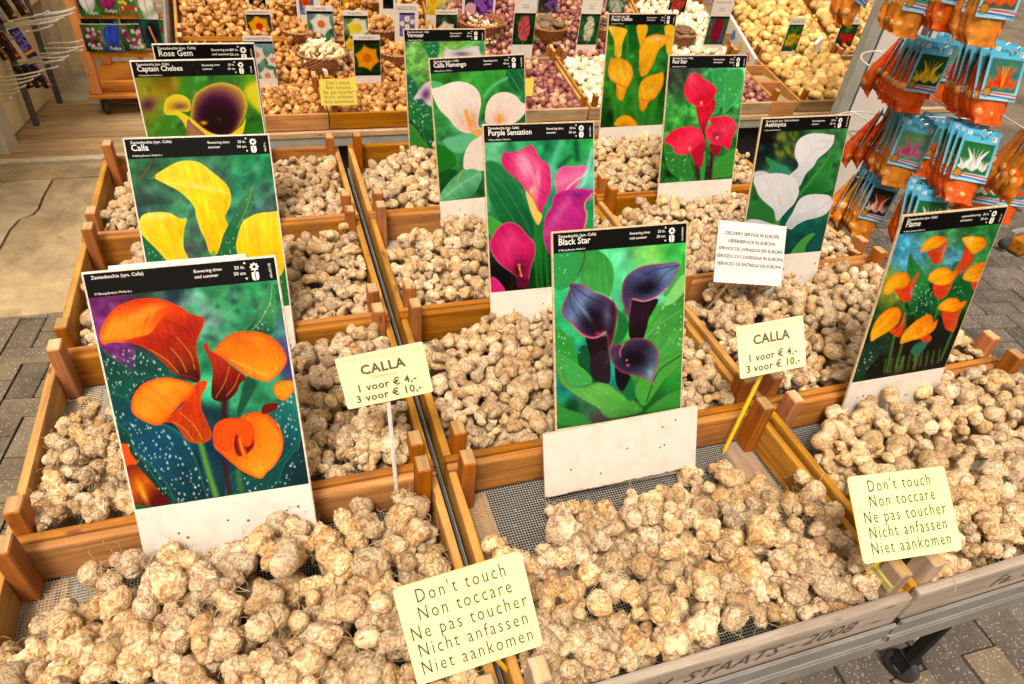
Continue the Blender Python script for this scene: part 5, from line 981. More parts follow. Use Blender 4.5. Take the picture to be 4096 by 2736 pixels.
# rubber band holding that plate to the post
o = MB().rbox(-.0165, .0165, -.0225, .0225, 0, .018, .002).obj('rubber_band', simple('olive_rubber_band', (0.38, 0.34, 0.10), (0.30, 0.27, 0.08), 60, 0.5), None, (.7536 - .0700, .0205, ZM + .098), (0, 0.0, 0))
tag(o, 'wide olive rubber band wrapped round the front post below the yellow plate', 'rubber band')
# ================================================================== TUBERS
def tuber_mat():
    t = NT('calla_tuber_skin'); v = t.coord((1, 1, 1))
    n1 = t.noise(v, 24, 6, 0.65, 0.4); n2 = t.noise(v, 95, 7, 0.72, 1.2); n3 = t.noise(v, 380, 3, 0.6)
    col = t.ramp(n1, [(0.26, (0.42, 0.245, 0.10)), (0.43, (0.64, 0.43, 0.205)), (0.62, (0.82, 0.65, 0.40))])
    col = t.mix(col, (0.24, 0.10, 0.025), t.ramp(n2, [(0.49, 0.0), (0.60, 0.85)]))
    col = t.mix(col, (0.76, 0.66, 0.48), t.ramp(n3, [(0.58, 0.0), (0.75, 0.45)]))
    # loose pale skin patches
    n4 = t.noise(v, 33, 4, 0.5, 2.0); col = t.mix(col, (0.74, 0.64, 0.50), t.ramp(n4, [(0.64, 0.0), (0.72, 0.5)]))
    # growth rings and wrinkles: contour bands of a distorted noise
    n5 = t.noise(v, 34, 3, .5, .8); mm = t('ShaderNodeMath', operation='MULTIPLY'); mm.inputs[1].default_value = 9.0; f5 = t('ShaderNodeMath', operation='FRACT'); t.lk(n5, mm.inputs[0]); t.lk(mm.outputs[0], f5.inputs[0])
    band = t.ramp(f5.outputs[0], [(0.0, 1.0), (0.16, 0.0), (0.86, 0.0), (1.0, 0.6)]); n6 = t.noise(v, 16, 3, .6); bm_ = t('ShaderNodeMath', operation='MULTIPLY'); t.lk(band, bm_.inputs[0]); t.lk(t.ramp(n6, [(.38, .15), (.60, .85)]), bm_.inputs[1])
    col = t.mix(col, (0.27, 0.125, 0.035), bm_.outputs[0])
    vo = t('ShaderNodeTexVoronoi', feature='DISTANCE_TO_EDGE'); vo.inputs['Scale'].default_value = 150; t.lk(v, vo.inputs['Vector']); col = t.mix(col, (0.34, 0.19, 0.075), t.ramp(vo.outputs['Distance'], [(0.0, .55), (0.10, 0.0)]))
    # brown rings round the buds
    a = t('ShaderNodeAttribute'); a.attribute_name = 'bud'
    col = t.mix(col, (0.30, 0.105, 0.022), t.ramp(a.outputs['Fac'], [(0.12, 0.0), (0.9, 0.78)]))
    r = t('ShaderNodeAttribute'); r.attribute_name = 'rnd'; oi = t('ShaderNodeObjectInfo'); ad = t('ShaderNodeMath', operation='ADD'); fr = t('ShaderNodeMath', operation='FRACT')
    t.lk(r.outputs['Fac'], ad.inputs[0]); t.lk(oi.outputs['Random'], ad.inputs[1]); t.lk(ad.outputs[0], fr.inputs[0])
    h = t('ShaderNodeHueSaturation'); mv = t('ShaderNodeMapRange'); mv.inputs['To Min'].default_value = 0.72; mv.inputs['To Max'].default_value = 1.20; t.lk(fr.outputs[0], mv.inputs['Value']); t.lk(mv.outputs['Result'], h.inputs['Value'])
    m7 = t('ShaderNodeMath', operation='MULTIPLY'); m7.inputs[1].default_value = 7.13; f7 = t('ShaderNodeMath', operation='FRACT'); t.lk(fr.outputs[0], m7.inputs[0]); t.lk(m7.outputs[0], f7.inputs[0])
    ms = t('ShaderNodeMapRange'); ms.inputs['To Min'].default_value = 0.80; ms.inputs['To Max'].default_value = 1.04; t.lk(f7.outputs[0], ms.inputs['Value']); t.lk(ms.outputs['Result'], h.inputs['Saturation'])
    t.lk(col, h.inputs['Color'])
    hh = t('ShaderNodeMath', operation='MULTIPLY_ADD'); t.lk(n2, hh.inputs[0]); hh.inputs[1].default_value = 0.7; t.lk(n3, hh.inputs[2])
    h2 = t('ShaderNodeMath', operation='MULTIPLY_ADD'); t.lk(bm_.outputs[0], h2.inputs[0]); h2.inputs[1].default_value = -.45; t.lk(hh.outputs[0], h2.inputs[2]); t.bump(h2.outputs[0], 0.0022, 1.0)
    return t.done(h.outputs['Color'], 0.78, 0.25)
TUBER = tuber_mat()
ROOT = simple('dry_root', (0.56, 0.42, 0.24), (0.36, 0.23, 0.11), 200, 0.8, 0.2)
SPROUT = simple('green_sprout', (0.42, 0.50, 0.10), (0.55, 0.52, 0.20), 60, 0.5, 0.4)
def noise3(V, f, seed):
    return np.array([mnoise.noise(Vector((v[0] * f + seed, v[1] * f - seed, v[2] * f + 2 * seed))) for v in V])
def tuber_proto(seed, vox, hairs=12):
    rs = np.random.RandomState(seed); bm = bmesh.new()
    L = rs.uniform(.020, .085); nb = 2 if L < .034 else rs.randint(3, 5); cen = []; sph = []
    bend = rs.uniform(-1, 1)
    for k in range(nb):
        s = (k / max(1, nb - 1) - .5); c = np.array([s * L * 1.25, bend * L * (s * s - .1) * 1.6 + rs.uniform(-.006, .006), rs.uniform(-.003, .003)])
        sph.append((c, rs.uniform(.0105, .0205), rs.uniform(.78, 1.2, 3)))
    base = list(sph)
    for k in range(rs.choice([2, 4, 5, 7, 9, 12, 16])):   # offset knobs budding from the body
        c0, r0, _ = base[rs.randint(len(base))]; d = rs.normal(size=3); d[2] = d[2] * .6 + .15; d /= np.linalg.norm(d); r = rs.uniform(.0035, .0125)
        sph.append((c0 + d * (r0 * .86 + r * rs.uniform(0.0, .35)), r, rs.uniform(.85, 1.15, 3))); 
        cen.append((c0 + d * (r0 * .86 + r * 1.5), r * 1.25))
    for k in range(rs.randint(1, 4)):
        c0, r0, _ = base[rs.randint(len(base))]; d = rs.normal(size=3); d[2] = abs(d[2]) + .3; d /= np.linalg.norm(d); cen.append((c0 + d * r0, rs.uniform(.008, .013)))
    for c, r, sc in sph:
        R = Euler(tuple(rs.uniform(0, 6, 3))).to_matrix().to_4x4()
        bmesh.ops.create_icosphere(bm, subdivisions=3, radius=1, matrix=Matrix.Translation(c) @ R @ Matrix.Diagonal((*(r * sc), 1)))
    me = bpy.data.meshes.new('t'); bm.to_mesh(me); bm.free()
    o = bpy.data.objects.new('t', me); COL.objects.link(o); md = o.modifiers.new('r', 'REMESH'); md.mode = 'VOXEL'; md.voxel_size = vox
    dg = bpy.context.evaluated_depsgraph_get(); m2 = bpy.data.meshes.new_from_object(o.evaluated_get(dg)); bpy.data.objects.remove(o)
    V = np.empty(len(m2.vertices) * 3, np.float32); m2.vertices.foreach_get('co', V); V = V.reshape(-1, 3).astype(float)
    E_ = np.empty(len(m2.edges) * 2, np.int32); m2.edges.foreach_get('vertices', E_); E_ = E_.reshape(-1, 2)
    m2.calc_loop_triangles(); T = np.empty(len(m2.loop_triangles) * 3, np.int32); m2.loop_triangles.foreach_get('vertices', T); T = T.reshape(-1, 3)
    bpy.data.meshes.remove(m2); bpy.data.meshes.remove(me)
    def lap(V):
        S = np.zeros_like(V); n = np.zeros(len(V)); np.add.at(S, E_[:, 0], V[E_[:, 1]]); np.add.at(S, E_[:, 1], V[E_[:, 0]]); np.add.at(n, E_[:, 0], 1); np.add.at(n, E_[:, 1], 1); return S / n[:, None] - V
    for _ in range(2): V = V + .5 * lap(V)
    # normals
    def norm(V):
        fn = np.cross(V[T[:, 1]] - V[T[:, 0]], V[T[:, 2]] - V[T[:, 0]]); N = np.zeros_like(V)
        for k in range(3): np.add.at(N, T[:, k], fn)
        return N / (np.linalg.norm(N, axis=1)[:, None] + 1e-12)
    N = norm(V); d = noise3(V, 42, seed) * .0042 + noise3(V, 120, seed + 9) * .0013
    if vox < .003: q = noise3(V, 260, seed + 3); d += q * .0012 - np.abs(noise3(V, 170, seed + 5)) * .0016
    bud = np.zeros(len(V))
    for c, r in cen:
        q = np.linalg.norm(V - c, axis=1) / r * (1 + .5 * noise3(V, 75, seed + 31)); w = np.clip(1 - q / 1.15, 0, 1) > 0
        ring = (0.35 + 0.65 * np.cos(q * 13.0 + noise3(V, 150, seed + 7) * 3)) * np.clip(1.15 - q, 0, 1) ** .5
        bud = np.maximum(bud, np.where(w, ring, 0)); d += np.where(w, -np.exp(-(q / .45) ** 2) * r * .10 + np.exp(-(q / .15) ** 2) * r * .25 - ring * r * .05, 0)
    V = V + N * d[:, None]
    cv = np.einsum('ij,ij->i', lap(V), N) / vox; crease = np.clip(cv * 3.0, 0, 1)
    H = MB()
    for k in range(hairs):
        i = rs.randint(len(V)); p = V[i].copy(); dr = N[i] * .6 + rs.normal(size=3) * .5; pts = [p]
        for s in range(6): dr = dr / np.linalg.norm(dr) + rs.normal(size=3) * .45 - np.array([0, 0, .12]); pts.append(pts[-1] + dr / np.linalg.norm(dr) * rs.uniform(.002, .0055))
        H.tube(openspline(pts, 2), rs.uniform(.00022, .00045), 3, caps=False)
    ct = (V.max(0) + V.min(0)) / 2; V = V - ct
    hv = np.concatenate(H.v) - ct if hairs else np.zeros((0, 3)); ht = [t for f in H.f for t in ((f[0], f[1], f[2]), (f[0], f[2], f[3]))] if hairs else []
    return dict(V=V, T=T, bud=bud, crease=crease, hv=hv, ht=np.array(ht, np.int32).reshape(-1, 3))
NP = 16
HI = [tuber_proto(11 + k, .00155, 26) for k in range(NP)]
LO = [tuber_proto(11 + k, .0052, 0) for k in range(NP)]
TMESH = []
for k, p in enumerate(HI):
    nV = len(p['V']); V = np.vstack([p['V'], p['hv']]); T = np.vstack([p['T'], p['ht'] + nV]); z = np.zeros(len(p['hv']))
    me = fast_mesh('calla_tuber', V, T, [TUBER, ROOT], True, {'bud': np.concatenate([p['bud'], z]), 'crease': np.concatenate([p['crease'], z]), 'rnd': np.zeros(len(V))})
    mi = np.zeros(len(T), np.int32); mi[len(p['T']):] = 1
    if len(me.polygons) == len(T): me.polygons.foreach_set('material_index', mi)
    TMESH.append(me)
print('tuber tris', sum(len(p['T']) for p in HI) + sum(len(p['ht']) for p in HI))

def heap(protos, W, D, target, n, rs, g=0.005, scale=(0.85, 1.2), tilt=.6, slack=0.010, keep_in=-0.004, cand=18, lift=80):
    """drop shapes one by one on a height grid; returns (proto, Rot, scale, x, y, z)"""
    nx, ny = int(W / g) + 1, int(D / g) + 1; H = np.zeros((nx, ny)); gx, gy = np.meshgrid(np.arange(nx) * g, np.arange(ny) * g, indexing='ij'); TG = target(gx, gy); out = []; miss = 0
    H += np.where(TG <= 0, .0, 0)
    while len(out) < n and miss < 90:
        k = rs.randint(len(protos)); s = rs.uniform(*scale); R = np.array(Euler((rs.normal() * tilt, rs.normal() * tilt, rs.uniform(0, 6.28))).to_matrix()) * s
        P = protos[k] @ R.T; lo, hi = P.min(0), P.max(0)
        ax0, ax1, ay0, ay1 = -lo[0] + keep_in, W - hi[0] - keep_in, -lo[1] + keep_in, D - hi[1] - keep_in
        if ax1 <= ax0 or ay1 <= ay0: miss += 1; continue
        cx, cy = rs.uniform(ax0, ax1, cand), rs.uniform(ay0, ay1, cand); ii, jj = np.clip((cx / g).astype(int), 0, nx - 1), np.clip((cy / g).astype(int), 0, ny - 1)
        df = TG[ii, jj] - H[ii, jj]; b = int(np.argmax(df))
        if TG[ii[b], jj[b]] <= .001 or df[b] < .006: miss += 1; continue
        x, y = cx[b], cy[b]; ci, cj = ((P[:, 0] + x) / g).astype(int), ((P[:, 1] + y) / g).astype(int); ci = np.clip(ci, 0, nx - 1); cj = np.clip(cj, 0, ny - 1)
        mask = P[:, 2] < 0
        need = H[ci[mask], cj[mask]] - P[mask, 2]; z = np.percentile(need, lift) if len(need) else 0
        z = max(z, -lo[2] - .001)
        if z + hi[2] * .3 > TG[ii[b], jj[b]] + slack: miss += .5; continue
        np.maximum.at(H, (ci, cj), P[:, 2] + z); miss = 0; out.append((k, R, s, x, y, z))
    return out
LOV = [p['V'] for p in LO]
def bumpf(X, Y, cx, cy, rx, ry): return np.exp(-(((X - cx) / rx) ** 2 + ((Y - cy) / ry) ** 2))
def sm(x): x = np.clip(x, 0, 1); return x * x * (3 - 2 * x)
def tray_target(c, r):
    """height of the heap over the wire floor, local tray metres"""
    def f(X, Y):
        if (c, r) == (0, 0):
            h = .100 * sm((.46 - Y) / .13) * sm((X + .08 + (.22 - Y) * .6) / .13) + .018 * bumpf(X, Y, .35, .2, .25, .2)
            h = np.where((Y > .27) & (X < .10 + (Y - .27) * .6), 0, h); return np.where((Y > .385), 0, np.where((X > .63) & (Y > .33), 0, h))
        if (c, r) == (1, 0):
            h = .088 * sm((.375 - Y) / .14); h = np.where((X < .15) & (Y > .24), 0, h); h = np.where((Y > .30) & (X < .22), 0, h); h = np.where((X > .58) & (Y > .22), 0, h); h = np.where(Y > .325, 0, h)
            return h + .018 * bumpf(X, Y, .45, .15, .2, .12) * (Y < .28)
        if (c, r) == (2, 0):
            h = .098 * sm((X + .06 + (.40 - Y) * .4) / .12) * sm((.53 - Y) / .10) + .02 * bumpf(X, Y, .5, .3, .2, .12); return np.where((X < .10) & (Y > .33), 0, np.where((Y > .385) & (X < .46), 0, h))
        if (c, r) == (0, 1): h = .080 * sm((X + .04) / .08) * sm((.50 - Y) / .1) + .015 * bumpf(X, Y, .55, .25, .15, .2); return np.where((Y > .27) & (X < .14), 0, np.where((Y > .38) & (X < .60), 0, h))
        if (c, r) == (1, 1): h = .085 * sm((X + .02 + (.4 - Y) * .3) / .14) * sm((.49 - Y) / .12) + .015 * bumpf(X, Y, .35, .2, .2, .12); return np.where((Y > .34) & (X < .13), 0, np.where(Y > .41, 0, h))
        if (c, r) == (2, 1): h = .09 * sm((X + .04 + (.4 - Y) * .5) / .12) * sm((.53 - Y) / .1) + .02 * bumpf(X, Y, .45, .3, .2, .12); return np.where((Y > .38) & (X < .10), 0, h)
        if c == 0: h = .075 * sm((X + .02) / .10) * sm((.50 - Y) / .14); return np.where((Y > .29) & (X < .12), 0, np.where((Y > .37) & (X > .12) & (X < .6), 0, h))
        if c == 1: h = .085 * sm((X - .00 + (.4 - Y) * .5) / .16) * sm((.50 - Y) / .14) + .015 * bumpf(X, Y, .4, .25, .2, .12); return np.where((Y > .33) & (X < .15 + (Y - .33)), 0, h)
        h = .080 * sm((X + .03 + (.4 - Y) * .5) / .14) * sm((.50 - Y) / .12) + .015 * bumpf(X, Y, .45, .25, .2, .12); return np.where((Y > .38) & (X < .2), 0, h)
    return f
all_t = []
for (c, r), tr in TR.items():
    rs = np.random.RandomState(100 + 10 * c + r)
    sc = [(1.1, 1.62), (0.9, 1.5), (.85, 1.45)][c] if r == 0 else (0.72, 1.22)
    o = heap(LOV, .70, .4564, tray_target(c, r), 320, rs, scale=sc, tilt=.38, cand=30, lift=72, slack=.018)
    M = tr.matrix_basis
    for (k, R, s, x, y, z) in o:
        p = M @ Vector((x, y, z)); u, v = pj([p])[0]; dep = (np.array(p) - CAM) @ FW
        inside = -60 < u < 4156 and -60 < v < 2796
        all_t.append((dep if inside else dep + 50, c, r, k, np.array(M.to_3x3()) @ R, p))
print('tubers', len(all_t))
def visible_rank(t):
    dep, c, r, k, R, p = t; return dep
# those nearest the surface of their heap and nearest the camera show largest: they are the individuals
zs = {}
for t in all_t:
    dep, c, r, k, R, p = t; zs.setdefault((c, r), []).append(p)
def buried(t):
    dep, c, r, k, R, p = t; n = 0
    for q in zs[c, r]:
        if q[2] > p[2] + .018 and (q[0] - p[0]) ** 2 + (q[1] - p[1]) ** 2 < .028 ** 2: n += 1
    return n
all_t.sort(key=lambda t: t[0] + 0.8 * min(2, buried(t)))
TN = ['in the front left tray, below the big orange-flowered board', 'in the middle front tray, below the Black Star board', 'in the front right tray, around the foot of the Flame board']
def tname(c, r): return TN[c] if r == 0 else "in the %s %s tray, by the %s board" % (ROWW[r], POSW[c], SIGNNAME[c][r])
SPI = 0; SPM = MB().tube([(0, 0, 0), (.0006, 0, .004), (.0022, .001, .008), (.005, .001, .011)], [.0020, .0019, .0013, .0005], 7).mesh('sprout', SPROUT, True)
for t in all_t[:300]:
    dep, c, r, k, R, p = t; o = new_obj('calla_tuber', TMESH[k]); Mx = Matrix(R.tolist()).to_4x4(); Mx.translation = p; o.matrix_world = Mx
    tag(o, 'knobbly calla tuber ' + tname(c, r), 'tuber', 'calla tubers ' + tname(c, r))
    if SPI % 15 == 0: new_obj('sprout', SPM, o, (0, 0, float(HI[k]['V'][np.argmin(HI[k]['V'][:, 0] ** 2 + HI[k]['V'][:, 1] ** 2 - HI[k]['V'][:, 2] * .01), 2]) - .006), (.3, .5, SPI))
    SPI += 1
bV, bT, bb, bc, br, off = [], [], [], [], [], 0
for i, t in enumerate(all_t[300:]):
    dep, c, r, k, R, p = t; P = LO[k]; bV.append(P['V'] @ R.T + np.array(p)); bT.append(P['T'] + off); off += len(P['V']); bb.append(P['bud']); bc.append(P['crease']); br.append(np.full(len(P['V']), (i * .6180339) % 1))
o = new_obj('tuber_heaps', fast_mesh('tuber_heaps', np.vstack(bV), np.vstack(bT), TUBER, True, {'bud': np.concatenate(bb), 'crease': np.concatenate(bc), 'rnd': np.concatenate(br)}))
tag(o, 'remaining heaped calla tubers deeper in the trays and in the far rows', 'tubers', kind='stuff')
print('stuff tris', sum(len(x) for x in bT))
# a few sprouts and crumbs
rs = np.random.RandomState(8); cr = MB()
for (c, r), tr in TR.items():
    M = tr.matrix_basis
    for _ in range(60 if r == 0 else 25):
        x, y = rs.uniform(.02, .68), rs.uniform(.02, .43); p = M @ Vector((x, y, .002)); a = rs.rand() * 6.3; l = rs.uniform(.002, .007); q = p + Vector((math.cos(a) * l, math.sin(a) * l, .001))
        cr.tube([p, q], rs.uniform(.0004, .0012), 3)
tag(cr.obj('root_crumbs', ROOT), 'crumbs of dry root lying on the wire floors of the trays', 'crumbs', kind='stuff')
# ================================================================== SLOPED BULB DISPLAY behind
LROWS, RROWS = [], []          # (y0, z0, tilt, depth)
def chain(y, z, segs):
    out = []
    for tilt, d in segs: out.append((y, z, tilt, d)); L = d + .040; y += L * math.cos(tilt); z += L * math.sin(tilt)
    return out
LROWS = chain(3.298, .432, [(.05, .37), (.36, .37), (.40, .37), (.40, .37), (.42, .37), (.42, .37)])
RROWS = chain(3.298, .432, [(.15, .60), (.38, .60), (.40, .60), (.42, .60)])
def zrow(rows, y):
    z = rows[0][1]
    for (y0, z0, t, d) in rows:
        if y >= y0: z = z0 + (y - y0) * math.tan(t)
    return z
def surf_hit(u, v, extra=.06):
    d = ray(u, v); P = CAM.copy()
    for k in range(4000):
        P = CAM + d * (2.5 + k * .002)
        if P[1] > 3.25 and P[2] < zrow(LROWS if P[0] < .8 else RROWS, P[1]) + extra: return P
    return P
tl_proto = build_tray(.711, .37, 'bulb_crate', ''); tr_proto = build_tray(.711, .60, 'bulb_crate', '', hb=.075); tn_proto = build_tray(.56, .60, 'bulb_crate', '', hb=.075)
OLDW = wood('old_crate_wood', 0, (0.26, 0.14, 0.06), (0.40, 0.24, 0.11), (0.50, 0.33, 0.17), .4)
for p in (tr_proto, tn_proto):
    for ch in p.children:
        if ch.name.split('.')[0] in ('front_board', 'back_board'): ch.data.materials[0] = OLDW
CT = []
KIND = {}
def crate(proto, x, row, first, label, kind, col):
    y0, z0, t, d = row; o = proto if first else copy_tree(proto); o.location = (x, y0, z0); o.rotation_euler = (t, 0, 0)
    tag(o, label, 'crate', 'wooden crates of the sloped bulb display'); CT.append((o, kind, .711 if proto is not tn_proto else .56, d)); return o
rw = ['lowest', 'second lowest', 'third', 'fourth', 'fifth', 'topmost']
for c, x in enumerate((-.690, .062)):
    for r, row in enumerate(LROWS[:6]): crate(tl_proto, x, row, c == 0 and r == 0, 'wooden crate of golden narcissus bulbs, %s in the %s column of the sloped display' % (rw[r], ('left', 'second')[c]), 'narc', c)
for r, row in enumerate(RROWS[:4]): crate(tr_proto, .826, row, r == 0, 'wooden crate of purple-red hyacinth bulbs, %s up the slope' % rw[r], 'purple' if r < 3 else 'white', 2)
for r, row in enumerate(RROWS[:4]): crate(tr_proto, 1.585, row, False, 'crate of %s bulbs right of the purple hyacinths, %s up' % ('round white' if r in (0, 2) else 'purple-red', rw[r]), ('white', 'purple', 'white', 'white')[r], 3)
for r, row in enumerate(RROWS[:4]): crate(tn_proto, 2.345, row, r == 0, 'narrow crate of %s bulbs beside the crown imperials, %s up' % ('purple' if r == 0 else 'small white', rw[r]), ('purple', 'white', 'white', 'purple')[r], 4)
for r, row in enumerate(RROWS[:4]): crate(tr_proto, 3.11, row, False, 'wooden crate of big yellow crown imperial bulbs, %s up the slope' % rw[r], 'crown', 5)
for r, row in enumerate(RROWS[1:4]): crate(tr_proto, 3.86, row, False, 'wooden crate at the far right of the slope, %s row' % rw[r + 1], 'crown' if r < 1 else 'red', 6)

# support table under the crates
t = thing('display_table', 'long display table under the sloped bulb crates with a grey front rail', 'table', (0, 0, 0))
MB().rbox(-.74, 4.6, 3.262, 3.30, .392, .425, .004).obj('wood_rail', OLDW, t)
MB().rbox(-.74, 4.6, 3.268, 3.31, .338, .390, .003).obj('metal_rail', simple('grey_painted_rail', (0.30, 0.275, 0.235), (0.24, 0.22, 0.19), 20, .5), t)
for x in (-.68, .8, 2.3, 3.8): MB().rbox(x, x + .05, 3.40, 3.45, 0, .316, .003).obj('leg', DARKSTEEL, t)
m = MB(); V = [(-.72, 3.31, .385), (4.6, 3.31, .385)]
ys = [(3.31, .385), (3.70, .40), (3.75, .40), (5.7, 1.15), (6.1, 1.15), (6.1, .02), (5.7, .02)]
MB().box(-.73, 4.6, 3.316, 3.33, .012, .36).obj('dark_sheet', simple('plain_black', (0.018, 0.017, 0.016), (0.01, 0.01, 0.01), 20, .9, .1), t)  # plain black sheet below the rails
SP = simple('side_panel_paint', (0.62, 0.55, 0.40), (0.5, 0.43, 0.3), 14, .6)
V = [(-.735, 3.27, .30), (-.735, 3.27, .53), (-.735, 3.72, .56), (-.735, 5.75, 1.46), (-.735, 5.75, .02), (-.735, 3.27, .02)]
o = MB(); W2 = [(x - .014, y, z) for x, y, z in V]; n = len(V); o.add(V + W2, [tuple(range(n)), tuple(range(n, 2 * n))[::-1]] + [(i, n + i, n + (i + 1) % n, (i + 1) % n) for i in range(n)]); o.obj('side_panel', SP, t)
MB().tube([(-.745, 3.28, .55), (-.745, 3.74, .585), (-.745, 5.7, 1.46)], .012, 6).obj('edge_trim', STEEL, t)
# stepped loose boards in the gap beside the crown imperial crates
st = thing('stepped_boards', 'staircase of small wooden boards between the purple bulbs and the crown imperials', 'wooden steps', (0, 0, 0))
for k, (u, v) in enumerate(((3150, 425), (3085, 345), (3040, 280), (2995, 215), (2960, 150))):
    P = surf_hit(u, v, .05); MB().rbox(P[0] - .12, P[0] + .07, P[1], P[1] + .02, P[2] - .10, P[2] + .03, .004).obj('step_board', WOOD[0], st)
    MB().rbox(P[0] - .12, P[0] + .07, P[1] + .021, P[1] + .19, P[2] - .02, P[2] + .008, .004).obj('step_tread', OLDW, st)

# ---------------- bulbs
def bulb_proto(prof, seed, n=12, amp=.0015, flat=1.0, mats=None, name='bulb', twin=False):
    rs = np.random.RandomState(seed); m = MB(); m.lathe(prof, n)
    if twin: m.lathe([(r * .8, z * .9) for r, z in prof], n, 0, (prof[len(prof) // 2][0] * .8, .003, -.001))
    V = np.concatenate(m.v); V[:, 1] *= flat; V += noise3(V, 60, seed)[:, None] * amp * (V / (np.linalg.norm(V, axis=1)[:, None] + 1e-9))
    V -= (V.max(0) + V.min(0)) / 2
    T = np.array([q for f in m.f for q in ((f[0], f[1], f[2]), (f[0], f[2], f[3]))], np.int32)
    return dict(V=V, T=T)
def bulb_skin(name, c1, c2, c3, rough=.42, spec=.5, streak=True):
    t = NT(name); v = t.coord((60, 60, 14)); n1 = t.noise(v, 3.0, 5, .6, .6); n2 = t.noise(t.coord((1, 1, 1)), 30, 4, .6)
    col = t.ramp(n1, [(0.28, c3), (0.5, c1), (0.72, c2)])
    col = t.mix(col, c3, t.ramp(n2, [(0.55, 0.0), (0.75, 0.5)]))
    r = t('ShaderNodeAttribute'); r.attribute_name = 'rnd'; oi = t('ShaderNodeObjectInfo'); ad = t('ShaderNodeMath', operation='ADD'); fr = t('ShaderNodeMath', operation='FRACT')
    t.lk(r.outputs['Fac'], ad.inputs[0]); t.lk(oi.outputs['Random'], ad.inputs[1]); t.lk(ad.outputs[0], fr.inputs[0])
    col = t.mix(col, c2, t.ramp(fr.outputs[0], [(0.45, 0.0), (0.9, 0.75)]))
    h = t('ShaderNodeHueSaturation'); mv = t('ShaderNodeMapRange'); mv.inputs['To Min'].default_value = .75; mv.inputs['To Max'].default_value = 1.25; t.lk(fr.outputs[0], mv.inputs['Value']); t.lk(mv.outputs['Result'], h.inputs['Value']); t.lk(col, h.inputs['Color'])
    t.bump(n1, .001, .4)
    return t.done(h.outputs['Color'], rough, spec)
SK = dict(narc=bulb_skin('narcissus_skin', (0.42, 0.165, 0.032), (0.62, 0.33, 0.10), (0.20, 0.065, 0.013), .34),
          purple=bulb_skin('hyacinth_skin', (0.22, 0.035, 0.045), (0.52, 0.30, 0.17), (0.13, 0.022, 0.03)),
          white=bulb_skin('white_bulb_skin', (0.76, 0.65, 0.42), (0.82, 0.75, 0.58), (0.56, 0.40, 0.18)),
          crown=bulb_skin('crown_bulb_skin', (0.60, 0.35, 0.085), (0.72, 0.50, 0.18), (0.30, 0.13, 0.03), .6),
          red=bulb_skin('small_red_skin', (0.42, 0.12, 0.05), (0.58, 0.25, 0.10), (0.25, 0.06, 0.03)),
          pale=bulb_skin('pale_small_skin', (0.70, 0.50, 0.25), (0.80, 0.66, 0.42), (0.5, 0.30, 0.12)),
          dark=bulb_skin('dark_corm_skin', (0.16, 0.09, 0.045), (0.27, 0.17, 0.09), (0.07, 0.035, 0.018), .8))
def pf(R, H, neck=.25, tip=.008):   # flat base, round belly, drawn-in neck
    return [(0.0005, -H * .40), (R * .45, -H * .40), (R * .85, -H * .24), (R, -H * .02), (R * .86, H * .18), (R * .5, H * .34), (R * neck, H * .44), (tip * .5, H * .60), (.0008, H * .62)]
PRO = dict(narc=[bulb_proto(pf(.0215, .052, .28, .010), 3), bulb_proto(pf(.018, .055, .35, .012), 4), bulb_proto(pf(.0215, .05, .3, .010), 5, twin=True), bulb_proto(pf(.024, .046, .2), 6)],
           purple=[bulb_proto(pf(.0245, .050, .3, .006), 13), bulb_proto(pf(.021, .046, .3, .006), 14), bulb_proto(pf(.026, .048, .25, .006), 15)],
           white=[bulb_proto(pf(.027, .052, .25, .007), 23), bulb_proto(pf(.024, .048, .25, .006), 24)],
           crown=[bulb_proto([(.0005, -.026), (.022, -.025), (.038, -.010), (.040, .006), (.031, .022), (.017, .028), (.010, .024), (.0005, .012)], 33, 14, .004), bulb_proto([(.0005, -.024), (.02, -.022), (.034, -.008), (.036, .008), (.027, .021), (.014, .026), (.008, .02), (.0005, .01)], 34, 14, .005)],
           red=[bulb_proto(pf(.0145, .034), 43, 8)], pale=[bulb_proto(pf(.010, .024), 44, 8), bulb_proto(pf(.012, .026), 45, 8)],
           papery=[bulb_proto(pf(.016, .062, .45, .014), 46, 10), bulb_proto(pf(.014, .058, .5, .012), 47, 10)],
           dark=[bulb_proto([(.0005, -.012), (.03, -.010), (.040, 0), (.032, .012), (.016, .010), (.0005, .006)], 48, 12, .005)])
SK['papery'] = bulb_skin('papery_skin', (0.72, 0.52, 0.27), (0.82, 0.70, 0.47), (0.48, 0.28, 0.10))
NAMES = dict(narc=('narcissus_bulb', 'bulb', 'glossy golden brown narcissus bulb heaped in the left display crates', 'narcissus bulbs of the display'), purple=('hyacinth_bulb', 'bulb', 'purple-red papery hyacinth bulb heaped in a display crate', 'purple hyacinth bulbs of the display'),
             white=('white_bulb', 'bulb', 'round creamy white bulb heaped in a display crate', 'white bulbs of the display'), crown=('crown_imperial_bulb', 'bulb', 'large yellow-tan crown imperial bulb with a hole, right of the display', 'crown imperial bulbs'),
             red=('red_bulb', 'bulb', 'small russet bulb at the far right top of the display', 'small russet bulbs'), pale=('pale_bulb', 'bulb', 'tiny pale bulb heaped in the round basket by the crocus sign', 'tiny pale basket bulbs'),
             papery=('papery_bulb', 'bulb', 'pale papery bulb with drawn-out neck in a wicker basket', 'papery basket bulbs'), dark=('dark_corm', 'corm', 'flat dark brown corm lying in a wicker basket', 'dark brown basket corms'))
BULBS = {k: [] for k in PRO}
BM = {k: [fast_mesh(NAMES[k][0], p['V'], p['T'], SK[k], True, {'rnd': np.zeros(len(p['V']))}) for p in v] for k, v in PRO.items()}
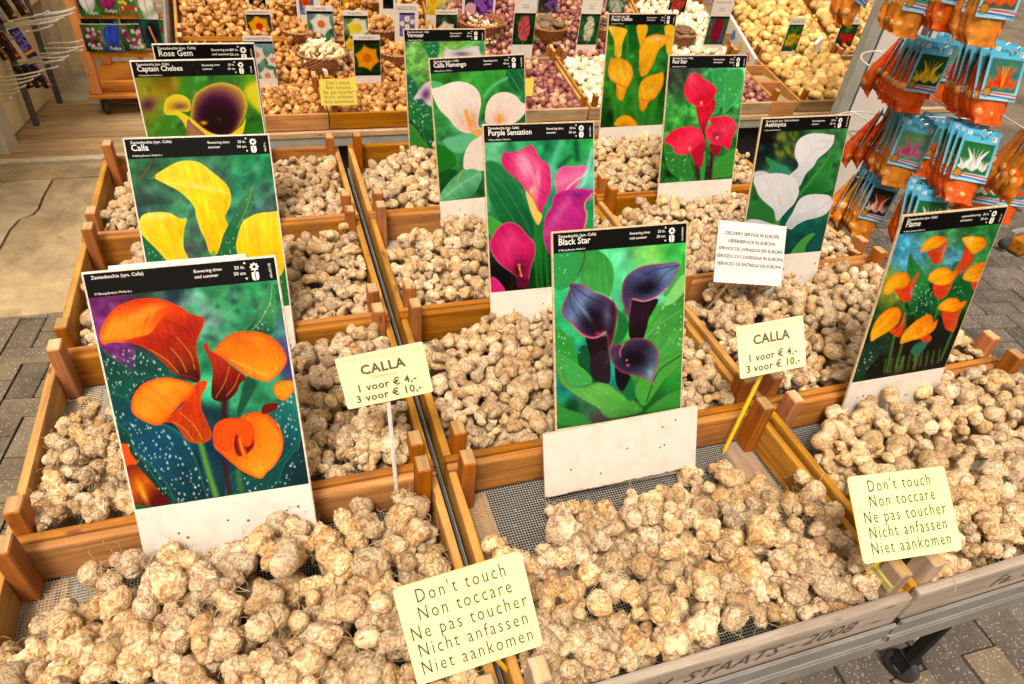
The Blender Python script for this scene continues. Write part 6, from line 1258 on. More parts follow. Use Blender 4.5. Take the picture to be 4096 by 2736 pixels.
for i, (o, kind, Wd, D) in enumerate(CT):
    rs = np.random.RandomState(500 + i); M = o.matrix_basis; pts = M @ Vector((Wd / 2, D / 2, .06)); u, v = pj([pts])[0]
    if v < -260 or u > 4300: continue
    Pv = [p['V'] for p in PRO[kind]]; ht = dict(narc=.085, purple=.075, white=.085, crown=.105, red=.08)[kind]
    f = lambda X, Y, ht=ht, Wd=Wd, D=D: ht * (0.8 + .25 * bumpf(X, Y, Wd * .5, D * .55, Wd * .4, D * .5)) * sm((X + .01) / .04) * sm((Wd + .01 - X) / .04)
    big = kind == 'crown'
    for (k, R, s, x, y, z) in heap(Pv, Wd, D, f, 420, rs, g=.01 if big else .008, scale=(.85, 1.2), tilt=.9, cand=14, slack=.012):
        p = M @ Vector((x, y, z)); u, v = pj([p])[0]
        if -40 < u < 4136 and -60 < v < 2800: BULBS[kind].append(((np.array(p) - CAM) @ FW - .6 * (z > ht * .5), k, np.array(M.to_3x3()) @ R, p))
# ---------------- baskets
WICK = wood('brown_wicker', 0, (0.20, 0.065, 0.018), (0.38, 0.15, 0.045), (0.50, 0.24, 0.08), .3, 2.0)
def basket(u, v, wpx, label, kind, nb, hpx=None, handle=True):
    P = surf_hit(u, v, .12); R = wpx / FPX * ((P - CAM) @ FW) / 2; H = R * .75
    P = P + np.array([0, R * .6, -H * .45])
    t = thing('wicker_basket', label, 'basket', P, (0, 0, random.uniform(0, 1)), 'wicker baskets of the bulb display')
    m = MB(); nst = 26; rows = max(6, int(H / .009))
    for k in range(rows):
        z = (k + .5) / rows * H; rad = R * (.62 + .38 * (z / H) ** .8); pts = []
        for j in range(nst * 2 + 1):
            a = math.pi * j / nst; pts.append(((rad + .0032 * math.cos(math.pi * j / 2 * 2 + math.pi * (k % 2))) * math.cos(a), (rad + .0032 * math.cos(math.pi * j + math.pi * (k % 2))) * math.sin(a), z))
        m.tube(pts, H / rows * .50, 4, caps=False)
    m.obj('woven_side', WICK, t)
    m = MB()
    for j in range(nst): a = 2 * math.pi * (j + .5) / nst; m.tube([(R * .60 * math.cos(a), R * .60 * math.sin(a), 0), (R * .82 * math.cos(a), R * .82 * math.sin(a), H * .5), (R * math.cos(a), R * math.sin(a), H)], .0028, 4)
    tag(m.obj('stakes', WICK, t), kind='stuff')
    m = MB()
    for ph in (0, math.pi): m.tube([((R + .004 * math.cos(14 * a + ph)) * math.cos(a), (R + .004 * math.cos(14 * a + ph)) * math.sin(a), H + .004 * math.sin(14 * a + ph)) for a in np.linspace(0, 2 * math.pi, 85)], .0048, 5, caps=False)
    m.obj('rim', WICK, t)
    MB().lathe([(0, .004), (R * .60, .004), (R * .62, -.002), (0, -.002)], 20).obj('bottom', WICK, t)
    if handle:
        m = MB()
        for sx in (-1, 1): m.tube([(sx * R * math.cos(a) * 1.0, R * .30 * math.sin(b_), H + R * .16 * math.sin(c_)) for a, b_, c_ in ((.25, -1.2, 0), (.12, -.8, 1.0), (0, 0, 1.57), (.12, .8, 1.0), (.25, 1.2, 0))], .004, 5)
        m.obj('handle', WICK, t)
    rs = np.random.RandomState(int(u)); Pv = [p['V'] for p in PRO[kind]]; f = lambda X, Y: np.where((X - R) ** 2 + (Y - R) ** 2 < (R * .93) ** 2, H * .55 + H * .75 * np.clip(1 - ((X - R) ** 2 + (Y - R) ** 2) / (R * R), 0, 1), 0)
    for (k, Rm_, s, x, y, z) in heap(Pv, 2 * R, 2 * R, f, nb, rs, g=.008, tilt=.9 if kind != 'dark' else .35, scale=(.8, 1.15), cand=10, slack=.02): 
        p = Vector(P) + Vector((x - R, y - R, z + .004)); BULBS[kind].append(((np.array(p) - CAM) @ FW - (z > H * .7), k, Rm_, p))
basket(1295, 268, 205, 'wide wicker basket of pale papery bulbs behind the background do-not-touch plate', 'papery', 130)
basket(1195, 155, 120, 'wicker basket of bulbs left of the white narcissus sign', 'narc', 60)
basket(1170, 40, 110, 'wicker basket near the top left of the bulb display', 'narc', 50)
basket(1525, 150, 150, 'wicker basket of brown-necked bulbs right of the orange narcissus sign', 'narc', 60)
basket(1590, 245, 130, 'wicker basket half hidden by the left edge of the Vermeer board', 'narc', 50)
basket(1505, 30, 120, 'wicker basket at the top of the narcissus crates', 'narc', 50)
basket(1935, 140, 190, 'wicker basket of tiny pale bulbs below the purple crocus sign', 'pale', 300)
basket(2200, 150, 165, 'wicker basket of flat dark corms between the pink and white hyacinth signs', 'dark', 40)
basket(2425, 140, 120, 'wicker basket of dark corms at the left edge of the Peach Chiffon board', 'dark', 26)
basket(2740, 165, 110, 'wicker basket of dark corms left of the crimson hyacinth sign', 'dark', 24)
basket(3400, 130, 110, 'wicker basket at the far right by the steel post', 'red', 40)
for kind, L in BULBS.items():
    L.sort(key=lambda q: q[0]); nm, cat, lab, grp = NAMES[kind]
    for (dep, k, R, p) in L[:300]:
        o = new_obj(nm, BM[kind][k]); Mx = Matrix(R.tolist()).to_4x4(); Mx.translation = p; o.matrix_world = Mx; tag(o, lab, cat, grp)
    rest = L[300:]
    if rest:
        vs, ts, rn, off = [], [], [], 0
        for i, (dep, k, R, p) in enumerate(rest):
            P = PRO[kind][k]; vs.append(P['V'] @ R.T + np.array(p)); ts.append(P['T'] + off); off += len(P['V']); rn.append(np.full(len(P['V']), (i * .618034) % 1))
        o = new_obj(nm + '_heap', fast_mesh(nm + '_heap', np.vstack(vs), np.vstack(ts), SK[kind], True, {'rnd': np.concatenate(rn)})); tag(o, 'remaining ' + lab.split(' heaped')[0] + 's deeper in the display crates', 'bulbs', kind='stuff')
    print(kind, len(L))

# ---------------- small flower signs in the display
HK = (38, 32, 30)
def narc(a, x, y, r, cp, cc, sq=1.0, n=6): a.flower(x, y, r, n, cp, cc, .34, ang=.3, sq=sq, wid=.5)
def bgsign(label, L, R, T, B, pt, pb, fn, head=None, pl=None, pr=None, y=None, ink=INKG, depth=.0, extra=.05):
    """pixel box of the board; pt/pb = top/bottom of its picture"""
    P = surf_hit((L + R) / 2, B, extra) if y is None else None; yy = P[1] if y is None else y
    a0, a1, top = ony(L, B, yy), ony(R, B, yy), ony((L + R) / 2, T, yy); w = a1[0] - a0[0]; z0 = (a0[2] + a1[2]) / 2; h = top[2] - z0
    t = thing('flower_sign', label, 'flower sign', ((a0[0] + a1[0]) / 2, yy, z0), (0, 0, 0), 'small flower signs of the bulb display')
    MB().rbox(-w / 2, w / 2, 0, .004, 0 if B > 0 else -.05, h, .0008).obj('backing', WHITEP, t)
    k = h / (B - T); zt, zb = (B - pt) * k, (B - pb) * k; x0 = -w / 2 + ((pl - L) / (R - L) * w if pl else .002); x1 = w / 2 - ((R - pr) / (R - L) * w if pr else .002)
    O = np.array([(a0[0] + a1[0]) / 2 + x0, yy, z0 + zb]); W_, H_ = x1 - x0, zt - zb
    def paint(X, Y, U, V):
        a = Art(U * 100, (1 - V) * 100 * H_ / W_, 5); fn(a, 100 * H_ / W_); C = a.C; C[V > .93] = HK; return C
    grid_sheet('printed_picture', O, np.array([1., 0, 0]), np.array([0, 0, 1.]), W_, H_, max(14, int((R - L) / 3.0)), paint, PRINT, t, off=.0006)
    if head:
        m = MB(); hh = h - zt; V, F = text_geo(head, hh * .62, 'CENTER'); sx = min(1, w * .86 / (V[:, 0].max() - V[:, 0].min())); m.add(np.stack([V[:, 0] * sx, np.full(len(V), -.0006), V[:, 1] + zt + hh * .3], 1), F); m.obj('lettering', ink, t)
def F_(bg, items):
    def f(a, H):
        a.fill(bg[0]); a.blobs([(a.r.uniform(0, 100), a.r.uniform(0, H), 18, bg[i % len(bg)]) for i in range(16)]); a.wob(.12, 20)
        for it in items: it(a, H)
    return f
GR = [(45, 95, 45), (25, 50, 30), (70, 120, 60)]; SKY = [(110, 165, 205), (70, 120, 70), (140, 185, 215), (50, 95, 50)]
DK = [(28, 30, 26), (45, 50, 30), (22, 22, 22)]
fl = lambda x, y, r, cp, cc, sq=1.0: (lambda a, H: narc(a, x, y * H, r, cp, cc, sq))
stem = lambda x0, y0, x1, y1, w=4, c=(70, 130, 60): (lambda a, H: a.line([(x0, y0 * H), (x1, y1 * H)], w, c))
def hyac(c, x=50, w=28):
    def f(a, H):
        for k in range(190):
            t = a.r.uniform(.10, .86); ww = w * math.sin(math.pi * min(1, max(.12, (t - .02) / .95))) ** .6; xx = x + a.r.uniform(-1, 1) * ww; s = a.r.uniform(.75, 1.15)
            a.glow(xx, t * H, 4.2, 4.2, tuple(min(255, q * s) for q in c), .85)
    return f
bgsign('white-framed flower sign with a near black picture, top left of the display', 987, 1082, -60, 40, -50, 27, F_(DK, [stem(60, .5, 70, .9)]), pl=1000, pr=1066)
bgsign('small sign of a yellow narcissus with red cup, marked 3 narcissus', 994, 1093, 40, 150, 58, 144, F_([(60, 50, 40), (90, 95, 90), (50, 45, 40)], [fl(50, .55, 44, (240, 175, 25), (215, 50, 20))]), '3 NARCISSUS FOR \u20ac 5,-')
bgsign('sign of white narcissi with salmon cups behind the Captain Chelsea board', 1003, 1117, 144, 372, 164, 312, F_(SKY, [fl(36, .35, 34, (238, 232, 220), (240, 150, 120)), fl(94, .5, 26, (238, 232, 220), (240, 140, 110)), fl(68, .92, 30, (240, 232, 220), (240, 140, 100)), fl(10, .9, 24, (235, 230, 215), (235, 200, 150))]), '3 NARCISSUS FOR \u20ac 5,-')
bgsign('tall white sign with an orange flower on blue at the top edge of the photo', 1194, 1288, -60, 108, -50, 57, F_([(90, 130, 190), (110, 150, 210), (60, 80, 120)], [fl(45, .55, 40, (225, 90, 40), (205, 60, 30)), stem(30, .7, 45, 1, 8, (200, 205, 220))]), pl=1206, pr=1262)
bgsign('sign of a large white narcissus with orange centre, headed 3 voor 5', 1238, 1343, 24, 200, 44, 186, F_(SKY, [fl(53, .36, 42, (242, 238, 226), (235, 130, 30)), fl(22, .88, 26, (240, 236, 222), (232, 120, 30)), fl(95, .9, 24, (240, 236, 222), (232, 120, 30)), stem(40, .65, 42, 1, 5), stem(73, .65, 70, 1, 5)]), '3 voor \u20ac 5,-')
bgsign('sign of an orange double narcissus cut by the top edge of the photo', 1364, 1450, -60, 52, -50, 43, F_(GR, [fl(50, .5, 52, (240, 170, 30), (240, 110, 30)), fl(10, .95, 20, (240, 170, 30), (240, 120, 30))]))
bgsign('sign of a yellow and white narcissus, headed 5 voor 5', 1382, 1479, 43, 250, 62, 200, F_(GR + [(120, 150, 160)], [fl(58, .35, 44, (240, 238, 210), (245, 215, 40)), (lambda a, H: a.glow(38, .36 * H, 24, 24, (248, 218, 40), 1)), fl(26, .82, 28, (248, 215, 50), (245, 195, 30))]), '5 voor \u20ac 5,-')
bgsign('sign of a star-shaped orange narcissus on dark green, headed 5 voor 5', 1422, 1526, 140, 356, 159, 300, F_([(30, 50, 22), (20, 32, 18), (55, 85, 30)], [fl(50, .5, 46, (246, 160, 15), (225, 120, 10))]), '5 voor \u20ac 5,-')
bgsign('white sign with a dark picture left of the lilac narcissus sign', 1519, 1584, -60, 105, -50, 33, F_(DK, [fl(60, .2, 20, (230, 210, 180), (220, 190, 150))]), pl=1534, pr=1575)
bgsign('tall white sign with small white narcissi on lilac', 1580, 1673, 16, 215, 50, 143, F_([(130, 115, 190), (115, 100, 175)], [fl(50, .25, 20, (250, 248, 235), (245, 215, 120)), fl(18, .45, 17, (250, 248, 235), (245, 215, 120)), fl(84, .38, 17, (250, 248, 235), (245, 215, 120)), fl(50, .58, 18, (250, 248, 235), (245, 215, 120)), stem(50, .75, 48, 1, 4), stem(24, .6, 28, 1, 4), stem(82, .55, 76, 1, 4)]), '3 NARCISSUS FOR \u20ac 5,-', pl=1599, pr=1659)
bgsign('sign of yellow narcissi at the top edge, left of the pale wooden post', 1703, 1792, -60, 112, -50, 58, F_([(150, 160, 150), (190, 170, 110)], [fl(30, .5, 34, (248, 215, 50), (245, 190, 40)), fl(72, .35, 30, (245, 220, 110), (245, 200, 60)), fl(25, .9, 26, (248, 205, 40), (240, 180, 30))]))
bgsign('sign of a white narcissus with orange cup, just above the Vermeer board', 1741, 1828, 40, 150, 58, 150, F_([(60, 75, 50), (35, 50, 35)], [fl(48, .75, 46, (235, 228, 205), (238, 120, 30))]), '3 NARCISSUS FOR \u20ac 5,-')
bgsign('white-framed sign of purple crocuses with a round pink inset', 1846, 1977, -90, 86, -80, 82, F_([(110, 45, 150), (70, 35, 100), (40, 60, 40)], [(lambda a, H: [a.flower(a.r.uniform(20, 98), a.r.uniform(.2, .9) * H, 13, 5, (150, 90, 195), (120, 50, 160), .2) for _ in range(16)]), (lambda a, H: a.poly([(20 + 19 * math.cos(q), .7 * H + 19 * math.sin(q)) for q in np.linspace(0, 6.28, 13)[:-1]], (225, 170, 175), soft=3, rim=((240, 225, 215), 3)))]), pl=1856, pr=1968)
bgsign('tall sign of a coral pink hyacinth with white printed header', 2040, 2124, -60, 250, 47, 174, F_([(35, 80, 40), (20, 45, 28)], [hyac((235, 90, 100), 50, 26), stem(50, .85, 50, 1, 5)]), None, ink=INKG)
bgsign('sign of a field of small purple crocuses, top of the display', 2146, 2224, -70, 70, -60, 52, F_([(60, 80, 50), (90, 60, 60), (40, 60, 40)], [(lambda a, H: [a.flower(a.r.uniform(15, 98), a.r.uniform(.5, .9) * H, 8, 5, (140, 80, 185), (120, 50, 160), .2) for _ in range(14)])]))
bgsign('tall sign of a white hyacinth with white printed header', 2300, 2378, -60, 220, 51, 176, F_([(35, 80, 45), (20, 40, 30), (50, 110, 60)], [hyac((236, 226, 196), 50, 24), stem(50, .85, 50, 1, 5)]), None)
bgsign('sign of small white blossoms behind the Peach Chiffon board', 2415, 2492, -60, 70, -50, 62, F_(GR, [hyac((225, 222, 205), 55, 40)]))
bgsign('sign of clustered coral red blossoms left of the small white bulbs', 2663, 2732, -60, 75, -50, 60, F_([(40, 50, 30), (30, 35, 25)], [hyac((225, 75, 60), 50, 42)]))
bgsign('tall sign of a crimson hyacinth with white printed header', 2802, 2880, -10, 217, 62, 176, F_([(60, 90, 110), (50, 90, 40), (90, 90, 40)], [hyac((150, 12, 55), 50, 26)]), None)
def crownp(c):
    def f(a, H):
        for k in range(9): a.line([(50, .3 * H), (50 + a.r.uniform(-45, 45), a.r.uniform(.02, .25) * H)], 4, (60, 130, 50))
        for k in range(26): a.glow(a.r.uniform(15, 88), a.r.uniform(.38, .75) * H, 8, 9, tuple(q * a.r.uniform(.8, 1.1) for q in c), .9)
    return f
bgsign('sign of yellow crown imperials on dark green with price strip', 3112, 3172, 70, 235, 97, 203, F_([(45, 90, 45), (30, 50, 30), (70, 110, 60)], [crownp((245, 195, 20))]), '3 voor \u20ac 10,-')
bgsign('sign of red crown imperials by the steel post, with price strip', 3318, 3388, 72, 224, 96, 202, F_([(40, 80, 40), (25, 45, 30)], [crownp((225, 40, 25))]), '3 voor \u20ac 10,-')
# printed header lines on the hyacinth signs
for o in [o for o in list(COL.objects) if o.name.startswith('flower_sign') and 'printed header' in o.get('label', '')]:
    bb_ = [c for c in o.children if c.name.startswith('backing')][0]; w = bb_.dimensions.x if bb_.dimensions.x else .1
    zs_ = max(v.co.z for v in bb_.data.vertices); w = max(v.co.x for v in bb_.data.vertices) * 2; pz = max(v.co.z for v in [c for c in o.children if c.name.startswith('printed')][0].data.vertices)
    card_text([('Hyacinthus orientalis', w * .085, 0, zs_ - w * .2, 'CENTER', {}), ('Hyacinth', w * .075, 0, pz + w * .30, 'CENTER', {}), ('Hyazinthe', w * .075, 0, pz + w * .20, 'CENTER', {})], o, INKG, name='lettering')
def quad_plate(u0, v0, u1, v1, y):
    a0, a1, tp = ony(u0, v1, y), ony(u1, v1, y), ony(u0, v0, y); return [((a0[0] + a1[0]) / 2), y - 1e-4, (a0[2] + a1[2]) / 2 - 1, 0, .10, 0, a1[0] - a0[0], tp[2] - (a0[2] + a1[2]) / 2]
dont_touch(quad_plate(1285, 320, 1430, 421, 3.27), 'bright yellow do-not-touch plate in front of the narcissus crates', YPLATE2, INKP, (.02, 3.33, .44))
dont_touch(quad_plate(1990, 318, 2130, 386, 3.27), 'bright yellow do-not-touch plate mostly hidden behind the Calla Flamengo board', YPLATE2, INKP)
P = surf_hit(3060, 60, .02); o = MB().tube([tuple(ony(3066, 66, P[1])), tuple(ony(3074, -40, P[1]))], .006, 6).obj('yellow_stake', YSTICK); tag(o, 'yellow plastic stake rising behind the yellow crown imperial sign', 'stake')
# folded white packet standing among the crown imperial bulbs
P = surf_hit(3255, 235, .05); t = thing('white_packet', 'white folded packet with blue and green print standing among the crown imperial bulbs', 'packet', P, (0.2, -.55, .35))
MB().rbox(-.045, .045, -.012, .012, 0, .19, .008).obj('wrapper', simple('white_wrapper', (.8, .79, .77), (.72, .71, .7), 20, .4), t)
MB().rbox(-.040, .040, -.0135, -.0122, .01, .06, .0004).obj('printed_band', simple('blue_green_print', (.05, .25, .5), (.08, .25, .06), 30, .4), t)
# white-and-painted side strip with coloured marks right of the hyacinth crates
a, b_ = surf_hit(2889, 30, .1), surf_hit(3020, 250, .1); t = thing('painted_board', 'long whitish board with faded blue, yellow and red marks along the crown imperial crates', 'board', (0, 0, 0))
d = (b_ - a); L = np.linalg.norm(d); M = Matrix.Translation(a) @ Vector(d).to_track_quat('X', 'Z').to_matrix().to_4x4()
MB().rbox(0, L, -.012, .012, -.09, .03, .003, 0, M).obj('plank', WHITEP, t)
for k, (c, s0) in enumerate((((.06, .22, .42), .45), ((.75, .5, .04), .66), ((.6, .05, .05), .86))):
    m = MB(); V = [(L * s0 + .03 * math.cos(q) * (1 + .3 * math.cos(3 * q)), -.0135, -.03 + .035 * math.sin(q)) for q in np.linspace(0, 6.28, 11)[:-1]]; m.add([M @ Vector(v) for v in V], [tuple(range(10))]); m.obj('painted_mark', simple('mark_paint_%d' % k, c, rough=.5), t)
# pale wooden post between narcissus and hyacinth crates
P = surf_hit(1810, 60, .02); o = MB().rbox(-.03, .03, -.02, .02, -.10, .9, .004).obj('wooden_post', wood('pale_post_wood', 2, (.42, .30, .16), (.55, .42, .25), (.62, .5, .32)), None, (P[0], P[1] + .06, P[2]), (0, .05, 0)); tag(o, 'pale vertical wooden post between the narcissus and hyacinth crates', 'post')
# back wall of the stall hall behind the display
o = MB().box(-3.2, 7, 7.6, 7.7, 0, 3.4).obj('back_wall', simple('dim_back_wall', (0.30, 0.24, 0.16), (0.2, 0.16, 0.1), 3, .8)); tag(o, 'plain tan wall far behind the bulb display', 'wall')
# ================================================================== LEFT: greenhouse wall, hook rack, orange wooden cart
WALLC = simple('cream_wall_panel', (0.82, 0.71, 0.46), (0.70, 0.59, 0.36), 5, .7)
WALLG = simple('grey_wall_post', (0.56, 0.52, 0.41), (0.44, 0.40, 0.31), 8, .7)
A0, A1 = np.array([-1.80, 4.02]), np.array([-1.30, 6.9]); dA = (A1 - A0) / np.linalg.norm(A1 - A0); angA = math.atan2(dA[1], dA[0])
t = thing('greenhouse_wall', 'cream panelled greenhouse side wall with grey posts along the plank deck', 'wall', (A0[0], A0[1], 0), (0, 0, angA)); LA = float(np.linalg.norm(A1 - A0))
for k in range(10):
    a = -2.0 + k * .50; MB().rbox(a + .004, a + .494, 0, .04, .02, .52, .006).obj('base_panel', WALLC, t)
for k, a in enumerate((0.06, 1.08, 2.1)): MB().rbox(a, a + .14, -.06, .05, 0, .60 if k == 1 else .9, .006).obj('wall_post', WALLG, t)
MB().rbox(-2, LA, -.025, .03, .74, .83, .005).obj('wall_rail', WALLG, t)
MB().rbox(.80, 1.25, -.07, .02, .60, .70, .006).obj('rail_block', WALLC, t)
m = MB()
for k in range(60): m.box(-2, LA, .05 + .006 * (k % 2), .07, .84 + k * .03, .84 + k * .03 + .028)
m.obj('ribbed_cladding', WALLC, t); MB().box(-2, LA, .055, .08, .50, .86).obj('mid_panel', WALLC, t)
for a in (1.1, 2.2): MB().rbox(a, a + .07, -.02, .05, .9, 3.0, .006).obj('tall_post', WALLC, t)
# hook rack
CH = simple('chrome_wire', (0.72, 0.69, 0.62), (0.6, 0.57, 0.5), 40, .3, .6, 0, .2)
t = thing('hook_rack', 'wire display rack with many long prongs standing by the left wall', 'rack', (0, 0, 0))
c1 = lambda x, y: (x * .2564, y * .2564)
for (u, v, ut, vt) in ((150, 510, 30, 60), (243, 420, 150, 60)):
    g0 = onz(u, v, 0); MB().rbox(g0[0] - .016, g0[0] + .016, g0[1] - .016, g0[1] + .016, 0, 1.25, .003).obj('upright', DARKSTEEL, t)
for z in (.35, .62, .89, 1.16): MB().tube([(-2.2, 4.45, z), (-1.60, 4.52, z)], .006, 6).obj('cross_bar', CH, t)
PR = [((640, 240), (1160, 155)), ((700, 210), (1170, 130)), ((200, 410), (920, 325)), ((330, 370), (1000, 285)), ((470, 330), (1150, 215)), ((0, 550), (440, 500)), ((0, 590), (310, 570)), ((0, 640), (330, 575)), ((0, 735), (200, 675)), ((300, 520), (820, 405)), ((880, 670), (1280, 640)),
      ((850, 750), (1300, 730)), ((750, 860), (1210, 770)), ((720, 830), (1300, 790)), ((600, 900), (1070, 885)), ((460, 970), (1000, 940)), ((690, 1000), (1060, 890)), ((400, 1100), (910, 1050)), ((0, 1210), (700, 1100)), ((0, 1275), (630, 1170)), ((0, 1345), (520, 1245)), ((0, 1430), (410, 1340)), ((0, 1510), (290, 1435)), ((0, 1590), (170, 1540)), ((0, 760), (60, 748)), ((300, 300), (760, 190))]
for k, (p, q) in enumerate(PR):
    y = 4.30 if p[1] > 1150 else 4.42; a = ony(*c1(*p), y + .08); b = ony(*c1(*q), y - .06); d = b - a; e = a - d * .35
    MB().tube([e, a, a + d * .55 + np.array([0, 0, -.004]), a + d * .92, b + np.array([0, 0, .006])], .0052, 5).obj('prong', CH, t)
def packet(name, label, u0, v0, u1, v1, y, fn, group, tilt=0.0, word=None, skew=0.0, n=22, cat='packet', thick=.012):
    a0, a1, tp = ony(u0, v1, y), ony(u1, v1, y), ony(u0, v0, y); w = a1[0] - a0[0]; z0 = (a0[2] + a1[2]) / 2; h = tp[2] - z0
    O = np.array([a0[0], y, z0]); t = thing(name, label, cat, ((a0[0] + a1[0]) / 2, y, z0), (0, skew, 0), group)
    R = np.array(Matrix.Rotation(skew, 3, 'Y')); AX, AZ = R[:, 0], R[:, 2]
    m = MB(); m.rbox(-w / 2, w / 2, .0008, thick, 0, h, .004, 0); m.obj('pouch', simple('packet_back', (.55, .5, .42), rough=.35) if 'PB' not in globals() else PB, t)
    O = np.array([(a0[0] + a1[0]) / 2, y, z0]) - AX * w / 2
    def paint(X, Y, U, V): a = Art(U * 100, (1 - V) * 100 * h / w, abs(int(u0)) + 3); fn(a, 100 * h / w); return a.C
    grid_sheet('printed_front', O, AX, AZ, w, h, n, paint, PRINTM, t, off=.0002)
    if word:
        V, F = text_geo(word, w * .26, 'CENTER', shear=.3); m = MB(); m.add(np.stack([V[:, 0] + w * .05, np.full(len(V), -.0008), V[:, 1] + h * .09], 1), F); m.obj('lettering', INKW, t)
    return t
PB = simple('packet_back', (.50, .45, .38), (.42, .38, .3), 20, .35)
def violets(a, H):
    a.fill((60, 45, 100)); a.wob(.3, 20)
    for k in range(44): a.flower(a.r.uniform(5, 95), a.r.uniform(.12, .76) * H, 12, 6, (128, 105, 195), (210, 195, 150), .22)
    a.poly([(0, .80 * H), (100, .74 * H), (100, .84 * H), (0, .90 * H)], (240, 160, 50), smooth=False)
def darkpk(c):
    def f(a, H): a.fill((50, 38, 26)); a.wob(.35, 14); a.poly([(62, 0), (100, 0), (100, H), (62, H)], c, smooth=False); a.wob(.25, 22); a.poly([(60, .82 * H), (100, .8 * H), (100, .9 * H), (60, .92 * H)], (225, 150, 60), smooth=False)
    return f
G1 = 'bulb packets on the left hook rack'
packet('hanging_packet', 'hanging packet with violet blue flowers and an orange band on the left rack', 108, 108, 156, 228, 4.32, violets, G1, skew=-.32)
for k, (u0, v0, u1, v1, c, lab) in enumerate(((108, 258, 142, 352, (75, 85, 60), 'leftmost'), (142, 252, 178, 350, (90, 70, 120), 'middle'), (178, 250, 212, 352, (120, 80, 130), 'rightmost'))): packet('hanging_packet', '%s of three dark brown packets hanging low on the left rack' % lab, u0, v0, u1, v1, 4.34, darkpk(c), G1, skew=-.30)
for k, (u0, v0, u1, v1, c, lab) in enumerate(((-8, 0, 34, 92, (120, 140, 175), 'dark packet with blue strip at the top left corner of the photo'), (36, -20, 76, 76, (70, 60, 50), 'dark packet just right of the blue-striped one on the left rack'), (84, -30, 124, 60, (90, 75, 50), 'packet with a round brown clump hanging near the wall, top left'), (10, 130, 40, 240, (150, 110, 60), 'packet with yellow flowers low on the left rack edge'), (44, 125, 92, 240, (110, 60, 60), 'dark reddish packet left of the violet blue one'))): packet('hanging_packet', lab, u0, v0, u1, v1, 4.36, darkpk(c), G1, skew=-.30)

# orange wooden cart with tulip packets
OW = wood('orange_painted_wood', 2, (0.42, 0.12, 0.012), (0.58, 0.19, 0.02), (0.66, 0.25, 0.035), .2, .7, .5); OWX = wood('orange_painted_wood_x', 0, (0.42, 0.13, 0.015), (0.58, 0.21, 0.03), (0.66, 0.28, 0.05), .2, .7, .5)
YC = 4.62; t = thing('wooden_cart', 'orange-brown wooden cart on casters hung with tulip bulb packets', 'cart', (0, 0, 0))
lx = ony(340, 200, YC)[0]; rx = lx + .95; MB().rbox(lx - .03, lx + .03, YC - .03, YC + .03, .16, 1.7, .004).obj('corner_post', OW, t); MB().rbox(rx - .03, rx + .03, YC - .03, YC + .03, .16, 1.7, .004).obj('corner_post', OW, t)
for x in (lx, rx): MB().rbox(x - .03, x + .03, YC + .52, YC + .58, .16, 1.7, .004).obj('corner_post', OW, t)
zb = lambda v: float(ony(620, v, YC)[2])
MB().rbox(lx - .05, rx + .05, YC - .05, YC + .60, .135, .158, .004).obj('platform', OWX, t)
for v0, v1 in ((318, 346),): MB().rbox(lx + .031, rx - .031, YC - .02, YC + .005, zb(v1), zb(v0), .003).obj('cross_rail', OWX, t)
for v0 in (62, 212): z = zb(v0); MB().rbox(lx + .031, rx - .031, YC - .04, YC + .02, z - .012, z + .014, .003).obj('shelf_rail', OWX, t)
MB().rbox(lx + .031, rx - .031, YC + .52, YC + .55, zb(300), zb(270), .003).obj('back_rail', OWX, t)
MB().rbox(lx + .28, lx + .31, YC + .02, YC + .05, zb(340), zb(215), .003).obj('strut', OWX, t)
MB().rbox(lx + .10, rx - .1, YC + .56, YC + .58, .55, 1.5, .003).obj('back_board', simple('tan_board', (.52, .38, .18), (.44, .32, .14), 8, .6), t)
for x in (lx + .02, rx - .05):
    for y in (YC + .02, YC + .5):
        cs = MB().rbox(x - .02, x + .02, y - .02, y + .02, .085, .134, .003).obj('caster', DARKSTEEL, t); MB().lathe([(0, -.015), (.048, -.015), (.052, 0), (.048, .015), (0, .015)], 20).obj('wheel', RUBBER, cs, (x, y, .0655), (0, math.pi / 2, .4), True)
MB().tube([(lx + .2, YC + .0, zb(214)), (lx + .2, YC - .02, zb(238))], .003, 5).tube([(lx + .45, YC + .0, zb(214)), (lx + .45, YC - .02, zb(238))], .003, 5).obj('wire_hook', CH, t)
def tulips(cols, bg=(45, 95, 45), big=False):
    def f(a, H):
        a.blobs([(a.r.uniform(0, 100), a.r.uniform(0, H), 20, [bg, tuple(q * .6 for q in bg), (90, 140, 60)][i % 3]) for i in range(12)])
        if big:
            c = cols[0]; a.poly([(20, .18 * H), (50, .10 * H), (80, .2 * H), (88, .5 * H), (70, .78 * H), (50, .84 * H), (28, .76 * H), (12, .48 * H)], c, (20, .2 * H, 85, .8 * H, tuple(min(255, q * 1.15) for q in c), tuple(q * .7 for q in c)), rim=(tuple(q * .7 for q in c), 4, .6))
            a.line([(50, .12 * H), (44, .45 * H), (50, .82 * H)], 3, tuple(q * .6 for q in c), .8); a.line([(35, .2 * H), (26, .5 * H)], 4, tuple(min(255, q * 1.3 + 30) for q in c), .6)
        else:
            for k in range(20):
                x, y = a.r.uniform(6, 94), a.r.uniform(.18, .86) * H; c = cols[k % len(cols)]; r = 9
                a.poly([(x - r, y - r * .6), (x, y - r * 1.3), (x + r, y - r * .6), (x + r * .8, y + r * .8), (x, y + r * 1.3), (x - r * .8, y + r * .8)], c, rim=(tuple(q * .7 for q in c), 2.5, .6))
    return f
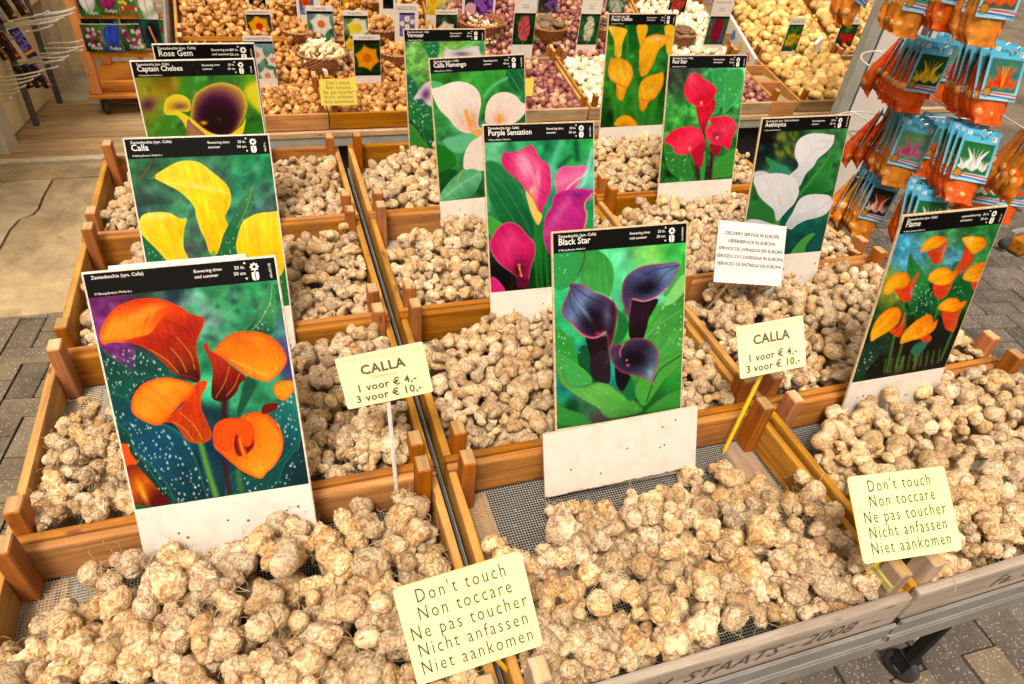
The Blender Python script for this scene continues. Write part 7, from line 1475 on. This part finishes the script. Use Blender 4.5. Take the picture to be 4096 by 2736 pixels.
def candle(a, H): a.fill((25, 60, 55)); a.glow(20, 50, 20, 90, (40, 120, 100), .8); a.glow(50, .5 * H, 38, 60, (38, 20, 34), 1, 0, 4); a.line([(42, .25 * H), (50, .5 * H), (62, .8 * H)], 6, (240, 185, 110))
PW = [(225, 190, 200), (150, 30, 100), (235, 215, 215), (180, 50, 120)]
G2 = 'tulip packets on the orange wooden cart'; q5 = lambda x, y: (280 + x * .5236, y * .5236)
row2 = [(130, 275, 185, 395, tulips(PW), 'Tulipa', 'pink, white and magenta tulip packet at the left end of the lower cart row'), (272, 415, 185, 398, tulips([(50, 75, 190)], (70, 90, 200), True), 'Tulipa', 'vivid blue tulip packet second in the lower cart row'), (420, 580, 185, 388, tulips(PW), 'Tulipa', 'pink and magenta tulip packet third in the lower cart row'), (583, 722, 150, 370, candle, None, 'near black packet with a flame-like highlight'),
        (712, 850, 150, 340, tulips(PW), 'Tulipa', 'shaded pink and magenta packet right of the near black one'), (845, 985, 150, 340, tulips([(60, 70, 170)], (60, 75, 160), True), None, 'dim blue tulip packet in the right half of the lower cart row'), (985, 1120, 150, 340, tulips([(120, 60, 70), (200, 150, 120)], (40, 50, 30)), None, 'dark red tulip packet, last but one on the lower cart row'), (1120, 1240, 150, 340, tulips([(40, 30, 50)], (30, 100, 95), True), None, 'black tulip packet at the right end of the lower cart row')]
row1 = [(85, 240, -90, 128, tulips([(235, 225, 225)], (35, 80, 50), True), 'Tulipa', 'white tulip packet at the left end of the upper cart row'), (232, 385, -90, 112, tulips([(150, 40, 105)], (60, 100, 50), True), 'Tulipa', 'crimson-purple tulip packet in the upper cart row'), (388, 525, -90, 104, tulips([(225, 50, 40), (245, 215, 60), (240, 235, 225)], (110, 140, 80)), None, 'mixed red, yellow and white tulip packet in the upper cart row'), (530, 680, -60, 148, tulips([(245, 225, 210)], (245, 240, 228), True), None, 'nearly white packet with a pale pink tulip, hanging lower than the others'),
        (815, 960, -90, 128, tulips([(205, 70, 150)], (150, 180, 110), True), None, 'bright pink double tulip packet in the upper cart row'), (950, 1100, -90, 136, tulips([(240, 120, 60), (245, 225, 90), (240, 235, 225)], (120, 165, 100)), None, 'pastel yellow and orange tulip packet in the upper cart row'), (1098, 1222, -90, 124, tulips([(230, 110, 70)], (170, 120, 60), True), None, 'white and red striped tulip packet at the right end of the upper cart row')]
for k, (x0, x1, y0, y1, fn, wd, lab) in enumerate(row2 + row1):
    (u0, v0), (u1, v1) = q5(x0, y0), q5(x1, y1); packet('tulip_packet', lab, u0, v0, u1, v1, YC - .052 - .002 * (k % 3), fn, G2, word=wd, n=30, skew=random.uniform(-.02, .02))
    if k < 4: packet('tulip_packet', 'darker packet tucked behind the %s packet of the lower cart row' % ('first', 'second', 'third', 'fourth')[k], u0 + 3, v0 - 26, u1, v1 - 30, YC - .030, darkpk((40, 70, 40)) if k != 1 else tulips([(30, 40, 110)], (25, 30, 80), True), G2, n=16)

# ================================================================== RIGHT: steel post, grey panel, revolving stand of net bags
PG = simple('grey_panel_paint', (0.58, 0.53, 0.49), (0.53, 0.48, 0.44), 6, .5); ff = onz(3336, 850, 0)
yp = float(ff[1]) ; xs = float(ony(3330, 490, yp)[0])
t = thing('grey_side_panel', 'tall light grey panel wall with a black gap and steel post at its left edge', 'wall panel', (0, 0, 0))
MB().rbox(xs + .10, xs + .36, yp, yp + .03, 0, 3.0, .003).obj('panel', PG, t); MB().rbox(xs + .364, xs + .50, yp, yp + .03, 0, 3.0, .003).obj('panel', PG, t)
MB().rbox(xs + .075, xs + .099, yp + .005, yp + .05, 0, 3.0, .002).obj('black_gap', RUBBER, t); MB().rbox(xs, xs + .074, yp - .01, yp + .05, 0, 3.0, .004).obj('steel_post', simple('green_grey_steel', (.30, .30, .25), (.24, .24, .2), 12, .45), t)  # black strip drawn for the gap between post and panel
BLUE = (60, 165, 205)
def tag_art(kind):
    def f(a, H):
        a.fill((120, 205, 240)); a.poly([(0, 0), (100, 0), (100, H), (0, H)], (85, 185, 230), (50, 0, 50, H, (165, 225, 245)), smooth=False)
        px0, px1, py0, py1 = 7, 93, .24 * H, .84 * H
        bgc, cs = {'yellow': ((40, 80, 50), [(245, 210, 70), (225, 180, 50)]), 'red': ((60, 120, 110), [(220, 50, 25), (235, 150, 40)]), 'pinkw': ((95, 150, 110), [(185, 60, 115), (235, 210, 215)]), 'white': ((40, 110, 60), [(235, 232, 228), (220, 218, 214)]), 'stripe': ((40, 45, 42), [(238, 225, 205), (205, 50, 35)]), 'purple': ((70, 140, 120), [(95, 25, 110), (120, 40, 130)]), 'orange': ((90, 90, 60), [(240, 100, 45), (225, 75, 50)]), 'pink': ((50, 110, 80), [(225, 40, 90), (235, 90, 120)])}[kind]
        a.poly([(px0, py0), (px1, py0), (px1, py1), (px0, py1)], bgc, soft=2, smooth=False); 
        for k in range(20): a.glow(a.r.uniform(14, 86), a.r.uniform(py0 + 6, py1 - 6), 9, 7, tuple(q * a.r.uniform(.6, 1.5) for q in bgc), .5)
        def tulip(x, y, s, c, c2):
            for dx in (-1, 1, -.45, .45, 0):
                a.poly([(x, y), (x + dx * s * .55 - s * .12, y - s * .35), (x + dx * s * .42, y - s * .8), (x + dx * s * .75, y - s * 1.45), (x + dx * s * .2, y - s * .9), (x + s * .12, y - s * .3)], c if abs(dx) != .45 else tuple(q * .85 for q in c), rim=(c2, 2.2, .7), soft=2)
        tulip(24, py1 - 6, 22, cs[0], cs[1]); tulip(80, py1 - 8, 20, cs[0], cs[1]); tulip(52, py1 - 6, 40, cs[0], cs[1])
        if kind == 'red' or kind == 'stripe':
            for x in (42, 58, 50): a.line([(x, py1 - 60), (52, py1 - 14)], 2.5, cs[1])
        a.poly([(0, .845 * H), (100, .875 * H), (100, .905 * H), (0, .875 * H)], (215, 40, 30), smooth=False, soft=2); a.poly([(0, .875 * H), (100, .905 * H), (100, .93 * H), (0, .90 * H)], (235, 235, 238), smooth=False, soft=2); a.poly([(0, .90 * H), (100, .93 * H), (100, .96 * H), (0, .93 * H)], (50, 90, 180), smooth=False, soft=2)
        a.glow(16, .86 * H, 12, 12, (40, 35, 25), 1, 0, 8); a.glow(16, .86 * H, 10, 10, (235, 175, 45), 1, 0, 8); a.glow(16, .86 * H, 6.5, 6.5, (60, 45, 25), 1, 0, 8); a.glow(16, .86 * H, 5.5, 5.5, (235, 175, 45), 1, 0, 8); a.glow(16, .86 * H, 2.4, 2.8, (200, 60, 30), 1, 0, 4)
        a.poly([(80, .09 * H), (93, .09 * H), (93, .19 * H), (80, .19 * H)], (240, 240, 236), smooth=False, soft=2); a.glow(83.5, .12 * H, 2.5, 2.5, (215, 50, 45), 1); a.glow(83.5, .16 * H, 2.5, 2.5, (80, 160, 80), 1); a.glow(89, .12 * H, 2, 2, (150, 150, 150), .8)
    return f
def net_mat(name, c, alpha):
    m = bpy.data.materials.new(name); m.use_nodes = True; T = m.node_tree; n = T.nodes; l = T.links; n.clear(); out = n.new('ShaderNodeOutputMaterial'); mx = n.new('ShaderNodeMixShader'); tr = n.new('ShaderNodeBsdfTransparent'); pb = n.new('ShaderNodeBsdfPrincipled')
    pb.inputs['Base Color'].default_value = (*c, 1); pb.inputs['Roughness'].default_value = .3; tr.inputs['Color'].default_value = (min(1, c[0] * 1.25 + .15), c[1] * 1.1 + .03, c[2] + .02, 1)
    tc = n.new('ShaderNodeTexCoord'); vo = n.new('ShaderNodeTexNoise'); vo.inputs['Scale'].default_value = 45; rp = n.new('ShaderNodeValToRGB'); rp.color_ramp.elements[0].position = .35; rp.color_ramp.elements[0].color = (alpha * .7,) * 3 + (1,); rp.color_ramp.elements[1].position = .65; rp.color_ramp.elements[1].color = (min(1, alpha * 1.3),) * 3 + (1,)
    l.new(tc.outputs['Object'], vo.inputs['Vector']); l.new(vo.outputs['Fac'], rp.inputs['Fac']); l.new(rp.outputs['Color'], mx.inputs['Fac']); l.new(tr.outputs[0], mx.inputs[1]); l.new(pb.outputs[0], mx.inputs[2]); l.new(mx.outputs[0], out.inputs['Surface']); return m
NETO = net_mat('orange_net', (0.80, 0.16, 0.012), .42); NETA = net_mat('amber_net', (0.74, 0.33, 0.03), .42)
BULBIN = bulb_skin('bagged_bulb_skin', (0.50, 0.20, 0.05), (0.66, 0.34, 0.10), (0.25, 0.08, 0.02))
inb = fast_mesh('bulb', PRO['narc'][3]['V'] * .92, PRO['narc'][3]['T'], BULBIN, True, {'rnd': np.zeros(len(PRO['narc'][3]['V']))})
CW, CHh = .125, .165
def net_bag(kind, label, loc, eul, net, group):
    t = thing('net_bag', label, 'bulb bag', loc, eul, group); R = np.array(eul.to_matrix()) if not isinstance(eul, tuple) else np.array(Euler(eul).to_matrix())
    card_mesh(CW, CHh, .004, .0009, [simple('card_edge', (.6, .72, .78)) if 'CEDG' not in globals() else CEDG, CEDG], 'card', t)
    fn = tag_art(kind)
    def paint(X, Y, U, V): a = Art(U * 100, (1 - V) * 132, 9); fn(a, 132.0); return a.C
    grid_sheet('printed_front', np.array(loc) - R[:, 0] * CW / 2, R[:, 0], R[:, 2], CW, CHh, 46, paint, PRINT, t, off=.0003)
    m = MB(); V, F = text_geo('10', .019, bold=.02); m.add(np.stack([V[:, 0] - CW * .44, np.full(len(V), -.0009), V[:, 1] + CHh * .885], 1), F); m.obj('lettering', INKW, t)
    m = MB(); V, F = text_geo('tulipa', .015, shear=.2); m.add(np.stack([V[:, 0] - CW * .26, np.full(len(V), -.0009), V[:, 1] + CHh * .875], 1), F); V, F = text_geo('\u20ac 4,50', .008); m.add(np.stack([V[:, 0] + CW * .30, np.full(len(V), -.0009), V[:, 1] + CHh * .012], 1), F); m.obj('lettering', INKK, t)
    rings = [(.150, .050, .003), (.12, .054, .006), (.07, .058, .014), (.02, .060, .022), (-.02, .060, .027), (-.045, .054, .024), (-.062, .046, .012), (-.075, .050, .002)]; rs = np.random.RandomState(len(label))
    V = []; n = 18
    for (z, hw, hd) in rings:
        for j in range(n): a = 2 * math.pi * j / n; V.append((hw * np.sign(math.cos(a)) * abs(math.cos(a)) ** .7 * (1 + rs.uniform(-.05, .05)), .0045 + hd + hd * math.sin(a) * (1 + rs.uniform(-.08, .08)), z + rs.uniform(-.003, .003)))
    F = [(i * n + j, i * n + (j + 1) % n, (i + 1) * n + (j + 1) % n, (i + 1) * n + j) for i in range(len(rings) - 1) for j in range(n)]
    MB().add(V, F).obj('net', net, t, smooth=True)
    for (x, y, z) in ((-.033, .026, -.035), (.002, .022, -.040), (.034, .028, -.033), (-.018, .030, -.004), (.020, .028, -.002), (-.036, .024, .012), (.0, .028, .028)):
        new_obj('bulb', inb, t, (x + rs.uniform(-.004, .004), y + .004, z), tuple(rs.uniform(-2, 2, 3)))
    MB().tube([(0, .004, CHh - .018), (0, -.012, CHh - .016), (.001, -.022, CHh - .010), (.010, -.022, CHh - .004), (.018, -.012, CHh - .012), (.012, .004, CHh - .016)], .0022, 6).obj('hook_end', CH2, t)
    return t
CEDG = simple('card_edge', (.40, .66, .80), (.38, .60, .75), 30, .4); CH2 = simple('bright_wire', (0.70, 0.68, 0.64), (0.6, 0.58, 0.55), 40, .3, .6, 0, .4)
G3 = 'net bags of tulip bulbs on the revolving stand'
HERO = [('yellow', 'net bag with yellow-and-red tulip card, upper middle of the stand', [1.9266, 1.4603, .2676, -.1821, .0985, .0676], NETO, 5), ('red', 'net bag with flame-red tulip card, upper right of the stand', [1.9833, 1.2167, .3315, -.2681, .40, .03], NETO, 5),
        ('pinkw', 'net bag with mauve and white tulip card in the middle tier', [1.9461, 1.3995, .0129, -.3674, .30, .1128], NETA, 4), ('white', 'net bag with white lily-flowered tulip card on green', [1.9383, 1.1351, .0899, -.3528, .42, .0627], NETO, 4),
        ('stripe', 'net bag with cream and red striped tulip card, lowest front tier', [1.9458, 1.4247, -.2291, -.1111, .2437, .22], NETA, 4), ('orange', 'net bag with big orange tulip card cut by the top edge', None, NETA, 3), ('purple', 'net bag with dark purple tulip card cut by the top edge', None, NETA, 3),
        ('white', 'net bag in the lowest tier just above the Flame board', None, NETO, 3), ('red', 'edge-on net bag with orange-red card, upper left of the stand', [1.98, 1.70, .235, .62, -.10, .42], NETO, 2), ('white', 'edge-on net bag with pale card, middle left of the stand', [1.94, 1.62, -.02, .62, -.12, .45], NETO, 2),
        ('pink', 'edge-on net bag with hot pink card, lower left of the stand', [1.88, 1.54, -.245, .60, -.05, .50], NETA, 2), ('pink', 'net bag at the right edge of the photo, seen edge-on', None, NETA, 2)]
def at_y(u, v, y): p = ony(u, v, y); return [float(p[0]), float(p[1]), float(p[2]) - 1]
HERO += [('stripe', 'net bag between the purple and the big orange cards in the top tier', at_y(3835, 25, 1.34) + [-.2, .12, .12], NETO, 3), ('white', 'net bag in the lowest tier, second from the right', at_y(3925, 815, 1.26) + [-.3, .3, .05], NETO, 2),
         ('red', 'net bag in the lowest tier, nearest the right edge', at_y(4030, 822, 1.30) + [-.35, .3, .0], NETO, 2), ('purple', 'amber net bag at the upper left corner of the stand', at_y(3440, 20, 1.75) + [.45, 0, .3], NETA, 2),
         ('pinkw', 'net bag half hidden behind the yellow tulip cards', at_y(3800, 330, 1.62) + [-.2, .1, .1], NETO, 3), ('red', 'net bag half hidden behind the mauve tulip cards', at_y(3740, 640, 1.6) + [-.2, .15, .1], NETO, 3)]
fix = {'cut by the top edge': 0}
CEN = np.array([2.28, 1.85]); stand = thing('revolving_stand', 'revolving wire stand carrying tiers of orange net bulb bags', 'stand', (0, 0, 0))
for (kind, lab, q, net, nst) in HERO:
    if q is None:
        if kind == 'orange': q = at_y(3976, 75, 1.19) + [-.20, .22, .03]
        elif kind == 'purple': q = at_y(3671, 51, 1.42) + [-.10, .08, .10]
        elif 'lowest tier' in lab: p = at_y(3775, 792, 1.16); q = [p[0], p[1] + .0, p[2] - .155] + [-.25, .35, .05]
        else: q = at_y(4085, 735, 1.12) + [.9, .0, .05]
    loc = Vector((q[0], q[1], q[2] + 1)); R = rot_sign(*q[3:6]); eul = R.to_euler(); AY = R.col[1]; AZ = R.col[2]
    h0 = net_bag(kind, lab, loc, eul, net, G3); dr = Vector((CEN[0] - loc.x, CEN[1] - loc.y, 0)).normalized(); dr = (Vector((AY[0], AY[1], 0)).normalized() * .6 + dr * .4).normalized()
    if 'edge-on' in lab: dr = Vector((.97, -.10, 0)) if 'right edge' not in lab else Vector((.3, .9, 0)).normalized()
    top = loc + AZ * (CHh - .017); end = top + dr * .42; end.z = top.z - .015
    MB().tube([tuple(top - dr * .012), tuple(top + dr * .02), tuple(end)], .0028, 6).obj('prong', CH2, stand)
    for k in range(1, nst + 1):
        c = copy_tree(h0); c.location = loc + dr * ((.055 if 'edge-on' in lab else .034) * k) + Vector((random.uniform(-.008, .012), 0, -.004 * k + random.uniform(-.004, .004))); c.rotation_euler = (eul.x + random.uniform(-.05, .05), eul.y + random.uniform(-.06, .06), eul.z + random.uniform(-.10, .10))
        tag(c, ' '.join(('%s behind the %s' % (('first', 'second', 'third', 'fourth', 'fifth')[k - 1], lab)).split()[:16]) , 'bulb bag', G3)
MB().tube([(CEN[0], CEN[1], .05), (CEN[0], CEN[1], 2.0)], .02, 12).obj('pole', DARKSTEEL, stand)
for z in (.95, 1.22, 1.5, 1.78):
    MB().tube([(CEN[0] + .20 * math.cos(a), CEN[1] + .20 * math.sin(a), z) for a in np.linspace(0, 6.283, 33)], .004, 5, caps=False).obj('ring', CH, stand)
    MB().tube([(CEN[0] - .2, CEN[1], z), (CEN[0] + .2, CEN[1], z)], .004, 5).tube([(CEN[0], CEN[1] - .2, z), (CEN[0], CEN[1] + .2, z)], .004, 5).obj('spoke', CH, stand)
for a in (0.3, 1.87, 3.44, 5.0): MB().rbox(0, .40, -.03, .03, .03, .07, .004, 0, Matrix.Translation((CEN[0], CEN[1], 0)) @ Matrix.Rotation(a, 4, 'Z')).obj('foot', OLDW, stand)
# wooden block foot with a round rubber stop at the right edge
P = onz(4058, 1012, 0); t = thing('beam_end', 'short orange-brown wooden beam end with a dark round stopper on the paving at right', 'wooden foot', (P[0], P[1], 0), (0, 0, .12))
MB().rbox(-.04, .35, -.045, .045, .012, .10, .012, 0, None, 2).obj('beam', WOOD[0], t); MB().lathe([(0, -.02), (.028, -.018), (.034, 0), (.028, .018), (0, .02)], 16).obj('stopper', RUBBER, t, (-.075, .05, .05), (0, math.pi / 2, 0), True); MB().rbox(-.01, .35, .05, .09, .06, .12, .006).obj('metal_bracket', STEEL, t)
a_ = onz(3555, 1035, 0); o = MB().rbox(-.012, .012, -.03, .03, 0, .12, .004).obj('grey_peg', GREYZ, None, (a_[0], a_[1], 0.0), (0.5, -.2, .2)); tag(o, 'grey wooden peg leaning on the paving behind the Flame board', 'peg')
bpy.context.view_layer.update()
